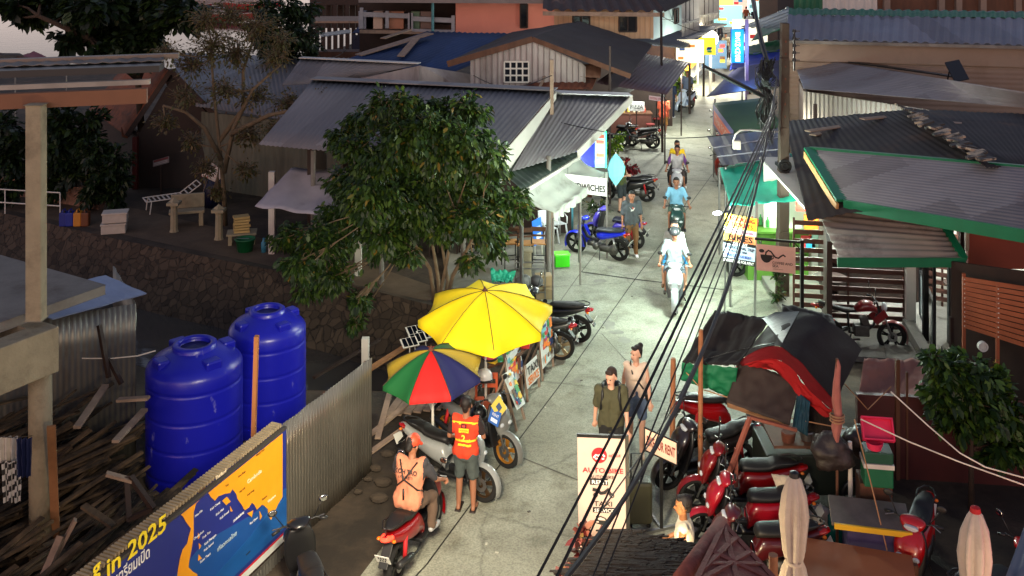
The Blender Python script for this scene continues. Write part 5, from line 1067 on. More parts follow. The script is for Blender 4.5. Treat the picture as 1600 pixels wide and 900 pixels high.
BF.rect('panel', 0, 0, 1, 1, (232, 196, 172), 0); BF.text('BIKE FOR RENT', .07, .3, .42, (130, 40, 36), width=.87, bold=.02)
for a_, b_ in (((0, 0), (1, 0)), ((0, 1), (1, 1)), ((0, 0), (0, 1)), ((1, 0), (1, 1))): post(bf, BF.at(*a_, 0), BF.at(*b_, 0), .018, name='edge')
p = D(1034, 715, Yb-.1); post(bf, V((p.x, p.y+.04, .05)), V((p.x, p.y+.04, p.z)), .045); 
for dx, dy in ((.4, .15), (-.4, -.15), (-.1, .4)): post(bf, V((p.x, p.y+.04, .03)), V((p.x+dx, p.y+.04+dy, .03)), .04, m_steel, 'foot')
ex = thing('exchange_sign', 'glowing vertical cyan sign reading exchange on its pole', 'sign', G(1170, 150))
Ye = 38.0; EX = Board(ex, D(1143, 98, Ye), D(1162, 98, Ye), D(1143, 46, Ye))
mb = MB(); mb.box(EX.at(.5, .5, -14), (EX.w*1.06, .1, EX.h*1.02)); mb.build('case', flat((20, 60, 150), .6), ex)
EX.rect('panel', 0, 0, 1, 1, (10, 130, 225), 1, e=1.5)
for i, ch in enumerate('EXCHANGE'): EX.text(ch, .5, .83-.112*i, .085, (245, 255, 255), l=3, e=2.2, bold=.03, align='CENTER', width=.42)
post(ex, V((EX.at(1.25, 0).x, Ye, 0)), EX.at(1.25, 1.3), .12, mat('violet_lit_pole', (150, 130, 180)))  # purple light on the pole is put into its colour
light('exchange_light', 'POINT', EX.at(.5, .5, -30)+V((0, -.6, 0)), 60, (.2, .5, 1), .3)
pz = thing('pizza_sign', 'small white backlit pizza sign above the brown counter', 'sign', G(985, 215))
Yz = 40.5; PZ = Board(pz, D(982, 173, Yz), D(1007, 174, Yz), D(982, 158, Yz)); PZ.rect('panel', 0, 0, 1, 1, (225, 225, 220), 0, e=.15); PZ.text('PIZZA', .1, .25, .45, (60, 66, 60), width=.8, l=3, bold=.01)
post(pz, PZ.at(.5, 0, -3), V((PZ.at(.5, 0, -3).x, Yz+.02, 0)), .04, m_dkwood)
rs_ = thing('red_sign', 'narrow pale sign with red lettering under the plum roof edge', 'sign', G(1025, 190))
RS = Board(rs_, D(1014, 156, 40), D(1037, 159, 40), D(1014, 149, 40)); RS.rect('panel', 0, 0, 1, 1, (220, 190, 190), 0, e=.3); RS.text('NOODLE SOUP', .06, .25, .5, (190, 30, 50), width=.85, l=3, bold=.01)
post(rs_, RS.at(.5, 0, -3), V((RS.at(.5, 0, -3).x, 40.02, 0)), .05, m_dkwood)
mn = thing('menu_board', 'tall pale menu board edged with green light by the restaurant corner', 'sign', G(935, 262))
MN = Board(mn, D(930, 262, 26.6), D(946, 262, 27.2), D(930, 205, 26.6)); MN.rect('panel', 0, 0, 1, 1, (170, 225, 205), 0, e=.5)
for b_ in (.12, .3, .48, .66, .82): MN.rect('print', .1, b_, .85, b_+.1, random.choice([(230, 120, 90), (120, 190, 170), (240, 230, 190), (220, 90, 80)]), 2, e=.3)
for a_, b_ in (((1, 0), (1, 1)), ((0, 1), (1, 1))): post(mn, MN.at(*a_, 2), MN.at(*b_, 2), .045, flat((60, 255, 170), 3.0), 'light_strip')
light('menu_light', 'POINT', MN.at(.9, .5, 60), 14, (.3, 1, .7), .2)
sw = thing('sandwich_sign', 'white hanging sign with black lettering under the grey awning', 'sign', G(925, 330))
SW = Board(sw, D(872, 298, 24.9), D(948, 307, 25.0), D(872, 270, 24.9)); SW.rect('panel', .1, 0, 1, 1, (222, 222, 220), 0); SW.text('SANDWICHES', .13, .22, .36, (20, 20, 22), width=.84, l=3, bold=.03)
for a_ in (.2, .95): post(sw, SW.at(a_, 1, -1), SW.at(a_, 1.35, -1), .012)
# exchange strip etc. done; A frame board near the blue chairs
bb_ = thing('blue_board', 'blue standing board with white square print beside plastic chairs', 'sign', G(842, 395))
BB = Board(bb_, D(835, 385, 26.1), D(849, 377, 26.5), D(831, 346, 26.2)); BB.rect('panel', 0, 0, 1, 1, (30, 104, 200), 0); BB.rect('print', .3, .2, .8, .42, (225, 230, 235), 2); BB.text('SCAN', .25, .6, .12, (230, 240, 250), width=.55, l=3)
post(bb_, BB.at(.1, 0, -2), BB.at(.1, 0, -2)-V((0, 0, .35)), .03, m_white); post(bb_, BB.at(.9, 0, -2), BB.at(.9, 0, -2)-V((0, 0, .35)), .03, m_white)
# ---- bamboo poles and tarpaulin shelter over the hire scooters
m_bamboo = mat('bamboo', (150, 96, 62), r=.7, v=.3, s=6)
def pole(x0, y0, x1, y1, Y, r, label, m=None, base=None):
    a = D(x0, y0, Y); b = D(x1, y1, Y); mb = MB()
    if base is None: a = V((a.x, Y, 0))
    n = 8; mb.tube([a.lerp(b, i/n) for i in range(n+1)], [r*(1+.12*(i % 2)) for i in range(n+1)], 8)
    solo(mb, 'bamboo_pole', m or m_bamboo, label, 'pole', group='poles of the tarpaulin shelter')
pole(1050, 745, 1052, 560, 15.9, .04, 'rusty brown pole at the road corner of the shelter')
pole(1094, 720, 1095, 515, 15.3, .035, 'reddish pole standing behind the road corner pole')
pole(1330, 830, 1328, 690, 13.9, .03, 'pole with a pale lower half carrying the folded pink parasol', m_white)
m_tarp = mat('charcoal_tarp', (42, 37, 36), r=.8, v=.25, s=1.6, b=.35, bs=5, spec=.25)
m_tarp2 = mat('brown_tarp', (56, 44, 40), r=.8, v=.14, s=1.2, b=.2, bs=6)
m_redc = mat('red_cloth', (176, 20, 26), r=.7, v=.15, s=2, b=.3, bs=14)
m_mar = mat('maroon_cloth', (120, 16, 30), r=.7, v=.15, s=2)
m_grc = mat('green_cloth', (0, 104, 66), r=.7, v=.12, s=2)
def T(x, y, z): return G(x, y, z)
tarp('charcoal_tarp', 'flat charcoal tarpaulin stretched nearest the lane', (T(1066, 565, 1.95), T(1152, 572, 2.0), T(1204, 498, 2.3), T(1117, 484, 2.3)), m_tarp, .16, .05, seed=1)
tarp('green_flap', 'green cloth flap hanging below the charcoal tarpaulin', (T(1064, 592, 1.6), T(1146, 622, 1.45), T(1153, 574, 1.97), T(1066, 566, 1.92)), m_grc, .03, .05, seed=2)
# domed cover: arch profile swept front to back
dm = thing('domed_tarp', 'black domed tarpaulin with red front band over the food cart', 'tarp', T(1240, 640, 0))
arc = [(1153, 566, 1.92), (1178, 548, 2.2), (1212, 540, 2.42), (1243, 558, 2.4), (1272, 590, 2.15), (1306, 628, 1.75)]
back = [(1183, 540, 1.95), (1207, 500, 2.3), (1247, 486, 2.5), (1290, 500, 2.45), (1322, 520, 2.2), (1347, 545, 1.95)]
def spl(pts, t):
    P = [T(*p) for p in pts]; n = len(P)-1; i = min(n-1, int(t*n)); f = t*n-i
    p0, p1, p2, p3 = P[max(i-1, 0)], P[i], P[i+1], P[min(i+2, n)]
    return .5*((2*p1)+(p2-p0)*f+(2*p0-5*p1+4*p2-p3)*f*f+(3*p1-p0-3*p2+p3)*f**3)
def sweep(name, m, ca_, cb_, par, nu=40, nv=10, bulge=0, wr=.02, th=.01, seed=0):
    mb = MB(); vs = []
    for j in range(nv+1):
        w = j/nv
        for i in range(nu+1):
            u = i/nu; p = ca_(u).lerp(cb_(u), w)+V((0, 0, bulge*sin(pi*w)+wr*NZ.noise(V((u*8, w*5, seed))))); vs.append(p)
    k = nu+1; n = len(vs); fs = [(j*k+i, j*k+i+1, (j+1)*k+i+1, (j+1)*k+i) for j in range(nv) for i in range(nu)]
    mb.add(vs, fs); mb.add([p-V((0, 0, th)) for p in vs], fs); return mb.build(name, m, par, True)
A_ = lambda u: spl(arc, u); B_ = lambda u: spl(back, u)
sweep('cover', m_tarp, A_, B_, dm, bulge=.03, wr=.03)
lo = lambda u: spl([(1150, 574, 1.85), (1176, 564, 2.02), (1212, 560, 2.15), (1240, 578, 2.12), (1266, 610, 1.85), (1300, 640, 1.62)], u)
lo2 = lambda u: spl([(1148, 580, 1.76), (1172, 574, 1.88), (1208, 578, 1.95), (1234, 600, 1.85), (1262, 632, 1.6), (1296, 650, 1.5)], u)
sweep('maroon_band', m_mar, lambda u: A_(u)+V((0, -.02, 0)), lo, dm, wr=.02, seed=3)
sweep('red_band', m_redc, lo, lo2, dm, wr=.07, seed=4)
mb = MB(); mb.patch(T(1193, 500, 2.32), T(1224, 538, 2.44), T(1250, 489, 2.53), T(1213, 490, 2.45), 10, 8, lambda u, w: .03, .006); mb.build('grey_patch', mat('grey_plastic_sheet', (44, 50, 49), r=.35, v=.2, s=2, b=.3, bs=8), dm)
tarp('brown_flap', 'dull brown flap hanging in front of the domed tarpaulin', (T(1134, 628, 1.5), T(1234, 664, 1.42), T(1250, 596, 1.86), T(1156, 562, 1.96)), m_tarp2, .05, .04, seed=5)
tarp('brown_hem', 'tan lower strip below the brown flap tied with rope', (T(1136, 636, 1.35), T(1232, 668, 1.3), T(1234, 650, 1.42), T(1137, 618, 1.5)), mat('tan_strip', (130, 92, 62), v=.2), .02, .03, seed=6)
tarp('blue_green_flap', 'teal and blue cloth end hanging at the right of the brown flap', (T(1238, 668, 1.3), T(1262, 682, 1.2), T(1266, 628, 1.7), T(1246, 612, 1.75)), mat('teal_blue_cloth', (20, 70, 90), v=.5, s=3), .0, .04, seed=7)
tarp('dark_tarp', 'dark sheet sloping behind the dome towards the parked motorbike', (T(1222, 494, 2.3), T(1312, 522, 2.2), T(1300, 492, 2.2), T(1222, 474, 2.3)), m_tarp, .03, .04, seed=8)
tarp('pink_sheet', 'dusty pink ground sheet hung between the dome and coffee shop step', (T(1340, 625, 1.2), T(1438, 630, 1.2), T(1448, 562, 1.3), T(1350, 560, 1.5)), mat('dusty_pink', (150, 104, 92), r=.8, v=.14, s=1), .12, .05, seed=9)
for pts, lab in [([T(1066, 575, 1.8), T(1096, 608, 1.55), T(1160, 628, 1.4), T(1228, 652, 1.35), T(1320, 670, 1.5)], 'knotted rope tied along the shelter front'), ([T(1320, 600, 1.7), T(1356, 640, 1.5), T(1392, 604, 1.6)], 'rope knotted between the parasol and ceiling pole'), ([T(1100, 562, 1.95), T(1150, 548, 2.1), T(1210, 536, 2.45)], 'dark cord across the charcoal tarpaulin'), ([D(1335, 655, 13.5), D(1362, 760, 13.2), D(1386, 860, 12.9)], 'thin tan cord slanting down past the blue bin')]:
    mb = MB(); mb.tube(pts, .009, 5); solo(mb, 'cord', mat('tan_rope', (170, 126, 90), r=.9) if 'dark' not in lab else m_black, lab, 'rope', group='cords of the shelter')
# cart and clutter under the dome
ct = thing('food_cart', 'dark covered sidecar cart with brown gabled frame under the tarpaulins', 'cart', G(1200, 760))
m_cart = mat('cart_green', (32, 38, 30), r=.5, v=.2)
mb = MB(); mb.box((4.55, 15.35, .55), (1.5, .9, .6)); mb.build('box', m_cart, ct, bev=.02)
mb = MB(); mb.box((4.4, 15.2, 1.0), (1.0, .7, .04)); mb.build('shelf', m_wood, ct)
mb = MB(); a, b, c_ = D(1138, 742, 14.5), D(1172, 652, 14.7), D(1178, 690, 14.6)
mb.bar(a, b, .06, .05); mb.bar(b, D(1245, 672, 14.6), .05, .04); mb.bar(D(1150, 700, 14.6), D(1150, 760, 14.6), .05); mb.build('gable_frame', mat('reddish_wood', (140, 78, 62), v=.2), ct)
for i, (x, y, z) in enumerate([(4.15, 15.0, 1.02), (4.45, 15.05, 1.02), (4.8, 15.1, 1.02)]):
    mb = MB(); mb.lathe([(0, 0), (.09, 0), (.11, .12), (.1, .14), (0, .14)], (x, y, z), 14); solo(mb, 'pan', [m_rust, m_steel, m_redc][i], ['rusty pan on the cart shelf', 'steel pan in the middle of the cart shelf', 'red bowl at the end of the cart shelf'][i], 'pan', group='pans on the cart')
for sx in (-.6, .6):
    mb = MB(); mb.lathe([(.2, -.03), (.26, -.04), (.28, 0), (.26, .04), (.2, .03), (.2, -.03)], (4.55+sx, 14.85, .28), 20, 'y'); w_ = mb.build('wheel', m_black, ct, True)
for i, (x, y, z, s) in enumerate([(1300, 706, 13.9, .27), (1345, 690, 14.3, .25)]):
    p = D(x, y, z); mb = MB(); mb.ball(p, s, 28, (1, .8, .85)); mb.v = [tuple(V(w)+(V(w)-p)*(.38*NZ.noise(V(w)*5)+.2*NZ.noise(V(w)*13))) for w in mb.v]; q_ = solo(mb, 'plastic_bag', mat('grey_plastic_bag', (44, 36, 34), r=.45, v=.3, s=4, b=.8, bs=9), ['big grey plastic bag hanging under the dome', 'smaller grey bag hanging beside the big bag'][i], 'bag', smooth=True)
# folded parasols
def parasol_folded(base, h, label, m, w=.17, m2=None):
    t = thing('folded_parasol', label, 'parasol', base); B0 = V(base)
    mb = MB(); mb.cyl(B0, B0+V((0, 0, h-.1)), .022); mb.lathe([(0, 0), (.22, 0), (.22, .05), (.04, .08), (.04, .2), (0, .2)], B0, 20); mb.build('pole', m_white, t)
    mb = MB(); n = 48; vs = []; pr = [(h, .03), (h-.06, .08), (h-.25, w*.75), (h-.5, w*.82), (h-.9, w*.62), (h-1.0, w*.55), (h-1.1, w*.66), (h-1.45, w*1.0), (h-1.7, w*1.15)]
    for k, (z, r) in enumerate(pr):
        for j in range(n):
            a = 2*pi*j/n; f = 1+(.28*sin(a*7+k*.15)+.1*sin(a*12))*min(1, k/3)*(1 if k != 5 else .4); vs.append(B0+V((r*f*cos(a), r*f*sin(a), z+(.04*sin(a*7) if k == len(pr)-1 else 0))))
    mb.add(vs, [(i*n+j, i*n+(j+1) % n, (i+1)*n+(j+1) % n, (i+1)*n+j) for i in range(len(pr)-1) for j in range(n)]); mb.add(vs[:n], [tuple(range(n))]); mb.build('canopy', m, t, True)
    mb = MB(); mb.lathe([(w*.62, h-1.02), (w*.64, h-1.0), (w*.62, h-.98)], B0, 20); mb.build('strap', m, t)
    mb = MB(); mb.lathe([(.0, h+.05), (.05, h+.03), (.06, h-.02), (.03, h-.03)], B0, 12); mb.build('finial', m_black if m2 is None else m2, t)
m_canvas = mat('cream_canvas', (196, 180, 164), r=.9, v=.2, s=2, b=.3, bs=14, c2=(150, 130, 112), cs=1.2, t=(.55, .75))
p = D(1241, 742, 11.6); parasol_folded((p.x, p.y, 0), p.z, 'folded cream parasol in front of the parked scooter seats', m_canvas, .165)
p = D(1524, 797, 11.2); parasol_folded((p.x, p.y, 0), p.z, 'folded cream parasol with pink top at the lower right', m_canvas, .18, m_redc)
p = D(1308, 560, 13.8); B0 = V((p.x, p.y, 0)); pt = thing('tattered_parasol', 'tattered pink folded parasol tied with rope beside the dome', 'parasol', B0)
mb = MB(); n = 30; vs = []; pr = [(p.z, .015), (p.z-.1, .035), (p.z-.35, .05), (p.z-.6, .065), (p.z-.8, .05), (p.z-.95, .07), (p.z-1.15, .03)]
for k, (z, r) in enumerate(pr):
    for j in range(n): a = 2*pi*j/n; f = 1+.4*NZ.noise(V((cos(a)*2, sin(a)*2, k*1.7))); vs.append(B0+V((r*f*cos(a)+.02*sin(k*2), r*f*sin(a), z)))
mb.add(vs, [(i*n+j, i*n+(j+1) % n, (i+1)*n+(j+1) % n, (i+1)*n+j) for i in range(len(pr)-1) for j in range(n)]); mb.build('canopy', mat('faded_pink', (170, 104, 94), r=.9, v=.2, s=6), pt, True)
mb = MB(); mb.cyl(B0, B0+V((0, 0, p.z)), .02); mb.build('pole', m_wood, pt)
mb = MB(); mb.lathe([(.0, 0), (.17, 0), (.17, .05), (.03, .07)], B0, 16); mb.build('foot', m_conc2, pt)
for zz in (p.z-.78, p.z-.82, p.z-.86):
    mb = MB(); mb.lathe([(.09, -.012), (.105, 0), (.09, .012)], (B0.x, B0.y, zz), 14); mb.build('rope_tie', mat('tan_rope', (170, 126, 90)), pt)
# light blue folded parasol by the lane
p = D(962, 240, 24.9); sq = thing('blue_parasol', 'light blue half closed parasol hung from the grey awning corner', 'parasol', (p.x, p.y, p.z-.8))
mb = MB(); n = 10; vs = []; pr = [(240, .02), (250, .16), (262, .24), (275, .2), (290, .02)]
for k, (yy, r) in enumerate(pr):
    c_ = D(962, yy, 24.9)
    for j in range(n): a = 2*pi*j/n; vs.append(c_+V((r*cos(a)*(.9 if j % 2 else 1), r*.35*sin(a), 0)))
mb.add(vs, [(i*n+j, i*n+(j+1) % n, (i+1)*n+(j+1) % n, (i+1)*n+j) for i in range(len(pr)-1) for j in range(n)]); mb.build('canopy', mat('sky_blue_cloth', (110, 190, 205), r=.7, v=.08), sq)
mb = MB(); mb.cyl(D(962, 238, 24.9), D(962, 292, 24.9), .012); mb.bar(D(962, 240, 24.9), D(948, 262, 25.5), .02); mb.build('pole', m_white, sq)
# ---- thatched roof, bottom centre
th = thing('thatched_hut', 'dark thatched hut roof with a ridged reddish woven gable', 'hut', (2.2, 10.3, 0))
m_th = mat('dark_thatch', (42, 33, 28), r=.95, v=.4, s=9, st=(.25, 1.6, 1), b=.6, bs=30)
m_thr = mat('reddish_thatch', (132, 72, 62), r=.9, v=.3, s=9, b=.5, bs=20)
e0, e1_, e2_, apx = D(905, 905, 9.6), D(985, 826, 10.9), D(1088, 848, 10.5), D(1130, 818, 10.3)
fr_l = D(800, 1000, 8.4); r0 = D(1062, 905, 9.0)
mb = MB(); rn = random.Random(5)
mb.patch(e0, D(1062, 905, 8.9), D(1104, 850, 9.9), e1_, 4, 4, lambda u, w: -.03, .05)
for i in range(520):
    u, w = rn.random(), rn.random(); p = e0.lerp(D(1062, 905, 8.9), u).lerp(e1_.lerp(D(1104, 850, 9.9), u), w); d = (e0-r0).normalized()+V((rn.uniform(-.2, .2), rn.uniform(-.25, .25), -.1)); mb.bar(p+V((0, 0, .02*rn.random())), p+d*rn.uniform(.2, .5)+V((0, 0, .02)), rn.uniform(.01, .03), .012)
mb.build('thatch', m_th, th)
mb = MB(); a, b = D(1062, 908, 8.9), D(1128, 818, 10.3); mb.tube([a, a.lerp(b, .33), a.lerp(b, .66), b], .075, 10); mb.build('ridge', m_thr, th, True)
mb = MB()
for i in range(34): p = a.lerp(b, i/33)+V((.1, -.02, -.05)); mb.bar(p, p+V((.05, -.01, -.07)), .012, .01)
mb.build('stitching', m_black, th)
g0, g1_, g2_ = D(1130, 818, 10.25), D(1085, 910, 8.7), D(1215, 910, 9.3)
mb = MB(); mb.prism([g0, g1_, g2_], (.0, .03, -.01)); mb.build('gable', m_thr, th)
mb = MB()
for (s, e_) in ((g0, g1_), (g0, g2_), (g1_, g2_), (g0.lerp(g1_, .5), g2_), (g0.lerp(g2_, .5), g1_), (g0, g1_.lerp(g2_, .5)), (g0.lerp(g1_, .7), g0.lerp(g2_, .7)), (g0.lerp(g2_, .25), g0.lerp(g1_, .8))): mb.bar(s+V((0, -.03, .01)), e_+V((0, -.03, .01)), .05, .03)
mb.build('lath', m_thr, th)
mb = MB()
for i in range(60): t = rn.random(); p = g0.lerp(g1_.lerp(g2_, t), rn.uniform(.2, .95)); mb.bar(p+V((0, -.035, .0)), p+V((rn.uniform(-.1, .1), -.06, -.15)), .02, .006)
mb.build('palm_strip', m_th, th)
for x, y in [(1.4, 9.4), (2.9, 9.6), (1.3, 10.7), (2.8, 10.7)]: mb = MB(); mb.cyl((x, y, 0), (x, y, 2.0), .05); mb.build('post', m_bamboo, th)
# ---- dark yard on the right
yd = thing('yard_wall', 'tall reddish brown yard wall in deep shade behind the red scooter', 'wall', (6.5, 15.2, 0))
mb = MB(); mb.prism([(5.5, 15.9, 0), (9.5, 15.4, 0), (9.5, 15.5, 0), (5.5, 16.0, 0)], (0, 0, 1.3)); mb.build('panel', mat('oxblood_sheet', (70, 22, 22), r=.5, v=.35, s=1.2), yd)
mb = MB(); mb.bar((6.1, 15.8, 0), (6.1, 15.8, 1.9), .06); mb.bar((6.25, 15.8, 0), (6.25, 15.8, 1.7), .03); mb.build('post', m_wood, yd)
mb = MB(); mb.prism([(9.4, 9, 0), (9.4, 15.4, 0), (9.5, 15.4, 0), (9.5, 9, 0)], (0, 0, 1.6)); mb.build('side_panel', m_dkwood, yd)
tbn = thing('platform', 'orange brown board platform beside the folded cream parasol', 'platform', G(1330, 870, .7))
q = [G(1250, 838, .75), G(1425, 868, .75), G(1440, 960, .75), G(1200, 960, .75)]; mb = MB(); mb.prism([p-V((0, 0, .05)) for p in q], (0, 0, .05)); mb.build('board', mat('orange_ply', (150, 84, 44), r=.7, v=.18, s=1.3), tbn)
for p in q[:2]: mb = MB(); mb.bar((p.x, p.y-.1, 0), (p.x, p.y-.1, .7), .06); mb.build('leg', m_wood, tbn)
bn = thing('bin_table', 'dark blue ragged crate with grey yellow edged board on top', 'crate', G(1365, 850))
c_ = D(1362, 862, 13.15); c_.z = 0; mb = MB(); mb.box((c_.x, c_.y+.1, .45), (.62, .5, .9), rz=-.2); mb.build('crate', mat('violet_blue_cloth', (62, 56, 92), r=.8, v=.25, s=4), bn, bev=.02)
mb = MB(); mb.box((c_.x+.0, c_.y+.1, .94), (1.0, .55, .05), rz=-.22, rot=Matrix.Rotation(-.22, 3, 'Z') @ Matrix.Rotation(.12, 3, 'X')); mb.build('board', mat('mouldy_board', (100, 92, 84), r=.8, v=.4, s=3), bn, bev=.01)
mb = MB(); mb.box((c_.x-.05, c_.y-.19, .90), (.96, .03, .07), rz=-.22); mb.build('yellow_edge', flat((216, 170, 30)), bn)
cb = thing('cool_box', 'green cool box with white band and pink lid', 'cool box', (0, 0, 0)); c_ = D(1370, 725, 13.75); cb.location = (c_.x, c_.y, c_.z-.25)
mb = MB(); mb.box((c_.x, c_.y, c_.z-.12), (.38, .3, .26), rz=-.15); mb.build('body', flat((8, 96, 62)), cb, bev=.015)
mb = MB(); mb.box((c_.x, c_.y, c_.z+.04), (.4, .32, .06), rz=-.15); mb.build('band', m_white, cb)
mb = MB(); mb.box((c_.x, c_.y, c_.z+.15), (.38, .3, .15), rz=-.15); mb.build('lid', flat((6, 70, 50)), cb, bev=.015)
mb = MB(); mb.box((c_.x+.0, c_.y+.12, c_.z-.5), (.42, .36, .5), rz=-.15); solo(mb, 'wooden_stand', m_wood, 'wooden stand holding up the green cool box', 'stand')
mb = MB(); mb.lathe([(0, 0), (.09, 0), (.12, .1), (.11, .1), (.085, .02), (0, .02)], (c_.x-.05, c_.y-.05, c_.z+.24), 18); solo(mb, 'pink_bowl', flat((220, 50, 90)), 'small pink bowl on the green cool box', 'bowl')
mb = MB(); r_ = Matrix.Rotation(-.15, 3, 'Z') @ Matrix.Rotation(.9, 3, 'X')
for a, d in (((0, 0, 0), (.4, .28, .02)), ((-.2, 0, .04), (.02, .28, .1)), ((.2, 0, .04), (.02, .28, .1)), ((0, .14, .04), (.42, .02, .1)), ((0, -.14, .04), (.42, .02, .1))): mb.box(V((c_.x+.04, c_.y+.1, c_.z+.42))+r_ @ V(a), d, rot=r_)
solo(mb, 'pink_tub', flat((216, 40, 84)), 'pink plastic tub tipped up behind the green cool box', 'tub')
w_ = G(1306, 842); mb = MB(); mb.lathe([(0, 0), (.14, 0), (.14, .05), (.13, .07), (.14, .1), (.14, .2), (.13, .22), (.14, .25), (.12, .34), (.04, .38), (.04, .42), (0, .42)], w_, 20); solo(mb, 'water_bottle', mat('teal_bottle', (20, 100, 96), r=.15, v=.1), 'large teal water bottle standing behind the platform', 'bottle', smooth=True)
mb = MB(); mb.ball(w_+V((-.2, .1, .22)), .2, 14, (1, .8, 1)); solo(mb, 'plastic_bag', mat('pale_plastic_bag', (170, 160, 150), r=.3, v=.3, s=4, b=.8, bs=9), 'pale plastic bag leaning on the teal water bottle', 'bag', smooth=True)
# near tin roof corner at the right edge
nr = thing('corner_roof', 'corner of a near blue grey corrugated roof at the right edge', 'roof', (4.2, 7.2, 0))
roofpart(nr, (D(1572, 905, 7.5), D(1760, 905, 7.5), D(1760, 800, 8.6), D(1603, 822, 8.3)), m_bluegrey, .1, .025)
for x, y in ((4.0, 7.6), (4.4, 8.2)): mb = MB(); mb.cyl((x, y, 0), (x, y, EYE-5.3), .04); mb.build('post', m_steel, nr)
# concrete wall / hanging speaker on the right
mb = MB(); c_ = D(1535, 541, 16.6); mb.lathe([(0, -.02), (.03, -.02), (.035, -.03), (.06, -.02), (.065, -.045), (.08, -.045), (.08, .03), (0, .03)], c_, 20, 'y'); solo(mb, 'round_lamp', m_white, 'small round white ringed speaker below the slat fence', 'speaker')
tarp('dark_interior', 'dark sheet added to stand in for the shaded interior behind the red band', (T(1252, 606, 1.78), T(1300, 650, 1.5), T(1300, 712, .8), T(1256, 700, .9)), m_tarp, .0, .05, seed=12)  # sheet added where the dome interior is only dark with shade
mb = MB(); mb.patch(T(1205, 740, .95), T(1238, 744, .95), T(1236, 770, .8), T(1216, 768, .8), 10, 8, lambda u, w: .05*NZ.noise(V((u*4, w*4, 8))), .008); solo(mb, 'white_cloth', mat('bone_cloth', (200, 184, 160), r=.9), 'white cloth draped on the seat of the farthest red hire scooter', 'cloth', smooth=True)
# ================================================================ SCOOTERS
P_MAIN = mat('ph_main', (200, 0, 0)); P_DARK = mat('ph_dark', (20, 20, 20)); P_SEAT = mat('ph_seat', (20, 20, 20)); P_RIM = mat('ph_rim', (30, 30, 30))
def gloss(c, m=0): return mat('paintwork_%d_%d_%d' % c, c, r=.28, m=m, v=.12, s=3, coat=.6)
m_tyre = mat('tyre_rubber', (20, 19, 18), r=.9, v=.3, s=9, b=.3, bs=60)
m_plastic = mat('black_plastic', (24, 24, 25), r=.5, v=.2, s=5)
m_eng = mat('engine_metal', (92, 90, 86), r=.45, m=.7, v=.35, s=8)
m_chrome = mat('chrome', (200, 200, 200), r=.12, m=1, v=0)
m_lens = mat('headlight_lens', (190, 195, 200), r=.1, v=.0, spec=.8)
m_tail = mat('tail_lens', (150, 8, 10), r=.2, v=0, spec=.8); m_amber = mat('amber_lens', (220, 110, 20), r=.2, v=0)
m_plate = mat('number_plate', (214, 214, 206), r=.5, v=.05)
def wheel(par, x, z, r, w, name):
    mb = MB(); mb.lathe([(r-.075, -w*.42), (r-.03, -w*.52), (r-.008, -w*.34), (r, 0), (r-.008, w*.34), (r-.03, w*.52), (r-.075, w*.42), (r-.085, 0), (r-.075, -w*.42)], (x, 0, z), 36, 'y')
    t = mb.build(name, m_tyre, par, True); mb = MB()
    mb.lathe([(r-.07, -w*.36), (r-.085, -w*.3), (r-.10, 0), (r-.085, w*.3), (r-.07, w*.36), (r-.078, 0), (r-.07, -w*.36)], (x, 0, z), 30, 'y')
    for k in range(5):
        a = 2*pi*k/5+.3; mb.bar((x+.03*cos(a), .0, z+.03*sin(a)), (x+(r-.09)*cos(a+.12), 0, z+(r-.09)*sin(a+.12)), .035, .018, up=(0, 1, 0)); mb.bar((x+.03*cos(a), .0, z+.03*sin(a)), (x+(r-.09)*cos(a-.12), 0, z+(r-.09)*sin(a-.12)), .035, .018, up=(0, 1, 0))
    mb.lathe([(0, -.06), (.04, -.06), (.045, 0), (.04, .06), (0, .06)], (x, 0, z), 14, 'y'); mb.build('rim', P_RIM, t)
    mb = MB(); mb.lathe([(.045, -.075), (.10, -.075), (.10, -.068), (.045, -.068)], (x, 0, z), 24, 'y'); mb.build('brake_disc', m_steel, t)
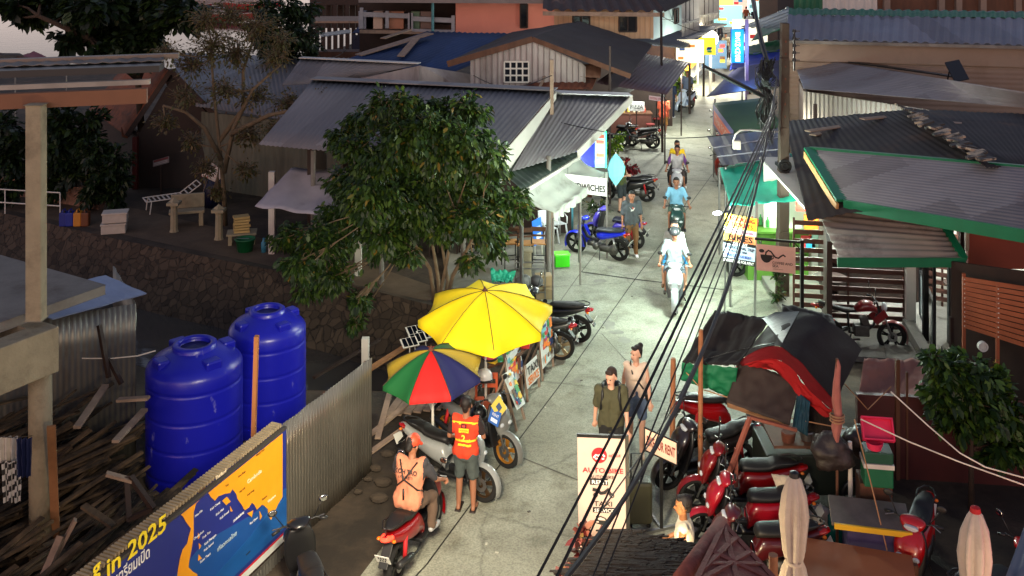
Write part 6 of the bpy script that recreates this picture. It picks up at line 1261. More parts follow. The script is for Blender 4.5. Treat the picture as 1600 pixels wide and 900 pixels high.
def make_bike(style):
    t = thing('scooter' if style != 'naked' else 'motorbike', 'proto', 'scooter' if style != 'naked' else 'motorbike')
    R1 = .27 if style == 'scooter' else .30; fx, rx = .66, -.60; W = .10 if style == 'scooter' else .075
    wheel(t, fx, R1, R1, W, 'front_wheel'); wheel(t, rx, R1, R1, W*1.1, 'rear_wheel')
    # fork and handlebars
    mb = MB()
    for s in (-1, 1): mb.tube([(fx, s*.07, R1), (fx-.12, s*.075, R1+.32), (.44, s*.05, .78)], .017, 8)
    mb.build('fork', m_steel, t, True)
    mb = MB(); H0 = 1.0 if style != 'naked' else 1.03
    mb.tube([(.26, -.36, H0-.01), (.31, -.22, H0+.02), (.36, 0, H0-.03), (.31, .22, H0+.02), (.26, .36, H0-.01)], .013, 8); mb.tube([(.36, 0, H0-.03), (.45, 0, .74)], .025, 8); hb = mb.build('handlebar', m_plastic, t, True)
    for s in (-1, 1):
        mb = MB(); mb.tube([(.26, s*.36, H0-.01), (.285, s*.26, H0+.008)], .021, 8); mb.build('grip', m_plastic, hb, True)
        mb = MB(); mb.tube([(.30, s*.22, H0+.02), (.36, s*.34, H0-.01)], .007, 5); mb.build('brake_lever', m_steel, hb)
        mb = MB(); mb.tube([(.32, s*.2, H0+.02), (.30, s*.27, H0+.15), (.29, s*.31, H0+.22)], .007, 6); mr = mb.build('mirror', m_plastic, t, True)
        mb = MB(); mb.ball((.285, s*.33, H0+.25), .06, 12, (.22, 1.05, .75)); mr2 = mb.build('mirror_housing', m_plastic, mr, True)
        mb = MB(); mb.ball((.274, s*.33, H0+.25), .052, 12, (.1, 1.05, .75)); mb.build('mirror_glass', m_chrome, mr, True)
    # front mudguard
    mb = MB(); n = 14; vs = []
    for i in range(n+1):
        a = R(-25)+R(150)*i/n; rr_ = R1+.03
        for j in range(7):
            b = (j-3)/3; vs.append((fx+rr_*cos(a)*(1-.05*abs(b)**2), b*(.075), R1+rr_*sin(a)-.035*b*b))
    mb.add(vs, [(i*7+j, i*7+j+1, (i+1)*7+j+1, (i+1)*7+j) for i in range(n) for j in range(6)]); mb.add([(x, y*.9, z-.008) for x, y, z in vs], [(i*7+j, i*7+j+1, (i+1)*7+j+1, (i+1)*7+j) for i in range(n) for j in range(6)]); mb.build('front_mudguard', P_MAIN, t, True)
    if style == 'scooter':
        mb = MB(); mb.loft([(.60, .50, .08, .06, .3), (.57, .60, .15, .10, .5), (.52, .74, .19, .10, .6), (.44, .86, .17, .08, .7), (.38, .94, .10, .04, .7)], 20, 2.3); mb.build('front_cowl', P_MAIN, t, True)
        mb = MB(); mb.loft([(.47, .30, .15, .03, 1.3), (.44, .45, .19, .035, 1.3), (.40, .65, .21, .04, 1.25), (.36, .82, .18, .04, 1.2), (.34, .93, .12, .03, 1.2)], 18, 2.6); mb.build('leg_shield', P_DARK, t, True)
        mb = MB(); mb.loft([(.43, .92, .05, .03, .3), (.40, .97, .13, .055, .2), (.33, 1.01, .16, .055, 0), (.25, 1.0, .10, .04, -.1), (.21, .99, .05, .02, 0)], 18, 2.3); mb.build('handlebar_cover', P_MAIN, t, True)
        mb = MB(); mb.loft([(.46, .93, .03, .02, .6), (.455, .965, .09, .03, .6), (.42, .985, .08, .02, .6)], 14, 2.2); mb.build('headlight', m_lens, t, True)
        for s in (-1, 1): mb = MB(); mb.ball((.61, s*.10, .67), .05, 10, (.5, 1, .7)); mb.build('indicator', m_lens, t, True)
        mb = MB(); mb.box((.17, 0, .30), (.52, .32, .06)); mb.box((.17, 0, .36), (.5, .10, .09)); mb.build('footboard', P_DARK, t, bev=.02)
        mb = MB(); mb.loft([(.05, .42, .14, .12, 0), (-.05, .52, .15, .16, 0), (-.25, .56, .165, .14, 0), (-.5, .62, .15, .11, 0), (-.75, .70, .10, .075, 0), (-.92, .76, .045, .035, 0)], 22, 2.7); mb.build('body_panel', P_MAIN, t, True)
        mb = MB(); mb.loft([(.03, .70, .06, .04, .5), (-.02, .755, .12, .06, .2), (-.2, .765, .14, .055, 0), (-.38, .78, .14, .055, 0), (-.48, .815, .13, .06, 0), (-.68, .83, .10, .045, 0), (-.80, .83, .05, .02, 0)], 20, 2.5); mb.build('seat', P_SEAT, t, True)
    elif style == 'moped':
        mb = MB()
        for s in (-1, 1): mb.add([], [])
        mb.loft([(.52, .62, .06, .05, .5), (.50, .72, .11, .07, .6), (.46, .84, .10, .06, .7), (.42, .92, .05, .03, .7)], 18, 2.3); mb.build('front_cowl', P_MAIN, t, True)
        for s in (-1, 1):
            mb = MB(); vs = [(.52, s*.10, .82), (.42, s*.19, .74), (.34, s*.21, .52), (.30, s*.19, .30), (.42, s*.15, .28), (.50, s*.12, .45), (.53, s*.09, .66)]
            mb.prism(vs, (0, s*.015, 0)); mb.build('leg_shield', P_MAIN, t, bev=.006)
        mb = MB(); mb.loft([(.44, .93, .05, .03, .3), (.40, .99, .11, .06, .2), (.33, 1.02, .13, .05, 0), (.25, 1.0, .07, .03, -.1)], 16, 2.3); mb.build('handlebar_cover', P_MAIN, t, True)
        mb = MB(); mb.ball((.44, 0, .985), .07, 12, (.5, 1, .8)); mb.build('headlight', m_lens, t, True)
        mb = MB(); mb.tube([(.44, 0, .76), (.30, 0, .52), (.0, 0, .46), (-.15, 0, .62)], .045, 8); mb.build('frame', P_DARK, t, True)
        mb = MB(); mb.lathe([(0, -.13), (.08, -.13), (.10, -.06), (.10, .06), (.08, .13), (0, .13)], (.02, 0, .32), 16, 'y'); mb.box((.18, 0, .36), (.2, .13, .12)); mb.build('engine', m_eng, t, True)
        mb = MB(); mb.loft([(.0, .60, .05, .06, 0), (-.15, .62, .12, .10, 0), (-.35, .66, .13, .09, 0), (-.6, .72, .10, .06, 0), (-.82, .78, .045, .03, 0)], 20, 2.7); mb.build('body_panel', P_MAIN, t, True)
        mb = MB(); mb.loft([(.02, .72, .05, .03, .3), (-.06, .77, .10, .045, .1), (-.3, .79, .13, .05, 0), (-.55, .815, .125, .045, 0), (-.76, .83, .07, .025, 0)], 18, 2.5); mb.build('seat', P_SEAT, t, True)
        mb = MB(); mb.bar((-.02, -.10, .30), (-.58, -.10, .31), .05, .09); mb.build('chain_case', m_plastic, t, bev=.01)
    else:
        mb = MB(); mb.loft([(.38, .78, .05, .05, 0), (.28, .88, .15, .10, 0), (.08, .88, .16, .11, 0), (-.08, .80, .08, .06, 0)], 20, 2.4); mb.build('fuel_tank', P_MAIN, t, True)
        for s in (-1, 1): mb = MB(); mb.prism([(.48, s*.16, .86), (.25, s*.17, .66), (.34, s*.17, .56), (.56, s*.15, .74)], (0, s*.015, 0)); mb.build('side_shroud', P_MAIN, t, bev=.006)
        mb = MB(); mb.loft([(.0, .80, .09, .035, 0), (-.25, .79, .12, .045, 0), (-.5, .85, .11, .04, 0), (-.8, .93, .05, .03, 0)], 16, 2.5); mb.build('seat', P_SEAT, t, True)
        mb = MB(); mb.tube([(.42, 0, .84), (.30, 0, .5), (.05, 0, .30), (-.18, 0, .34), (-.22, 0, .74), (-.7, 0, .86)], .03, 8); mb.tube([(-.2, .06, .42), (-.6, .08, .30)], .028, 8); mb.tube([(-.2, -.06, .42), (-.6, -.08, .30)], .028, 8); mb.build('frame', P_DARK, t, True)
        mb = MB(); mb.box((.05, 0, .40), (.30, .26, .22)); mb.box((.12, 0, .58), (.16, .2, .2), rot=Matrix.Rotation(-.3, 3, 'Y')); mb.build('engine', m_eng, t, bev=.02)
        mb = MB(); mb.ball((.52, 0, .88), .10, 14, (.6, .9, 1)); mb.build('headlight', m_lens, t, True)
    # rear end
    if style != 'naked':
        mb = MB(); mb.lathe([(0, .07), (.12, .07), (.14, .10), (.12, .15), (0, .16)], (-.50, 0, .31), 18, 'y'); mb.box((-.32, .11, .32), (.42, .08, .16)); mb.build('transmission_case', m_eng, t, True)
    mb = MB(); mb.tube([(.0, -.12, .24), (-.2, -.14, .22), (-.36, -.16, .28)], .018, 8); mb.tube([(-.36, -.16, .28), (-.45, -.165, .31), (-.85, -.175, .42)], [.03, .05, .045], 12); mb.build('exhaust', m_plastic, t, True)
    for s in (-1, 1):
        mb = MB(); mb.tube([(-.58, s*.13, .32), (-.52, s*.12, .62)], .03, 10); mb.build('shock_absorber', m_steel if style == 'moped' else m_redc, t, True)
    zt = .76 if style != 'naked' else .86
    mb = MB(); mb.loft([(-.80, zt-.02, .085, .04, 0), (-.90, zt, .075, .032, 0), (-.955, zt+.005, .04, .015, 0)], 14, 2.4); mb.build('tail_light', m_tail, t, True)
    mb = MB(); mb.bar((-.78, 0, .66), (-.98, 0, .42), .13, .018); mb.build('rear_mudguard', m_plastic, t, bev=.005)
    q = Matrix.Rotation(-.55, 3, 'Y'); mb = MB(); mb.box((-.965, 0, .535), (.008, .20, .15), rot=q); pl_ = mb.build('number_plate', m_plate, t)
    for k, (w_, dz) in enumerate(((.13, .03), (.16, -.02))):
        mb = MB()
        for j in range(4 if k == 0 else 3): mb.box(V((-.965, 0, .535))+q @ V((-.006, (j-1.5+k*.5)*.035, dz)), (.004, .018, .035 if k == 0 else .03), rot=q)
        mb.build('plate_mark', m_plastic, pl_)
    mb = MB()
    for s in (-1, 1): mb.tube([(-.50, s*.10, .84), (-.72, s*.12, .875), (-.86, s*.06, .88), (-.88, 0, .88)], .011, 6)
    mb.build('grab_rail', m_plastic, t, True)
    for s in (-1, 1): mb = MB(); mb.ball((-.86, s*.11, zt-.03), .03, 8, (1, 1, .7)); mb.build('indicator', m_amber, t, True)
    mb = MB(); mb.bar((-.12, .13, .28), (-.16, .26, .01), .02); mb.build('side_stand', m_plastic, t)
    return t
protos = {}; n_bike = [0]
def bike(style, x, y, head, label, main=(160, 10, 14), dark=(26, 26, 28), seat=(24, 22, 22), rim=(30, 30, 30), lean=0.10, group='parked scooters', lights=False, z=0.0, metal=0):
    first = style not in protos
    if first: protos[style] = make_bike(style)
    src = protos[style]; o = copy_tree(src)
    o['label'] = label; o['group'] = group; o.location = (x, y, z); o.rotation_euler = (-lean, 0, R(head))
    mp = {P_MAIN.name: gloss(main, metal), P_DARK.name: mat('plastic_%d_%d_%d' % dark, dark, r=.45, v=.15, s=4), P_SEAT.name: mat('seat_%d_%d_%d' % seat, seat, r=.55, v=.2, s=5), P_RIM.name: mat('rim_%d_%d_%d' % rim, rim, r=.35, m=.6, v=.1)}
    def walk(q):
        for c in q.children:
            if c.type == 'MESH':
                for s in c.material_slots:
                    if s.material and s.material.name in mp: m_ = mp[s.material.name]; s.link = 'OBJECT'; s.material = m_
                if lights and c.name.startswith('tail_light'): s = c.material_slots[0]; s.link = 'OBJECT'; s.material = mat('lit_tail', (255, 60, 40), e=(255, 50, 30), es=4)
                if lights and c.name.startswith('headlight'): s = c.material_slots[0]; s.link = 'OBJECT'; s.material = mat('lit_head', (255, 255, 250), e=(255, 255, 250), es=lights)
            walk(c)
    walk(o); return o
def gxy(x, y): p = G(x, y); return p.x, p.y
RED = (128, 6, 12)
bk_rider = bike('scooter', -1.36, 13.85, 71, 'red scooter ridden by the person in the peach vest, tail light lit', RED, lights=1.0, lean=0, group='ridden scooters')
bike('scooter', -2.56, 12.7, 114, 'black scooter with a raised pale mirror by the map hoarding', (20, 20, 22), lean=.08)
bike('scooter', -1.02, 15.52, -31, 'silver and black scooter behind the man in the orange vest', (150, 152, 150), rim=(80, 60, 40))
bike('scooter', -.62, 16.55, -38, 'grey scooter with gold front rim and a helmet on its mirror', (120, 120, 116), rim=(190, 130, 50))
bike('moped', .83, 21.25, 160, 'black moped with paper on its seat, farther of the pair behind the print boards', (40, 42, 44))
bike('moped', .40, 20.35, 165, 'dusty grey moped with spoked wheel, nearer of the pair behind the print boards', (70, 76, 76), rim=(160, 140, 110))
bike('moped', 2.3, 26.55, 148, 'bright blue moped parked nose to the white plastic chairs', (20, 40, 200), seat=(40, 42, 46))
bike('scooter', 2.85, 27.5, 150, 'violet blue scooter parked just behind the bright blue moped', (70, 60, 170), seat=(20, 22, 40))
bike('scooter', *gxy(1054, 474), -99, 'white scooter carrying a helmeted rider and a passenger', (150, 156, 160), lean=0, lights=.0, group='ridden scooters', dark=(70, 74, 78))
bike('scooter', *gxy(1057, 374), -97, 'dark green and white scooter ridden by the man in light blue', (30, 60, 56), lean=0, group='ridden scooters')
bike('scooter', *gxy(1058, 311), -100, 'white and black scooter ridden by two people', (150, 150, 156), lean=0, group='ridden scooters')
bike('moped', *gxy(996, 232), 176, 'black moped parked crosswise before the pizza counter', (24, 24, 26))
bike('scooter', *gxy(966, 226), 150, 'dark scooter half hidden by the bright potted plant', (30, 30, 34))
bike('scooter', *gxy(1071, 172), -128, 'pale blue white scooter parked by the arching plant', (190, 205, 225), dark=(190, 205, 225))
bike('moped', *gxy(1127, 222), 75, 'red tailed moped beside the orange printed canopy banner', (150, 20, 20), lights=.5)
bike('moped', *gxy(1127, 258), 80, 'red moped with white plate at the dark awning edge', (160, 20, 24))
bike('moped', *gxy(1132, 290), 85, 'rusty red moped half under the teal awning', (140, 50, 40))
bike('scooter', *gxy(1188, 428), 196, 'black scooter parked below the stacked booking sign', (24, 26, 26))
bike('scooter', *gxy(1192, 396), 190, 'silver scooter in front of the lime green stall', (160, 165, 165))
bike('naked', *gxy(1342, 546), -8, 'dark trail motorbike with red side panels by the slatted screen', (120, 20, 26), group='motorbikes')
bike('scooter', 3.62, 16.85, 8, 'dark red scooter with white plate under the charcoal tarpaulin', (140, 8, 14))
bike('scooter', 3.42, 14.9, 176, 'red hire scooter farthest from the thatched hut in the row', (110, 5, 10))
bike('scooter', 3.35, 14.1, 178, 'red and black hire scooter in the middle of the row', (150, 10, 30))
bike('scooter', 3.25, 13.3, 180, 'red tailed black hire scooter nearest the thatched hut', (70, 12, 18))
bike('scooter', 3.05, 15.75, 200, 'black hire scooter with red visor behind the row', (34, 26, 28))
bike('scooter', 5.35, 13.3, -122, 'glossy red scooter facing out between the platform and oxblood wall', (170, 8, 16), lean=.05)
bike('scooter', 6.15, 12.3, 20, 'red scooter mostly hidden behind the parasol with pink top', (180, 8, 18))
bike('scooter', *gxy(981, 314), 170, 'black scooter behind the woman in the green top', (26, 26, 28))
bike('scooter', *gxy(1124, 84), 100, 'dark scooter parked before the globe lamp', (40, 44, 60))
bike('scooter', *gxy(1146, 104), 80, 'red scooter parked under the glowing blue sign', (150, 30, 30))
bike('scooter', *gxy(950, 208), 160, 'grey scooter parked left of the pizza counter', (110, 110, 116))
for k in protos.values():
    def rm(o):
        for c in list(o.children): rm(c)
        bpy.data.objects.remove(o)
    rm(k)
# ================================================================ PEOPLE
def capsule(mb, p0, p1, r0, r1=None, n=12):
    p0, p1 = V(p0), V(p1); r1 = r0 if r1 is None else r1; d = p1-p0
    if d.length < 1e-5: mb.ball(p0, r0, n); return
    u = d.normalized(); pts = []; rs = []
    for a in (80, 55, 28, 0): pts.append(p0-u*r0*sin(R(a))); rs.append(r0*cos(R(a)))
    for a in (0, 28, 55, 80): pts.append(p1+u*r1*sin(R(a))); rs.append(r1*cos(R(a)))
    mb.tube(pts, rs, n)
def blob(name, segs, m, par, vox=.014, sm=3, paint=None, balls=(), fold=0):
    mb = MB()
    for s in segs: capsule(mb, *s)
    for c, r, sc in balls: mb.ball(c, r, 14, sc)
    me = bpy.data.meshes.new(name); me.from_pydata(mb.v, [], mb.f); o = bpy.data.objects.new('tmp', me); COL.objects.link(o)
    q = o.modifiers.new('r', 'REMESH'); q.mode = 'VOXEL'; q.voxel_size = vox; q.use_smooth_shade = True
    q = o.modifiers.new('s', 'SMOOTH'); q.factor = .5; q.iterations = sm
    dg = bpy.context.evaluated_depsgraph_get(); m2 = bpy.data.meshes.new_from_object(o.evaluated_get(dg)); bpy.data.objects.remove(o); bpy.data.meshes.remove(me)
    if fold:
        cn = [(v_.co.copy(), v_.normal.copy()) for v_ in m2.vertices]
        for v_, (c_, n_) in zip(m2.vertices, cn):
            v_.co = c_+n_*(fold*(NZ.noise(V((c_.x*7, c_.y*9, c_.z*5+len(segs))))+.6*NZ.noise(V((c_.x*16+3, c_.y*18, c_.z*11)))))
    m2.name = name; m2.materials.clear()
    for k in (m if isinstance(m, (list, tuple)) else [m]): m2.materials.append(k)
    if paint:
        for f in m2.polygons: f.material_index = paint(f.center)
    m2.polygons.foreach_set('use_smooth', [True]*len(m2.polygons))
    r = bpy.data.objects.new(name, m2); COL.objects.link(r); r.parent = par; return r
def cloth(c, **k): return mat('cloth_%d_%d_%d' % c, c, r=.9, v=.12, s=7, b=.25, bs=30, **k)
def skin(c): return mat('skin_%d_%d_%d' % c, c, r=.55, v=.06, s=6)
TAN, PALE, BROWN = (150, 100, 74), (206, 156, 132), (112, 72, 52)
def hand(segs, w, e, curl=.5, side=1, hold=None):
    w, e = V(w), V(e); d = (w-e).normalized(); x = d.cross(V((1, 0, .2)));
    if x.length < .1: x = d.cross(V((0, 1, 0)))
    x.normalize(); n = d.cross(x).normalized(); pc = w+d*.045
    segs.append((w, w+d*.02, .024, .026)); segs.append((pc-x*.015, pc+x*.015+d*.03, .024, .024))
    for i, l in enumerate((.062, .074, .07, .055)):
        b = w+d*.085+x*(i-1.5)*.020; m_ = b+(d*cos(curl)+n*sin(curl))*l*.55; t_ = m_+(d*cos(curl*2)+n*sin(curl*2))*l*.5
        segs.append((b-d*.02, m_, .0105, .0095)); segs.append((m_, t_, .0095, .008))
    b = w+d*.03-x*.028; m_ = b+(d*.6-x*.7+n*.3).normalized()*.04; segs.append((b, m_, .013, .011)); segs.append((m_, m_+(d+n*.3).normalized()*.03, .011, .009))
def person(label, x, y, head, pose='stand', shirt=(90, 90, 90), pants=(60, 60, 70), skn=TAN, hair=(20, 16, 14), shoe=(210, 210, 210), z=0, h=1.0, sleeve=.6, leg=1.0, vox=.016, group=None, look=0, female=False, hat=None, lean=None, arms=None, shirt_paint=None, tank=False, hairlen=0, nod=0, loose=.0):
    t = thing('person', label, 'person', (0, 0, 0), group)
    L = {'stand': .02, 'walk': .05, 'ride': .10, 'sit': .05, 'pillion': .0}[pose] if lean is None else lean
    sit = pose in ('ride', 'sit', 'pillion'); P0 = V((0, 0, .92)) if not sit else (V((-.18, 0, .90)) if pose == 'ride' else (V((-.52, 0, .97)) if pose == 'pillion' else V((0, 0, .52))))
    up = V((sin(L), 0, cos(L))); fw = V((cos(L), 0, -sin(L)))
    sw_ = .155 if female else .182; hw = .10 if female else .09
    def T_(a, b, c): return P0+fw*a+V((0, b, 0))+up*c   # torso frame
    ch, nk = T_(0, 0, .34), T_(0, 0, .50)
    lr = R(look)
    def Hd(a, b, c):
        a, c = a*cos(nod)+c*sin(nod), c*cos(nod)-a*sin(nod)
        return T_(.01, 0, .58)+V((a*cos(lr)-b*sin(lr), a*sin(lr)+b*cos(lr), c+.10))
    body = []; tb_ = []
    wst = .088 if female else .10; chr_ = .098 if female else .112
    for s in (-1, 1):
        tb_ += [(T_(0, s*.06, .0), T_(0, s*.045, .16), .115, wst), (T_(0, s*.045, .16), T_(0, s*.085, .36), wst, chr_*.96), (T_(0, s*.09, .42), T_(0, s*(sw_-.01), .475), .07, .056)]
    tb_ += [(T_(0, -.08, .40), T_(0, .08, .40), .09, .09), (T_(-.01, -.07, 0), T_(-.01, .07, 0), .115, .115)]
    if female: tb_ += [(T_(.075, -.06, .33), T_(.075, .06, .33), .055, .055)]
    body += tb_ + [(T_(0, 0, .44), T_(.01, 0, .60), .058, .050)]
    # arms
    A = {}
    for s in (-1, 1):
        sh_ = T_(0, s*sw_, .47)
        if arms and s in arms: el, wr = [V(q) for q in arms[s]]
        elif pose == 'stand': el, wr = sh_+V((-.02, s*.06, -.28)), sh_+V((.05, s*.07, -.52))
        elif pose == 'walk': el, wr = sh_+V((s*.07-.02, s*.05, -.27)), sh_+V((s*.15+.05, s*.07, -.50))
        elif pose == 'ride': el, wr = V((.06, s*.31, 1.10)), V((.235, s*.34, 1.015))
        elif pose == 'pillion': el, wr = sh_+V((.06, s*.05, -.26)), sh_+V((.24, -s*.02, -.38))
        else: el, wr = sh_+V((.04, s*.06, -.27)), sh_+V((.24, -s*.02, -.34))
        A[s] = (sh_, el, wr); body += [(sh_, el, .050 if not female else .042, .038), (el, wr, .037, .026)]
        hand(body, wr, el, 1.2 if pose == 'ride' else .45, s)
    # legs
    Lg = {}
    for s in (-1, 1):
        hp_ = P0+V((0, s*hw, -.02))
        if pose == 'stand': kn, an = V((.03, s*.105, .50)), V((0, s*.115, .085))
        elif pose == 'walk': kn, an = (V((.16, s*.10, .50)), V((.20, s*.09, .085))) if s > 0 else (V((.02, s*.10, .49)), V((-.20, s*.09, .13)))
        elif pose == 'ride': kn, an = V((.20, s*.19, .78)), V((.16, s*.20, .40))
        elif pose == 'pillion': kn, an = V((-.12, s*.25, .80)), V((-.20, s*.25, .42))
        else: kn, an = V((.42, s*.12, .50)), V((.40, s*.13, .085))
        Lg[s] = (hp_, kn, an); body += [(hp_, kn, .088, .056), (kn, kn.lerp(an, .3), .054, .054), (kn.lerp(an, .3), an, .054, .036), (an, an+V((.10, s*.02, -.045)), .036, .034), (an+V((.08, s*.02, -.05)), an+V((.17, s*.025, -.055)), .034, .024), (an, an+V((-.03, 0, -.045)), .036, .032)]
    # head
    balls = [(Hd(-.012, 0, .035), .1, (.98, .80, 1.0)), (Hd(.02, 0, -.03), .085, (.85, .78, 1.0))]
    body += [(Hd(.035, -.022, -.085), Hd(.035, .022, -.085), .036, .036), (Hd(.075, 0, .005), Hd(.103, 0, -.035), .012, .017), (Hd(.07, -.03, .03), Hd(.07, .03, .03), .022, .022), (Hd(.072, -.018, -.068), Hd(.072, .018, -.068), .014, .014)]
    for s in (-1, 1): body += [(Hd(-.005, s*.082, .005), Hd(-.012, s*.09, -.025), .018, .014)]
    bd = blob('body', body, skin(skn), t, vox, 2, balls=balls)
    for s in (-1, 1):
        mb = MB(); mb.ball(Hd(.082, s*.032, .008), .011, 8); mb.build('eye', flat((24, 18, 16)), t, True)
    mb = MB(); mb.tube([Hd(.089, -.022, -.066), Hd(.093, 0, -.068), Hd(.089, .022, -.066)], .005, 5); mb.build('mouth', flat((120, 60, 54)), t, True)
    # hair
    hs = []; hb_ = [(Hd(-.034, 0, .052), .100, (.96, .86, .96))]
    if hairlen > 0: hs += [(Hd(-.075, -.04, .02), Hd(-.09, -.03, -.06-hairlen), .05, .035), (Hd(-.075, .04, .02), Hd(-.09, .03, -.06-hairlen), .05, .035)]
    if hairlen < 0: hb_ += [(Hd(-.09, 0, .12), .05, (1, 1, 1))]
    hs += [(Hd(-.07, 0, .0), Hd(-.07, 0, -.05), .055, .045)]+[(Hd(-.03, s*.07, .05), Hd(-.035, s*.072, -.01), .026, .016) for s in (-1, 1)]+[(Hd(.045, -.035, .095), Hd(.05, .035, .098), .03, .03)]
    if hat is None or hat == 'cap': blob('hair', hs, mat('hair_%d' % hair[0], hair, r=.6, v=.3, s=20, b=.5, bs=60), t, .014, 1, balls=hb_)
    if hat == 'helmet' or (isinstance(hat, tuple) and hat[0] == 'helmet'):
        c_ = hat[1] if isinstance(hat, tuple) else (30, 30, 32)
        mb = MB(); mb.ball(Hd(-.015, 0, .045), .135, 18, (1.05, .95, 1.0)); mb.v = [(a, b, max(c, Hd(0, 0, -.01).z)) for a, b, c in mb.v]; mb.build('helmet', gloss(c_), t, True)
        mb = MB(); mb.box(Hd(.13, 0, .03), (.08, .17, .015), rz=lr); mb.build('visor', m_plastic, t)
    if hat == 'cap':
        blob('cap', [(Hd(.09, -.03, .06), Hd(.15, -.03, .05), .03, .025), (Hd(.09, .03, .06), Hd(.15, .03, .05), .03, .025)], [flat((220, 70, 40)), flat((150, 130, 120))], t, .012, 2, balls=[(Hd(-.018, 0, .065), .112, (1, .9, .9))], paint=lambda c: 1 if c.y > 0 and c.x < .0 else 0)
    # shirt
    g = .02+loose; sh = [(a, b, r0+g*.9, r1+g*.9) for a, b, r0, r1 in tb_ if True]
    if not tank:
        for s in (-1, 1): a, e, w = A[s]; sh += [(a, a.lerp(e, min(1, sleeve*1.4)), .066+loose*.5, .058+loose*.5)] + ([(e, e.lerp(w, (sleeve-.7)/.3), .054, .046)] if sleeve > .71 else [])
    if loose > .01 and not sit: sh += [(T_(0, -.07, -.06), T_(0, .07, -.06), .125, .125)]
    mats_ = [cloth(c) for c in (shirt if isinstance(shirt[0], tuple) else (shirt,))]
    so = blob('vest' if shirt_paint else 'shirt', sh, mats_, t, .016, 3, paint=shirt_paint, fold=.02)
    if tank: pass
    # trousers
    pt_ = [(T_(0, -.065, -.03), T_(0, .065, -.03), .133, .133), (T_(0, -.06, .05), T_(0, .06, .05), .118, .118)]
    for s in (-1, 1):
        a, k, n_ = Lg[s]
        if leg < .5: pt_ += [(a, a.lerp(k, leg*2), .108, .09)]
        else: pt_ += [(a, k, .106, .074), (k, k.lerp(n_, (leg-.5)*2), .074, .06)]
    blob('trousers' if leg > .5 else 'shorts', pt_, cloth(pants), t, .016, 2, fold=.018)
    if shoe:
        for s in (-1, 1):
            an = Lg[s][2]; blob('shoe', [(an+V((-.035, 0, -.045)), an+V((.10, s*.02, -.05)), .040, .042), (an+V((.08, s*.02, -.052)), an+V((.175, s*.025, -.058)), .042, .032)], flat(shoe), t, .014, 1)
    t.location = (x, y, z); t.scale = (h, h, h); t.rotation_euler = (0, 0, R(head)); return t
def strap(par, pts, r=.014, m=None, name='strap'):
    mb = MB(); mb.tube(pts, r, 6); o = mb.build(name, m or m_plastic, None, True); o.parent = par; return o
# the man in the orange vest, back turned
VB = [(215, 62, 30), (232, 200, 40), (40, 24, 24)]
def vest_paint(c):
    if abs(c.y) > .205: return 2
    if 1.36 < c.z < 1.385 or 1.10 < c.z < 1.135 or (1.03 < c.z < 1.065 and abs(c.y) < .1): return 1
    return 0
vm = person('man in orange vest numbered two standing with his back turned by the parked scooters', *gxy(728, 797), 80, 'stand', VB, (70, 78, 76), TAN, (24, 14, 12), None, h=.98, leg=.42, vox=.013, shirt_paint=vest_paint, arms={-1: ((.03, -.27, 1.13), (.24, -.22, 1.08)), 1: ((0, .26, 1.12), (.20, .20, 1.02))}, sleeve=.5)
for s in (-1, 1):
    mb = MB(); mb.box((.05, s*.115, .018), (.27, .095, .025)); o = mb.build('sandal', flat((40, 30, 28)), None, bev=.01); o.parent = vm
Bq = Board(None, (-.165, .1, 1.12), (-.165, -.1, 1.12), (-.148, .1, 1.40)); Bq.n = V((-1, 0, 0)); Bq.par = None
lst = [Bq.text('2', .33, .05, .34, (240, 214, 60), width=.3, bold=.03, l=1), Bq.rect('patch', .12, .5, .88, .72, (238, 206, 40), 1), Bq.text('TAXI MOTOR BIKE', .16, .59, .07, (60, 30, 20), width=.66, l=3), Bq.text('เกาะเต่า', .3, .51, .06, (60, 30, 20), width=.4, l=3), Bq.rect('badge', .3, .74, .7, .95, (40, 20, 24), 1), Bq.rect('badge', .38, .79, .62, .9, (200, 60, 60), 2)]
for o in lst: o.parent = vm
# rider in peach vest on the red scooter
rd = person('rider in peach vest and orange cap sitting on the red scooter', -1.36, 13.85, 71, 'ride', [(196, 124, 94), (52, 50, 54)], (92, 72, 58), TAN, (20, 16, 14), (160, 160, 160), vox=.013, hat='cap', shirt_paint=lambda c: 1 if abs(c.y) > .2 else 0, sleeve=.6, leg=1.0, nod=.5, lean=.22, loose=.012, look=-15)
Bq = Board(None, (-.30, .17, 1.22), (-.30, -.17, 1.22), (-.245, .17, 1.40)); Bq.n = V((-.96, 0, .28))
lst = [Bq.text('KOH TAO', .02, .4, .32, (50, 40, 40), width=.96, bold=.02, l=1), Bq.text('เกาะเต่า', .2, .1, .22, (60, 40, 40), width=.6, l=1)]
for o in lst: o.parent = rd
strap(rd, [(-.17, .13, 1.42), (-.315, .02, 1.24), (-.24, -.16, 1.08), (-.1, -.19, 1.0)], .010); strap(rd, [(-.17, -.13, 1.42), (-.315, 0, 1.24), (-.25, .14, 1.1)], .010); strap(rd, [(-.345, .0, 1.12), (-.345, 0, .98)], .014)
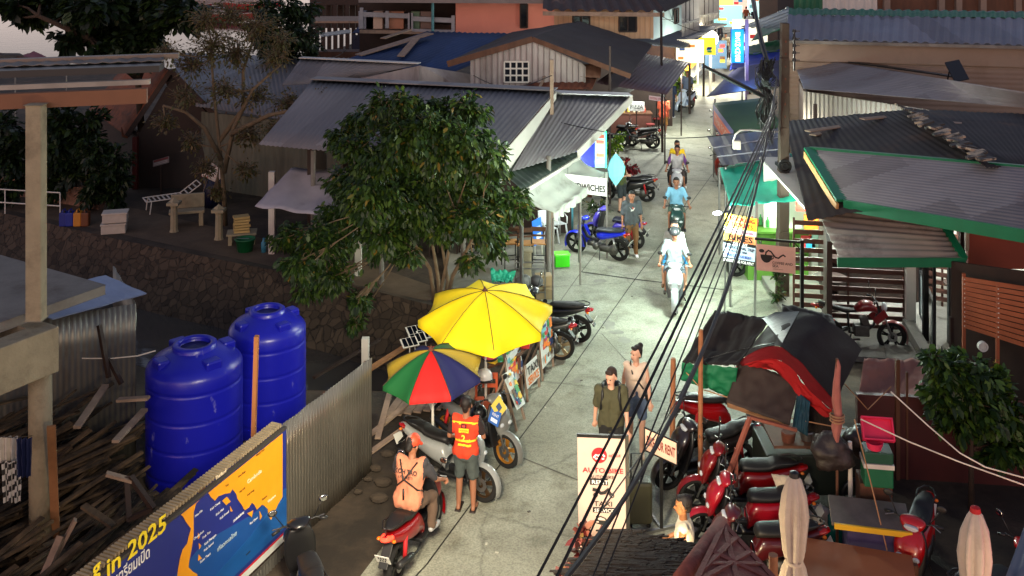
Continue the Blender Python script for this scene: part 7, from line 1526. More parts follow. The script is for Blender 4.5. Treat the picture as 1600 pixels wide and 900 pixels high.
# walking pair
wm = person('man in olive t-shirt with rucksack straps walking towards the hire banner', *gxy(955, 752), -98, 'walk', (74, 72, 50), (30, 30, 30), PALE, (50, 32, 22), (60, 60, 60), h=1.04, leg=.42, vox=.013, look=-28, nod=.25, loose=.015)
for s in (-1, 1): strap(wm, [(-.06, s*.12, 1.46), (.06, s*.13, 1.46), (.14, s*.125, 1.34), (.12, s*.15, 1.15), (-.02, s*.17, 1.08)], .022)
bp_ = blob('rucksack', [((-.2, -.06, 1.12), (-.2, .06, 1.12), .12, .12), ((-.19, -.06, 1.35), (-.19, .06, 1.35), .11, .11), ((-.2, 0, 1.12), (-.19, 0, 1.35), .14, .13)], flat((26, 24, 24)), wm, .02, 2)
ww = person('woman in cream tank top and denim shorts walking with shoulder bag', *gxy(994, 700), -97, 'walk', (214, 190, 172), (84, 100, 126), PALE, (30, 20, 20), (190, 170, 150), h=1.0, leg=.36, vox=.013, look=-50, female=True, hairlen=-1, tank=True)
strap(ww, [(-.05, -.08, 1.46), (.06, -.10, 1.44), (.125, -.06, 1.3), (.12, .12, 1.05)], .014)
blob('shoulder_bag', [((.08, .19, .96), (-.06, .2, .96), .07, .07), ((.06, .19, .88), (-.04, .2, .88), .06, .06)], flat((26, 24, 26)), ww, .016, 2)
gm = person('man in dark grey printed t-shirt and brown trousers standing by the blue moped', *gxy(987, 400), -92, 'stand', (66, 72, 76), (116, 84, 52), TAN, (20, 16, 14), (225, 225, 225), vox=.018, loose=.02, look=10)
Bq = Board(None, (.145, -.09, 1.2), (.145, .09, 1.2), (.15, -.09, 1.36)); Bq.n = V((1, 0, 0))
for o in [Bq.poly('print', [(.05, .9), (.5, .45), (.95, .85), (.7, .3), (.3, .15), (.35, .5)], (200, 200, 200), 1), Bq.poly('print', [(.5, .95), (.8, .75), (.6, .5)], (180, 80, 60), 2)]: o.parent = gm
person('helmeted rider in white t-shirt on the white scooter', *gxy(1054, 474), -99, 'ride', (136, 146, 150), (90, 100, 110), TAN, hat=('helmet', (60, 62, 66)), leg=.45, vox=.018, loose=.015, shoe=(60, 50, 46), group='people riding scooters')
person('passenger in bright blue shorts behind the helmeted rider', *gxy(1054, 474), -99, 'pillion', (150, 150, 146), (40, 150, 220), PALE, leg=.42, vox=.018, shoe=(120, 90, 60), group='people riding scooters')
lb = person('man in light blue printed shirt riding the dark green scooter', *gxy(1057, 374), -97, 'ride', (120, 176, 206), (70, 90, 80), TAN, leg=.42, vox=.018, shoe=(40, 40, 44), group='people riding scooters')
person('front rider in white shirt with purple sleeves on the two up scooter', *gxy(1058, 311), -100, 'ride', [(160, 158, 162), (92, 50, 110)], (60, 50, 50), TAN, leg=.45, vox=.018, group='people riding scooters', shirt_paint=lambda c: 1 if abs(c.y) > .2 else 0)
person('passenger in yellow shirt behind the rider with purple sleeves', *gxy(1058, 311), -100, 'pillion', (214, 180, 30), (30, 28, 30), TAN, leg=.9, vox=.018, look=20, group='people riding scooters')
person('woman in green sleeveless top and dark skirt looking at her phone', *gxy(971, 331), -40, 'stand', (70, 80, 40), (44, 52, 56), PALE, (70, 44, 30), (60, 50, 46), leg=.45, vox=.018, female=True, tank=True, hairlen=.1, nod=.4, arms={-1: ((.06, -.2, 1.16), (.26, -.1, 1.2)), 1: ((.06, .2, 1.16), (.26, .08, 1.2))}, h=.97)
person('man in orange red shirt with bag walking away past the pizza counter', *gxy(1037, 212), 70, 'walk', (206, 92, 62), (150, 104, 50), BROWN, vox=.02, leg=.5, loose=.02)
person('man in grey blue shirt standing behind the pale parked scooter', *gxy(1074, 166), -110, 'stand', (110, 124, 150), (60, 60, 66), TAN, vox=.02, loose=.02)
person('person in long navy clothes standing under the plum roof edge', *gxy(1048, 184), 60, 'stand', (24, 36, 60), (20, 30, 50), TAN, vox=.02, loose=.03, hairlen=.1)
person('man in white vest sitting behind the thatched hut, face lit warm', 2.26, 13.0, 168, 'sit', (226, 216, 190), (50, 50, 60), (176, 116, 72), (24, 18, 14), (40, 40, 40), vox=.013, tank=True, look=5)
mb = MB(); mb.box((2.26, 13.0, .41), (.34, .34, .04))
for a in (-1, 1):
    for b in (-1, 1): mb.bar((2.26+a*.13, 13+b*.13, 0), (2.26+a*.13, 13+b*.13, .4), .035)
solo(mb, 'stool', flat((150, 60, 50)), 'low red stool under the man in the white vest', 'stool')
person('person in grey shirt standing behind the striped parasol', *gxy(703, 640), -20, 'stand', (110, 110, 112), (70, 86, 110), TAN, vox=.02, loose=.02, h=.98)
person('seller in dark shirt standing behind the lime green stall', 6.85, 25.55, -110, 'stand', (44, 50, 56), (40, 40, 40), TAN, vox=.022)
fp = person('small distant person in white top at the far end of the lane', *gxy(1171, 52), -100, 'walk', (200, 200, 200), (60, 60, 70), TAN, vox=.026, group='people at the end of the lane')
for (x, y, hd, c, lab) in [(1178, 44, 80, (40, 40, 60), 'small distant person in dark clothes walking away at lane end'), (1187, 60, -60, (60, 44, 50), 'small distant person by the upper green tarpaulin'), (1166, 40, 100, (170, 90, 60), 'small distant person in rust red top at lane end'), (1125, 62, -80, (120, 130, 150), 'small distant person under the cyan sign board'), (1182, 78, 90, (50, 60, 110), 'distant person in blue top right of the glowing sign'), (1134, 92, -90, (190, 180, 150), 'distant person in pale top on the lane before the glowing sign'), (1152, 56, -100, (120, 60, 70), 'distant person in maroon top behind the glowing sign')]:
    q = copy_tree(fp); q['label'] = lab; q.location = G(x, y); q.rotation_euler = (0, 0, R(hd))
    for c2_ in q.children:
        if c2_.name.startswith('shirt'): s = c2_.material_slots[0]; s.link = 'OBJECT'; s.material = cloth(c)
# ================================================================ PROPS
def parasol(base, h, r, rise, label, mats_, tilt=(0, 0), n=8, valance=.12, rot=0):
    t = thing('parasol', label, 'parasol', base, 'open parasols over the vendors'); B0 = V(base); q = Matrix.Rotation(tilt[0], 3, 'X') @ Matrix.Rotation(tilt[1], 3, 'Y'); top = B0+V((0, 0, h))
    sub = 6; mb = MB(); rings = 8; N = n*sub; vs = []
    def pt(k, j):
        f = k/rings; a = 2*pi*j/N+rot; seg = (j % sub)/sub; sag = 1-.07*sin(pi*seg)*f; rr_ = r*f*sag*(cos(pi/n)/cos((seg-.5)*2*pi/n))*1.04
        zz = rise*(1-f**1.6)-.05*sin(pi*seg)*f
        return q @ V((rr_*cos(a), rr_*sin(a), zz))+top
    for k in range(rings+1):
        for j in range(N): vs.append(pt(k, j))
    for j in range(N):
        p = pt(rings, j); vs.append(p+V((0, 0, -valance*(1-.25*sin(pi*(j % sub)/sub)))))
    mb.v = vs
    for k in range(rings+1):
        for j in range(N):
            mb.f.append((k*N+j, k*N+(j+1) % N, (k+1)*N+(j+1) % N, (k+1)*N+j)); mb.mi.append((j//sub) % len(mats_))
    can = mb.build('canopy', mats_, t, True)
    mb = MB()
    for i in range(n):
        a = i*sub; mb.tube([pt(k, a)+V((0, 0, .008)) for k in range(0, rings+1, 2)], .006, 4)
    mb.build('seam', mat('dark_seam', (60, 50, 30)), can)
    mb = MB(); mb.cyl(B0, top+V((0, 0, rise*.95)), .022); mb.build('pole', m_white, t)
    mb = MB(); mb.lathe([(0, 0), (.25, 0), (.25, .05), (.05, .09), (.05, .3), (0, .3)], B0, 20); mb.build('foot', m_conc2, t)
    mb = MB(); mb.lathe([(.05, 0), (.035, .03), (.012, .06), (0, .09)], q @ V((0, 0, rise))+top, 10); mb.build('finial', m_rust, t)
    for i in range(n):
        a = i*sub; mb = MB(); mb.bar(q @ V((0, 0, .1))+top, pt(4, a)-V((0, 0, .02)), .012); mb.build('rib', m_steel, t)
    return t
def cc(name, c): return mat(name, c, r=.75, v=.08, s=2, b=.15, bs=8)
yl = parasol((-.46, 17.5, 0), 1.98, 1.14, .42, 'large faded yellow parasol over the print stand', [cc('yellow_canvas', (252, 222, 4))], (R(9), R(-2)), rot=R(8))
parasol((-1.27, 16.0, 0), 1.62, .80, .36, 'striped parasol of red, green, blue and yellow panels', [cc('tri_green', (14, 96, 44)), cc('tri_red', (196, 22, 18)), cc('tri_blue', (26, 30, 84)), cc('tri_yellow', (190, 160, 40))], (R(6), R(-4)), valance=.07, rot=R(24))
# vendor table and print boards
rnp = random.Random(21)
PAL = [(40, 140, 190), (220, 60, 60), (240, 200, 60), (60, 150, 90), (230, 230, 225), (30, 60, 120), (240, 130, 50), (120, 190, 200), (200, 60, 110), (90, 60, 40)]
def collage(B, n=26, a0=.05, b0=.05, a1=.95, b1=.95):
    for i in range(n):
        a = rnp.uniform(a0, a1-.1); b = rnp.uniform(b0, b1-.1); w = rnp.uniform(.1, .5); h = rnp.uniform(.06, .26); w = min(w, a1-a); h = min(h, b1-b); k = rnp.randint(3, 6)
        if rnp.random() < .4: B.rect('print', a, b, a+w, b+h, rnp.choice(PAL), 2+i*.25)
        else: B.poly('print', [(a+w/2+w/2*cos(2*pi*j/(k+3)+i)*rnp.uniform(.6, 1), b+h/2+h/2*sin(2*pi*j/(k+3)+i)*rnp.uniform(.6, 1)) for j in range(k+3)], rnp.choice(PAL), 2+i*.25)
def aboard(p00, p10, p01, label, n=26, txt=None, name='print_board'):
    t = thing(name, label, 'board', (p00.x, p00.y, 0), 'print boards along the vendor stand'); B = Board(t, p00, p10, p01); B.rect('panel', 0, 0, 1, 1, (222, 224, 220), 0)
    if txt:
        for s, b, h, c in txt: B.text(s, .1, b, h, c, width=.8, bold=.02, l=3)
    else: collage(B, n)
    for a in (.04, .96):
        f = B.at(a, 0, -2); post(t, V((f.x, f.y, 0)), B.at(a, 1, -2), .035, m_plank, 'leg'); g_ = B.at(a, .9, -3); post(t, g_, V((g_.x-.35, g_.y+.25, 0)), .03, m_plank, 'leg')
    return t
aboard(D(808, 641, 17.3), D(821, 630, 17.75), D(785, 586, 17.45), 'slanted collage board at the near end of vendor stand')
aboard(D(796, 608, 17.8), D(818, 583, 18.6), D(790, 560, 17.9), 'collage board half behind the slanted one', 22)
aboard(D(824, 608, 18.35), D(844, 588, 19.0), D(820, 572, 18.4), 'white board reading taxi service in black and orange', 0, [('TAXI', .52, .34, (40, 40, 40)), ('SERVICE', .1, .34, (220, 120, 30))])
aboard(D(848, 577, 19.2), D(866, 556, 19.9), D(841, 508, 19.25), 'tallest collage board at the far end of vendor stand', 30)
tb_ = thing('vendor_table', 'wooden vendor table covered in leaflets beneath the yellow parasol', 'table', (0.0, 18.1, 0))
q = [D(762, 592, 17.9), D(812, 575, 18.4), D(850, 528, 19.6), D(800, 528, 19.4)]; zt = .82
q = [V((p.x, p.y, zt)) for p in q]; mb = MB(); mb.prism(q, (0, 0, .04)); mb.build('top', m_wood, tb_)
for p in q: mb = MB(); mb.bar((p.x*.97, p.y, 0), (p.x*.97, p.y, zt), .05); mb.build('leg', m_wood, tb_)
for i in range(34):
    u, w = rnp.uniform(.08, .92), rnp.uniform(.1, .9); p = q[0].lerp(q[1], u).lerp(q[3].lerp(q[2], u), w); hh = rnp.uniform(.01, .09)
    mb = MB(); mb.box((p.x, p.y, zt+.041+hh/2), (rnp.uniform(.1, .22), rnp.uniform(.14, .28), hh), rz=rnp.uniform(-.5, .5)); c = rnp.choice(PAL)
    solo(mb, 'leaflet_stack', flat(c), 'colourful stack of leaflets on the crowded vendor table', 'leaflets', group='leaflet stacks on the vendor table')
for i, (x, y, Y, c, lab) in enumerate([(765, 555, 17.6, (190, 60, 90), 'red and white helmet hanging at the vendor table'), (757, 588, 17.2, (210, 210, 214), 'silver helmet below the red one at the vendor table'), (748, 645, 16.4, (20, 20, 22), 'glossy black helmet on the grey scooter mirror')]):
    p = D(x, y, Y); mb = MB(); mb.ball(p, .14, 18, (1, .9, .95)); mb.v = [(a, b, max(cz, p.z-.09)) for a, b, cz in mb.v]; h_ = solo(mb, 'helmet', gloss(c), lab, 'helmet', 'helmets', True)
    mb = MB(); mb.lathe([(.125, -.02), (.145, 0), (.125, .02)], (p.x, p.y, p.z-.05), 20); mb.build('trim', m_plastic, h_)
st_ = thing('red_chair', 'orange red wooden chair at the vendor table', 'chair', (-.45, 17.4, 0))
mb = MB(); mb.box((-.45, 17.4, .45), (.42, .4, .04)); mb.build('seat', flat((190, 84, 50)), st_)
for a in (-1, 1):
    for b in (-1, 1): mb = MB(); mb.bar((-.45+a*.18, 17.4+b*.17, 0), (-.45+a*.18, 17.4+b*.17, .9 if b > 0 else .45), .04); mb.build('leg', flat((190, 84, 50)), st_)
mb = MB(); mb.box((-.45, 17.57, .85), (.4, .03, .1)); mb.box((-.45, 17.57, .68), (.4, .03, .06)); mb.build('backrest', flat((190, 84, 50)), st_)
pn_ = thing('small_notice', 'blue and yellow notice hung on the grey scooter front', 'notice', (0, 0, 0)); c_ = D(775, 655, 16.0); pn_.location = c_
Bn = Board(pn_, D(762, 658, 15.9), D(778, 668, 15.9), D(768, 636, 16.0)); Bn.rect('panel', 0, 0, 1, 1, (30, 90, 170), 0); Bn.rect('print', .2, .15, .8, .4, (220, 230, 240), 2); Bn.text('RENT', .2, .55, .2, (235, 235, 235), width=.6, l=3)
Bn = Board(pn_, D(779, 655, 15.97), D(792, 638, 16.05), D(767, 634, 15.99)); Bn.rect('panel', 0, 0, 1, 1, (214, 190, 80), 0); Bn.rect('print', .3, .3, .7, .7, (60, 80, 110), 2)
# chairs
def wood_chair(x, y, rz, label):
    t = thing('bar_chair', label, 'chair', (x, y, .13), 'wooden bar chairs by the blue board'); mk = lambda a, b, c: V((x, y, .13))+Matrix.Rotation(rz, 3, 'Z') @ V((a, b, c))
    m_y = mat('honey_wood', (170, 120, 64), r=.6, v=.2, s=5)
    rot = Matrix.Rotation(rz, 3, 'Z'); mb = MB(); mb.box(mk(0, 0, .62), (.4, .38, .03), rot=rot); mb.build('seat', m_y, t)
    for a in (-1, 1):
        for b in (-1, 1): mb = MB(); mb.bar(mk(a*.18, b*.17, 0), mk(a*.18, b*.17, 1.05 if b > 0 else .62), .022); mb.build('leg', m_black, t)
    mb = MB(); mb.box(mk(0, .18, 1.0), (.38, .02, .11), rot=rot); mb.box(mk(0, .18, .84), (.38, .02, .05), rot=rot); mb.build('backrest', m_wood, t)
    mb = MB(); mb.bar(mk(-.18, -.17, .22), mk(.18, -.17, .22), .02); mb.bar(mk(-.18, .17, .22), mk(.18, .17, .22), .02); mb.build('stretcher', m_black, t)
for (px, py, rz, lab) in [(797, 420, .25, 'wooden bar chair farthest from the blue board'), (818, 422, .15, 'wooden bar chair between the two others'), (842, 420, -.1, 'wooden bar chair nearest the lime green box')]:
    p = G(px, py-4, .13); wood_chair(p.x, p.y, rz+pi, lab)
def plastic_chair(x, y, rz, label):
    t = thing('plastic_chair', label, 'chair', (x, y, 0), 'white plastic chairs'); rot = Matrix.Rotation(rz, 3, 'Z'); mk = lambda a, b, c: V((x, y, 0))+rot @ V((a, b, c)); mw = mat('white_plastic', (200, 204, 204), r=.4, v=.06)
    mb = MB(); mb.patch(mk(-.21, -.2, .44), mk(.21, -.2, .44), mk(.2, .2, .42), mk(-.2, .2, .42), 8, 8, lambda u, w: -.02*sin(pi*u)*sin(pi*w), .02); mb.build('seat', mw, t, True)
    mb = MB(); mb.patch(mk(-.2, .2, .44), mk(.2, .2, .44), mk(.17, .3, .85), mk(-.17, .3, .85), 10, 6, lambda u, w: .05*(2*u-1)**2, .02); mb.build('backrest', mw, t, True)
    for a in (-1, 1):
        for b in (-1, 1): mb = MB(); mb.bar(mk(a*.19, b*.18, .43), mk(a*.23, b*.23, 0), .045, .03); mb.build('leg', mw, t)
        mb = MB(); mb.tube([mk(a*.22, .24, .66), mk(a*.25, 0, .66), mk(a*.23, -.18, .62), mk(a*.22, -.2, .44)], .018, 6); mb.build('armrest', mw, t, True)
p = G(856, 380); plastic_chair(p.x, p.y, .5, 'white plastic chair next to the blue board'); p = G(870, 372); plastic_chair(p.x, p.y, .45, 'white plastic chair nearer the blue wrapped post')
# lime box
c_ = G(878, 418); bxn = thing('lime_box', 'lime green plastic box standing on the street concrete', 'box', c_)
rot = .12; mb = MB(); mb.box(c_+V((0, .15, .15)), (.38, .30, .30), rz=rot); mb.build('body', mat('lime_plastic', (60, 200, 20), r=.4, v=.05), bxn, bev=.015)
mb = MB(); mb.box(c_+V((0, .15, .315)), (.41, .33, .035), rz=rot); mb.build('lid', mat('lime_plastic2', (110, 225, 60), r=.4, v=.05), bxn, bev=.01)
mb = MB(); mb.cyl(G(889, 358)+V((0, 0, 0)), G(889, 358)+V((0, 0, .85)), .13, n=16); solo(mb, 'wrapped_post', mat('cyan_wrap', (80, 150, 170), r=.4, v=.2, s=8), 'short post wrapped in blue plastic under the grey awning', 'post', smooth=True)
mb = MB(); mb.box(D(917, 236, 27), (.55, .4, .75)); solo(mb, 'blue_box', mat('deep_blue_box', (10, 20, 170), r=.4, v=.1), 'deep blue box fixed beside the green lit menu board', 'box')
# pillar stump, trolley and cartons at the slab corner
c_ = G(822, 436, .13); mb = MB(); mb.box(c_+V((0, 0, .35)), (.26, .26, .7)); mb.box(c_+V((0, 0, .72)), (.32, .32, .06)); solo(mb, 'stone_pillar', m_conc, 'squat stone pillar at the corner of the restaurant slab', 'pillar', bev=.02)
tr_ = thing('trolley', 'tubular metal trolley loaded with bags by the slab corner', 'trolley', G(828, 470)); c_ = G(828, 468)
mb = MB()
for z in (.25, .8):
    for a, b in (((-.35, -.22), (.35, -.22)), ((.35, -.22), (.35, .22)), ((.35, .22), (-.35, .22)), ((-.35, .22), (-.35, -.22))): mb.bar(c_+V((*a, z)), c_+V((*b, z)), .025)
for a in ((-.35, -.22), (.35, -.22), (.35, .22), (-.35, .22)): mb.bar(c_+V((*a, .05)), c_+V((*a, .95)), .025)
mb.build('frame', m_steel, tr_)
for a in ((-.35, -.22), (.35, -.22), (.35, .22), (-.35, .22)): mb = MB(); mb.lathe([(0, -.015), (.05, -.015), (.05, .015), (0, .015)], c_+V((*a, .05)), 12, 'y'); mb.build('wheel', m_tyre, tr_)
for i, (a, b, s, c) in enumerate([(-.15, 0, .2, (120, 120, 118)), (.15, .02, .17, (80, 78, 80))]):
    mb = MB(); mb.ball(c_+V((a, b, .43)), s, 12, (1, .8, .8)); solo(mb, 'bag', mat('bag_%d' % i, c, r=.6, v=.3, s=6, b=.5, bs=10), ['pale bag in the tubular trolley', 'dark bag in the tubular trolley'][i], 'bag', smooth=True)
for i, (x, y, z) in enumerate([(850, 465, 0), (849, 462, .26)]):
    c_ = G(x, y); mb = MB(); mb.box(c_+V((0, 0, z+.125)), (.38, .3, .24), rz=.1*i); solo(mb, 'carton', mat('carton', (150, 128, 96), v=.15), ['lower cardboard carton at the slab corner', 'upper cardboard carton at the slab corner'][i], 'carton', group='cartons')
tarp('turquoise_cloth', 'turquoise cloth bundle behind the yellow parasol', (D(766, 420, 21.3), D(806, 425, 21.3), D(800, 440, 20.9), D(768, 440, 20.9)), mat('turquoise', (20, 150, 120), r=.6), .05, .08, cat='cloth')
# restaurant furniture seen through the tree
for i, (x, y) in enumerate([(560, 415), (600, 428), (655, 430), (690, 438), (735, 440), (620, 395), (700, 400), (760, 430)]):
    c_ = G(x, y-14)+V((0, 1.4, 0)); t = thing('dining_table', 'dark dining table inside the dim open restaurant', 'table', c_, 'restaurant tables'); mb = MB(); mb.box(c_+V((0, 0, .73)), (.9, .7, .04)); mb.build('top', mat('table_wood', (130, 96, 60), v=.2), t)
    for a in (-1, 1):
        for b in (-1, 1): mb = MB(); mb.bar(c_+V((a*.4, b*.3, 0)), c_+V((a*.4, b*.3, .71)), .04); mb.build('leg', m_dkwood, t)
    mb = MB(); mb.lathe([(0, 0), (.05, 0), (.05, .12), (0, .13)], c_+V((.1, 0, .75)), 10); solo(mb, 'napkin_pot', m_white, 'small white napkin pot on a restaurant table', 'pot', group='napkin pots')
# street light pole of the restaurant
c_ = G(862, 205, 3.3); mb = MB(); mb.bar((c_.x, c_.y, 0), D(862, 93, c_.y), .12, .1); solo(mb, 'wooden_pole', m_plank, 'weathered wooden pole standing through the restaurant roof edge', 'pole')
c_ = D(953, 130, 31.5); mb = MB(); mb.bar((c_.x, c_.y, 0), D(953, 72, 31.5), .06); solo(mb, 'thin_pole', m_dkwood, 'thin dark pole in front of the plum brown roof', 'pole')
c_ = D(1035, 80, 39); mb = MB(); mb.cyl((c_.x, c_.y, 0), D(1033, 18, 39), .05, n=8); solo(mb, 'service_pole', m_dkwood, 'dark service pole at the corner of the cream house', 'pole')
# pizza counter and stools
pc_ = thing('pizza_counter', 'brown counter with bottles before the pizza sign', 'counter', G(985, 218)); c_ = G(985, 216); mb = MB(); mb.box(c_+V((0, .3, .5)), (1.75, .6, 1.0)); mb.build('body', mat('brown_counter', (96, 54, 44), v=.2), pc_)
mb = MB(); mb.box(c_+V((0, .3, 1.02)), (1.85, .7, .04)); mb.build('top', m_wood, pc_)
for i in range(7):
    mb = MB(); mb.lathe([(0, 0), (.05, 0), (.055, .15), (.02, .2), (.02, .27), (0, .27)], c_+V((-.7+i*.22, .25+.1*(i % 2), 1.04)), 8); solo(mb, 'jar', flat(random.choice([(200, 190, 160), (160, 60, 40), (220, 200, 90), (70, 90, 60)])), 'small jar standing on the brown pizza counter', 'jar', group='jars on the pizza counter')
for i, (x, y) in enumerate([(1016, 222), (1026, 212), (1034, 205)]):
    c_ = G(x, y); t = thing('stool', ['dark red bar stool nearest the pizza counter', 'dark red bar stool in the middle by the counter', 'dark red bar stool farthest down by the counter'][i], 'stool', c_, 'bar stools'); mb = MB(); mb.lathe([(0, .7), (.18, .7), (.18, .75), (0, .75)], c_, 14); mb.build('seat', flat((120, 40, 40)), t)
    for k in range(4): a = pi/4+k*pi/2; mb = MB(); mb.bar(c_+V((.12*cos(a), .12*sin(a), .7)), c_+V((.2*cos(a), .2*sin(a), 0)), .03); mb.build('leg', m_dkwood, t)
# shops at far end: lit fruit stand, boards
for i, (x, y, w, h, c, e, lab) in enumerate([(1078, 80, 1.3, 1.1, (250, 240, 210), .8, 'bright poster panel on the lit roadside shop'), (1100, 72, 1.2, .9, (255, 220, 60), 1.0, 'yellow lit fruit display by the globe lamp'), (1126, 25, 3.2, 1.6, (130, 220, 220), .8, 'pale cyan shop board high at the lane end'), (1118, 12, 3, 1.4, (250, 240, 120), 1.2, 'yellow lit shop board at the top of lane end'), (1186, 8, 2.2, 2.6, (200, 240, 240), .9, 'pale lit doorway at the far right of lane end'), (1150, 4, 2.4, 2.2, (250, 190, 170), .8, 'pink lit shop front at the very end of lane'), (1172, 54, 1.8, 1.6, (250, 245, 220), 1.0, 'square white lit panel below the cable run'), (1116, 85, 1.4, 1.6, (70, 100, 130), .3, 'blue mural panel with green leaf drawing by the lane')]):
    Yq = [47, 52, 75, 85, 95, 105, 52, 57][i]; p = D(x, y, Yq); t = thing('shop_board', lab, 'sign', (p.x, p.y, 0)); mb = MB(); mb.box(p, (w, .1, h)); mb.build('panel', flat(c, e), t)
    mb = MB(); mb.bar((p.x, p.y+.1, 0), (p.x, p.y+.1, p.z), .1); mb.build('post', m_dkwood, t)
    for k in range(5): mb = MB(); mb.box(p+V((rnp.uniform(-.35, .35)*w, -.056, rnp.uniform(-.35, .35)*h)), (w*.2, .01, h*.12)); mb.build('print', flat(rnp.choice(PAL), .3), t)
eh = thing('end_shops', 'row of lit shop fronts closing the far end of the lane', 'building', (24, 118, 0))
mb = MB(); mb.prism([(12, 112, 0), (60, 104, 0), (60, 112, 0), (12, 120, 0)], (0, 0, 6)); mb.build('wall', mat('far_shop_wall', (150, 130, 120), v=.3, s=.4), eh)
rs2 = thing('shop_row', 'row of shop houses on the bend behind the green tarpaulins', 'building', (20, 60, 0))
mb = MB(); mb.prism([G(1186, 66).to_tuple(), G(1215, 66).to_tuple(), G(1270, 10).to_tuple(), G(1196, 14).to_tuple()], (0, 0, 3.6)); mb.build('wall', m_dkwood, rs2)
mb = MB(); 
bs2 = thing('fruit_stall', 'open white framed stall lit from inside beside the globe lamp', 'stall', G(1090, 120))
for (x, y) in [(1068, 146), (1090, 132), (1104, 118), (1112, 104)]: c_ = G(x, y); mb = MB(); mb.bar(c_, c_+V((0, 0, 2.6)), .1); mb.build('post', m_white, bs2)
c0_, c1_ = G(1068, 142), G(1108, 104)
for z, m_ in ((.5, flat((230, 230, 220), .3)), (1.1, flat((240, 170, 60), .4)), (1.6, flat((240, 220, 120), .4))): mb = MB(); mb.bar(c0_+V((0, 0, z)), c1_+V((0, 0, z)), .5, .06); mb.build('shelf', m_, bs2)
mb = MB(); mb.prism([c0_-V((0, 0, 0)), c1_, c1_+V((.05, 0, 1.0)), c0_+V((.05, 0, 1.0))], (.04, 0, 0)); mb.build('front_panel', flat((225, 228, 222)), bs2)
for i in range(8):
    p = c0_.lerp(c1_, (i+.5)/8); mb = MB(); mb.ball(p+V((0, 0, 1.25)), .13, 8); solo(mb, 'fruit_pile', flat(rnp.choice([(240, 200, 40), (230, 120, 30), (200, 40, 40), (120, 170, 50)])), 'small heap of fruit on the lit white stall', 'fruit', group='fruit heaps', smooth=True)
# suitcase by the banner
c_ = G(1000, 826); sc2 = thing('suitcase', 'olive green suitcase with raised handle beside the hire banner', 'suitcase', c_); mb = MB(); mb.box(c_+V((0, .1, .36)), (.36, .24, .60)); mb.build('shell', mat('olive_case', (84, 84, 58), r=.5, v=.1), sc2, bev=.04)
mb = MB(); mb.tube([c_+V((-.11, .18, .6)), c_+V((-.11, .18, 1.0)), c_+V((.05, .18, 1.0)), c_+V((.05, .18, .6))], .012, 6); mb.build('handle', m_plastic, sc2)
for a in (-.13, .13):
    for b in (.02, .18): mb = MB(); mb.ball(c_+V((a, b, .03)), .03, 8); mb.build('wheel', m_tyre, sc2, True)
mb = MB()
for i in range(3):
    mb.box(c_+V((0, -.022, .2+i*.15)), (.02, .004, .1))
# ---- far bank compound
wt = thing('white_canopy', 'low white cloth canopy reaching out over the far canal bank', 'canopy', G(430, 400)); w0, w1, w2, w3 = G(398, 322, 2.0), G(560, 345, 2.0), G(560, 268, 2.5), G(455, 262, 2.5)
mb = MB(); mb.patch(w0, w1, w2, w3, 24, 10, lambda u, w: -.08*sin(pi*u)*sin(pi*w)+.05*NZ.noise(V((u*6, w*4, 9))), .01); mb.build('cloth', mat('greyish_white_cloth', (170, 162, 168), r=.8, v=.1, c2=(120, 112, 110), cs=.9, t=(.6, .8)), wt, True)
for x, y in [(425, 396), (560, 430)]: c_ = G(x, y); mb = MB(); mb.bar(c_, c_+V((0, 0, 2.2)), .16); mb.build('post', m_white, wt)
def box_(px, py, d, c, lab, cat, z=0, rz=.1, name='storage_box', m=None, **kw):
    c_ = G(px, py); mb = MB(); mb.box(c_+V((0, 0, z+d[2]/2)), d, rz=rz); return solo(mb, name, m or flat(c), lab, cat, **kw)
m_styro = mat('styrofoam', (196, 186, 172), r=.8, v=.12, s=4)
for i, z in enumerate((0, .31)):
    c_ = G(174+2*i, 366); t = thing('foam_box', ['lower white foam box by the canal path', 'upper white foam box by the canal path'][i], 'box', c_+V((0, 0, z)), 'foam boxes'); mb = MB(); mb.box(c_+V((0, .2, z+.12)), (.66, .42, .24), rz=.25); mb.build('body', m_styro, t, bev=.02); mb = MB(); mb.box(c_+V((0, .2, z+.265)), (.7, .46, .05), rz=.25); mb.build('lid', m_styro, t, bev=.01)
for i, (x, c, lab) in enumerate([(100, (24, 40, 130), 'left blue jerrycan on the canal path'), (110, (24, 44, 140), 'right blue jerrycan on the canal path'), (122, (200, 130, 40), 'orange jerrycan next to the blue ones'), (134, (110, 60, 30), 'brown jerrycan next to the orange one')]):
    c_ = G(x, 352); t = thing('jerrycan', lab, 'jerrycan', c_, 'jerrycans'); mb = MB(); mb.box(c_+V((0, 0, .2)), (.22, .3, .4), rz=.2); mb.build('body', mat('can%d' % i, c, r=.5, v=.1), t, bev=.03); mb = MB(); mb.tube([c_+V((0, -.1, .4)), c_+V((0, -.08, .47)), c_+V((0, .08, .47)), c_+V((0, .1, .4))], .015, 6); mb.build('handle', mat('can%d' % i, c), t); mb = MB(); mb.cyl(c_+V((.06, -.1, .4)), c_+V((.06, -.1, .45)), .03); mb.build('cap', m_plastic, t)
for i, (x, y) in enumerate([(272, 362), (342, 374)]):
    c_ = G(x, y); t = thing('stone_pillar', ['stone bollard pillar in front of the carved bench', 'stone bollard pillar beside the book stack'][i], 'pillar', c_, 'stone pillars'); mb = MB(); mb.lathe([(0, 0), (.14, 0), (.11, .08), (.10, .7), (.14, .78), (0, .78)], c_, 8); mb.build('shaft', m_conc, t); mb = MB(); mb.box(c_+V((0, 0, .82)), (.34, .34, .08)); mb.lathe([(.16, .86), (0, 1.0)], c_, 4); mb.build('capital', m_conc, t)
bc_ = thing('stone_bench', 'weathered carved stone bench behind the bollard pillar', 'bench', G(292, 352)); c_ = G(292, 352)
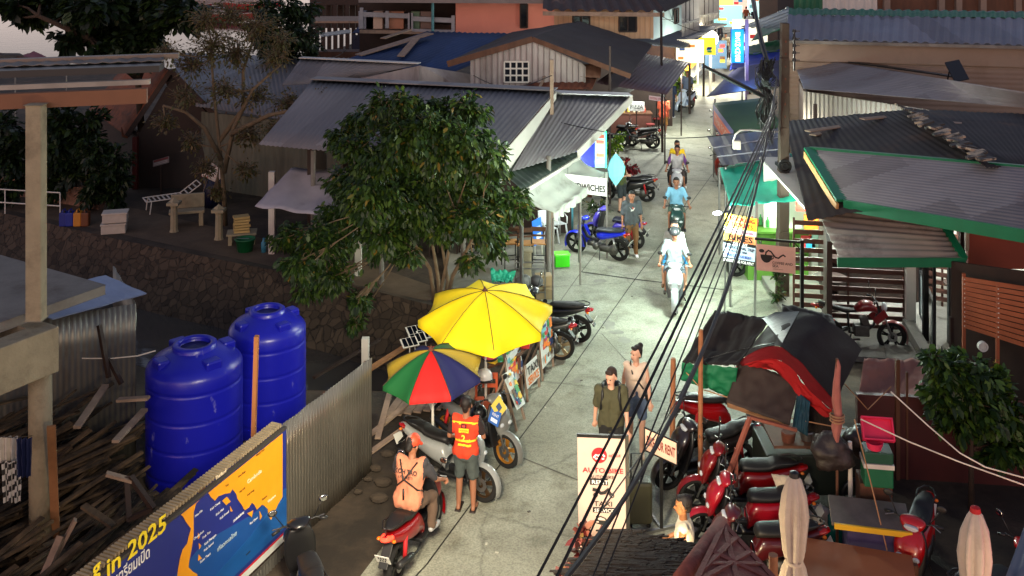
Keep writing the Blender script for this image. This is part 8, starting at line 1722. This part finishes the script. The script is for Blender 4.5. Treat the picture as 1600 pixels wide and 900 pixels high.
mb = MB(); mb.box(c_+V((0, 0, .42)), (1.0, .4, .08), rz=.3); mb.build('seat', m_conc, bc_, bev=.02); mb = MB(); mb.box(c_+V((-.05, .25, .66)), (.95, .1, .42), rz=.3); mb.build('backrest', m_conc, bc_, bev=.03)
for a in (-.38, .38): mb = MB(); mb.box(c_+V((a, a*.3, .2)), (.12, .34, .4), rz=.3); mb.build('leg', m_conc, bc_)
lo_ = thing('garden_lounger', 'white tubular garden lounger standing before the temple house', 'lounger', G(256, 335)); c_ = G(254, 334)
mb = MB(); a_, b_ = c_+V((-.45, -.1, .38)), c_+V((.55, .35, .42)); n_ = V((-.15, .25, 0))
mb.tube([a_, b_], .018, 6); mb.tube([a_+n_*2, b_+n_*2], .018, 6); mb.tube([a_, a_+n_*2], .018, 6); mb.tube([b_, b_+n_*2], .018, 6)
for k in range(8): p = a_.lerp(b_, k/8); mb.bar(p, p+n_*2, .05, .01)
mb.build('bed', m_white, lo_)
mb = MB(); e_ = b_+V((.45, .2, .35)); mb.tube([b_, e_], .018, 6); mb.tube([b_+n_*2, e_+n_*2], .018, 6); mb.tube([e_, e_+n_*2], .018, 6)
for k in range(4): p = b_.lerp(e_, k/4); mb.bar(p, p+n_*2, .05, .01)
mb.build('backrest', m_white, lo_)
for q_ in (a_+V((.15, 0, 0)), a_+n_*2+V((.15, 0, 0)), b_-V((.15, 0, 0)), b_+n_*2-V((.15, 0, 0))): mb = MB(); mb.tube([q_, V((q_.x-.05, q_.y, 0))], .018, 6); mb.build('leg', m_white, lo_)
bt_ = thing('low_table', 'low concrete table holding a stack of yellowish blocks', 'table', G(378, 380)); c_ = G(378, 380); mb = MB(); mb.box(c_+V((0, 0, .3)), (.8, .5, .05), rz=.2); mb.build('top', m_conc, bt_)
for a in (-.3, .3): mb = MB(); mb.box(c_+V((a, a*.2, .14)), (.1, .4, .28), rz=.2); mb.build('leg', m_conc, bt_)
for i in range(6): mb = MB(); mb.box(c_+V((-.02*(i % 2), 0, .355+i*.075)), (.42, .3, .06), rz=.25+.08*(i % 3)); solo(mb, 'stone_block', mat('yellow_block', (176, 150, 96), v=.2), 'flat yellowish block in the stack on the low table', 'block', group='stacked yellowish blocks')
c_ = G(383, 392); bu = thing('green_bucket', 'round green bucket on the path by the low table', 'bucket', c_); mb = MB(); mb.lathe([(0, 0), (.2, 0), (.26, .32), (.28, .32), (.28, .34), (.24, .34), (.19, .03), (0, .03)], c_, 20); mb.build('shell', mat('green_bucket', (10, 96, 56), r=.5), bu, True); mb = MB(); mb.tube([c_+V((-.26, 0, .32)), c_+V((-.15, -.2, .4)), c_+V((.15, -.2, .4)), c_+V((.26, 0, .32))], .008, 5); mb.build('handle', m_steel, bu)
for i, (x, y, c) in enumerate([(412, 394, (60, 130, 160)), (427, 394, (200, 200, 190))]): c_ = G(x, y); mb = MB(); mb.lathe([(0, 0), (.07, 0), (.07, .25), (.03, .32), (.03, .38), (0, .38)], c_, 12); solo(mb, 'bottle', flat(c), ['bluish bottle by the white canopy post', 'whitish bottle by the white canopy post'][i], 'bottle', smooth=True)
# potted plants and low wall left of temple
wl = thing('planter_wall', 'low pebbled planter wall left of the dark shrub', 'wall', G(100, 320)); a, b = G(-40, 292), G(160, 326); mb = MB(); mb.bar(a+V((0, 0, .3)), b+V((0, 0, .3)), .3, .6); mb.build('wall', mat('pebbled_wall', (130, 100, 84), r=.9, v=.4, s=9, b=.6, bs=20), wl)
for i in range(6):
    c_ = a.lerp(b, .35+i*.11)+V((0, 0, .6)); mb = MB(); mb.lathe([(0, 0), (.1, 0), (.15, .22), (.13, .22), (0, .18)], c_, 14); solo(mb, 'flower_pot', mat('clay_pot', (104, 62, 40), v=.2), 'small brown clay pot in the line on the planter wall', 'pot', group='clay pots on the planter wall', smooth=True)
    tree('pot_plant', 'small dark plant growing in a clay pot on the planter wall', c_+V((0, 0, .2)), [[c_+V((0, 0, .2)), c_+V((0, 0, .3)), c_+V((0, 0, .4))]], [(c_+V((0, 0, .42)), .18, .9)], 90, .12, m_leafb, m_dbark, 40+i, .01, .2, 6, cat='plant')['group'] = 'pot plants on the planter wall'
ra_ = thing('pipe_railing', 'white pipe railing on the path behind the concrete column', 'railing', G(30, 330)); mb = MB()
for z in (.35, .75): mb.tube([G(-30, 332)+V((0, 0, z)), G(94, 340)+V((0, 0, z))], .02, 6)
for x, y in [(8, 334), (94, 340), (50, 337)]: mb.tube([G(x, y), G(x, y)+V((0, 0, .75))], .02, 6)
mb.build('rail', m_white, ra_)
fl_ = thing('flag_cloth', 'worn white cloth flag with faded red print on a leaning stick', 'flag', G(312, 330)); mb = MB(); a = D(310, 292, 30.5); b = D(334, 252, 30.5); mb.tube([G(305, 326)+V((0, .3, 0)), b], .012, 5); mb.build('stick', m_plank, fl_)
mb = MB(); mb.patch(D(314, 275, 30.5), D(340, 286, 30.3), D(350, 268, 30.2), D(328, 252, 30.5), 10, 8, lambda u, w: .05*NZ.noise(V((u*4, w*4, 3))), .006); mb.build('cloth', mat('flag_cloth', (190, 184, 176), v=.1, c2=(160, 70, 56), cs=3, t=(.55, .58)), fl_, True)
c_ = G(325, 330)+V((0, .6, 0)); mb = MB(); mb.lathe([(0, 0), (.3, 0), (.32, .9), (0, .9)], c_, 20); solo(mb, 'navy_drum', mat('navy_drum', (14, 18, 50), r=.5), 'navy blue drum under the worn flag', 'drum', smooth=True)
# temple house
tp = thing('temple_house', 'dark wooden gabled house with steep brown tiled roof and curved gable tips', 'building', G(250, 300)); m_ttile = mat('brown_tiles', (120, 66, 40), r=.85, v=.3, s=5, c2=(84, 50, 34), cs=1.2, b=.5, bs=18)
Yt = 33.5; pkk = D(268, 112, Yt); lf = D(200, 214, Yt); rt = D(345, 190, Yt+.2); bkd = V((-3.2, 5.2, 0))
mb = MB(); mb.corr(lf, pkk, pkk+bkd, lf+bkd+V((-.3, 0, 0)), pitch=.3, amp=.03); mb.build('roof', m_ttile, tp, True)
mb = MB(); mb.corr(pkk, rt, rt+bkd, pkk+bkd, pitch=.3, amp=.03); mb.build('roof', m_ttile, tp, True)
for (s, e_) in ((lf, pkk), (pkk, rt)): edge_bar(tp, 'bargeboard', s+V((0, -.08, .05)), e_+V((0, -.08, .05)), .05, .16, m_dkwood)
for p, dx in ((lf, -1), (rt, 1)): mb = MB(); mb.tube([p, p+V((dx*.15, -.05, .05)), p+V((dx*.2, -.05, .35))], [.06, .05, .01], 6); mb.build('gable_tip', m_ttile, tp)
mb = MB(); mb.prism([lf+V((.3, .1, .05)), V((lf.x+.3, Yt+.1, 0)), V((rt.x-.3, Yt+.1, 0)), rt+V((-.3, .1, .05)), pkk+V((0, .1, -.15))], (0, .1, 0)); mb.build('gable_wall', mat('black_brown_boards', (36, 22, 16), v=.3, s=3), tp)
mb = MB(); mb.bar(V((lf.x+.25, Yt, 0)), lf+V((.25, 0, 0)), .16); mb.build('post', mat('red_post', (90, 26, 18)), tp)
wall(tp, 'side_wall', (lf.x+.3, Yt+.1), (lf.x+bkd.x, Yt+bkd.y), 0, 1.9, m_dkwood, .1)
sg = thing('wall_plaque', 'small pale plaque with faint red heading on the dark temple wall', 'sign', D(252, 253, 32.9)); SG = Board(sg, D(239, 261, 32.8), D(264, 254, 32.8), D(239, 251, 32.8)); SG.rect('panel', 0, 0, 1, 1, (120, 110, 110), 0); SG.rect('print', .05, .65, .95, .95, (110, 40, 44), 2); SG.rect('print', .05, .2, .9, .3, (170, 160, 160), 2); SG.rect('print', .05, .42, .9, .52, (170, 160, 160), 2)
post(sg, SG.at(.5, 0, -2), V((SG.at(.5, 0, -2).x, SG.p.y+.02, 0)), .05, m_dkwood)
# red awning over the beach and poles
tarp('red_awning', 'faded maroon awning above the beach beyond the concrete frame', (D(22, 90, 44), D(104, 101, 44), D(80, 92, 47), D(54, 80, 47)), mat('maroon_awning', (130, 62, 74), r=.8), .1, .04, poles=(D(24, 88, 44), D(104, 100, 44)))
# boats and jetty
def boat(x, y, L_, ang, label, c1, c2_):
    c_ = G(x, y, -1.3); t = thing('fishing_boat', label, 'boat', c_, 'boats on the water'); rot = Matrix.Rotation(ang, 3, 'Z'); mb = MB(); n = 14; vs = []
    for i in range(n+1):
        u = i/n; w = .22*L_*.5*(sin(pi*min(1, u*.9+.08)))**.7; sh_ = .25+.5*(2*u-1)**2*(1 if u > .5 else .6)
        for j in range(7): a = pi*j/6; vs.append(c_+rot @ V(((u-.5)*L_, w*cos(a), sh_+.45-sin(a)*(.75))))
    mb.add(vs, [(i*7+j, i*7+j+1, (i+1)*7+j+1, (i+1)*7+j) for i in range(n) for j in range(6)]); mb.build('hull', flat(c1), t, True)
    mb = MB(); mb.box(c_+rot @ V((-.05*L_, 0, .45)), (L_*.7, .16*L_, .06), rot=rot); mb.build('deck', m_plank, t)
    mb = MB(); mb.box(c_+rot @ V((-.12*L_, 0, 1.5)), (L_*.35, .17*L_, .08), rot=rot)
    for a in (-.28, .04):
        for b in (-1, 1): mb.bar(c_+rot @ V((a*L_, b*.07*L_, .45)), c_+rot @ V((a*L_, b*.07*L_, 1.5)), .06)
    mb.build('canopy', flat(c2_), t)
    mb = MB(); mb.tube([c_+rot @ V(((u-.5)*L_, .225*L_*.5*(sin(pi*min(1, u*.9+.08)))**.7, .28+.45+.5*(2*u-1)**2*(1 if u > .5 else .6))) for u in [i/10 for i in range(11)]], .05, 6); mb.build('gunwale', flat((190, 180, 170)), t)
boat(178, 52, 9, .12, 'red and white boat with small wheelhouse moored left of the tree', (150, 60, 60), (120, 50, 60)); boat(250, 22, 12, .05, 'long dark red boat moored farther out beyond the tree', (130, 36, 44), (190, 170, 160)); boat(350, 8, 14, .08, 'large white sided boat highest in the view', (190, 180, 180), (140, 40, 50)); boat(345, 34, 10, -.1, 'long brownish red boat between the tree branches', (140, 60, 50), (90, 60, 60)); boat(395, 16, 7, .1, 'small red striped boat near the shore tree', (170, 40, 40), (200, 190, 180))
jt = thing('jetty_house', 'dark stilt house over the water behind the shore tree', 'building', G(520, 20, -1.3)); Yj = 58
mb = MB(); mb.prism([D(484, 8, Yj), D(566, 8, Yj), D(566, -30, Yj), D(484, -30, Yj)], (0, 6, 0)); mb.prism([D(484, 44, Yj+5), D(566, 44, Yj+5), D(566, 4, Yj+5), D(484, 4, Yj+5)], (0, .1, 0)); mb.build('wall', m_dkwood, jt)  # lower rear panel added to imitate the shade beneath the house
for i in range(9): p = D(486+i*9.5, 8, Yj-.1+(i % 2)*2); mb = MB(); mb.bar((p.x, p.y, -1.35), p, .22); mb.build('stilt', m_dkwood, jt)
mb = MB(); mb.prism([D(480, 36, Yj-6), D(572, 36, Yj-6), D(572, 33, Yj-6), D(480, 33, Yj-6)], (0, 3, 0)); mb.build('deck', m_plank, jt)
tb2 = thing('shore_hut', 'small brown shore hut with pale tin roof left of the blue roofed house', 'hut', G(520, 60)); 
mb = MB(); mb.box((D(530, 62, 45).x, 45.4, 1.6), (1.9, 1.0, 3.2)); mb.build('wall', m_wood, tb2); roofpart(tb2, (D(502, 58, 44.6), D(548, 52, 44.6), D(548, 46, 46.5), D(498, 52, 46.5)), m_tin, .2, .02)
# solar/junk at roadside and litter
for i, (x, y) in enumerate([(575, 755), (588, 738), (600, 760), (570, 722), (605, 715), (592, 785), (560, 775), (455, 850), (470, 862)]):
    c_ = G(x, y); mb = MB(); mb.ball(c_+V((0, 0, .07)), .06+.03*(i % 3), 8, (1.2, .9, .6)); mb.v = [(a+.03*NZ.noise(V((a*9, b*9, c*9))), b, max(0, c)) for a, b, c in mb.v]; solo(mb, 'rubble_stone', m_ground, 'lump of broken concrete at the foot of the tin fence', 'stone', group='rubble by the tin fence')
for i, (x0, y0, x1, y1) in enumerate([(560, 700, 640, 650), (575, 720, 640, 690), (590, 700, 610, 640)]):
    mb = MB(); mb.bar(G(x0, y0)+V((0, 0, .06+.05*i)), G(x1, y1)+V((0, 0, .25+.05*i)), .1, .03); solo(mb, 'plank', m_plank, ['pale plank leaning on rubble by the fence end', 'lower plank by the fence end', 'short plank standing at the fence end'][i], 'plank')
rn = random.Random(9)
for i in range(16):
    c_ = G(rn.uniform(700, 1150), rn.uniform(420, 890)); mb = MB(); mb.box(c_+V((0, 0, .014)), (.05, .03, .006), rz=rn.random()*3); solo(mb, 'paper_scrap', flat(rn.choice([(60, 50, 40), (180, 176, 160)])), 'small scrap of dry leaf or paper lying on the road', 'litter', group='scraps on the road')
# wires across the lane
for i, (a, b) in enumerate([(D(1033, 25, 39), D(1165, 48, 38)), (D(1033, 30, 39), D(1120, 10, 70)), (D(862, 188, 26.5), D(1215, 200, 23.3)), (D(740, 118, 33), D(862, 118, 26)), (D(560, 56, 44), D(500, 90, 40))]):
    n = 10; mb = MB(); mb.tube([a.lerp(b, k/n)-V((0, 0, .35*sin(pi*k/n))) for k in range(n+1)], .012, 5); solo(mb, 'wire', m_cable, ['thin wire from the cream house to the cyan sign', 'thin wire from the cream house down the lane', 'thin wire from restaurant pole to concrete pole', 'thin wire before the small paned window', 'thin wire by the shore hut'][i], 'wire')
c_ = G(905, 800);
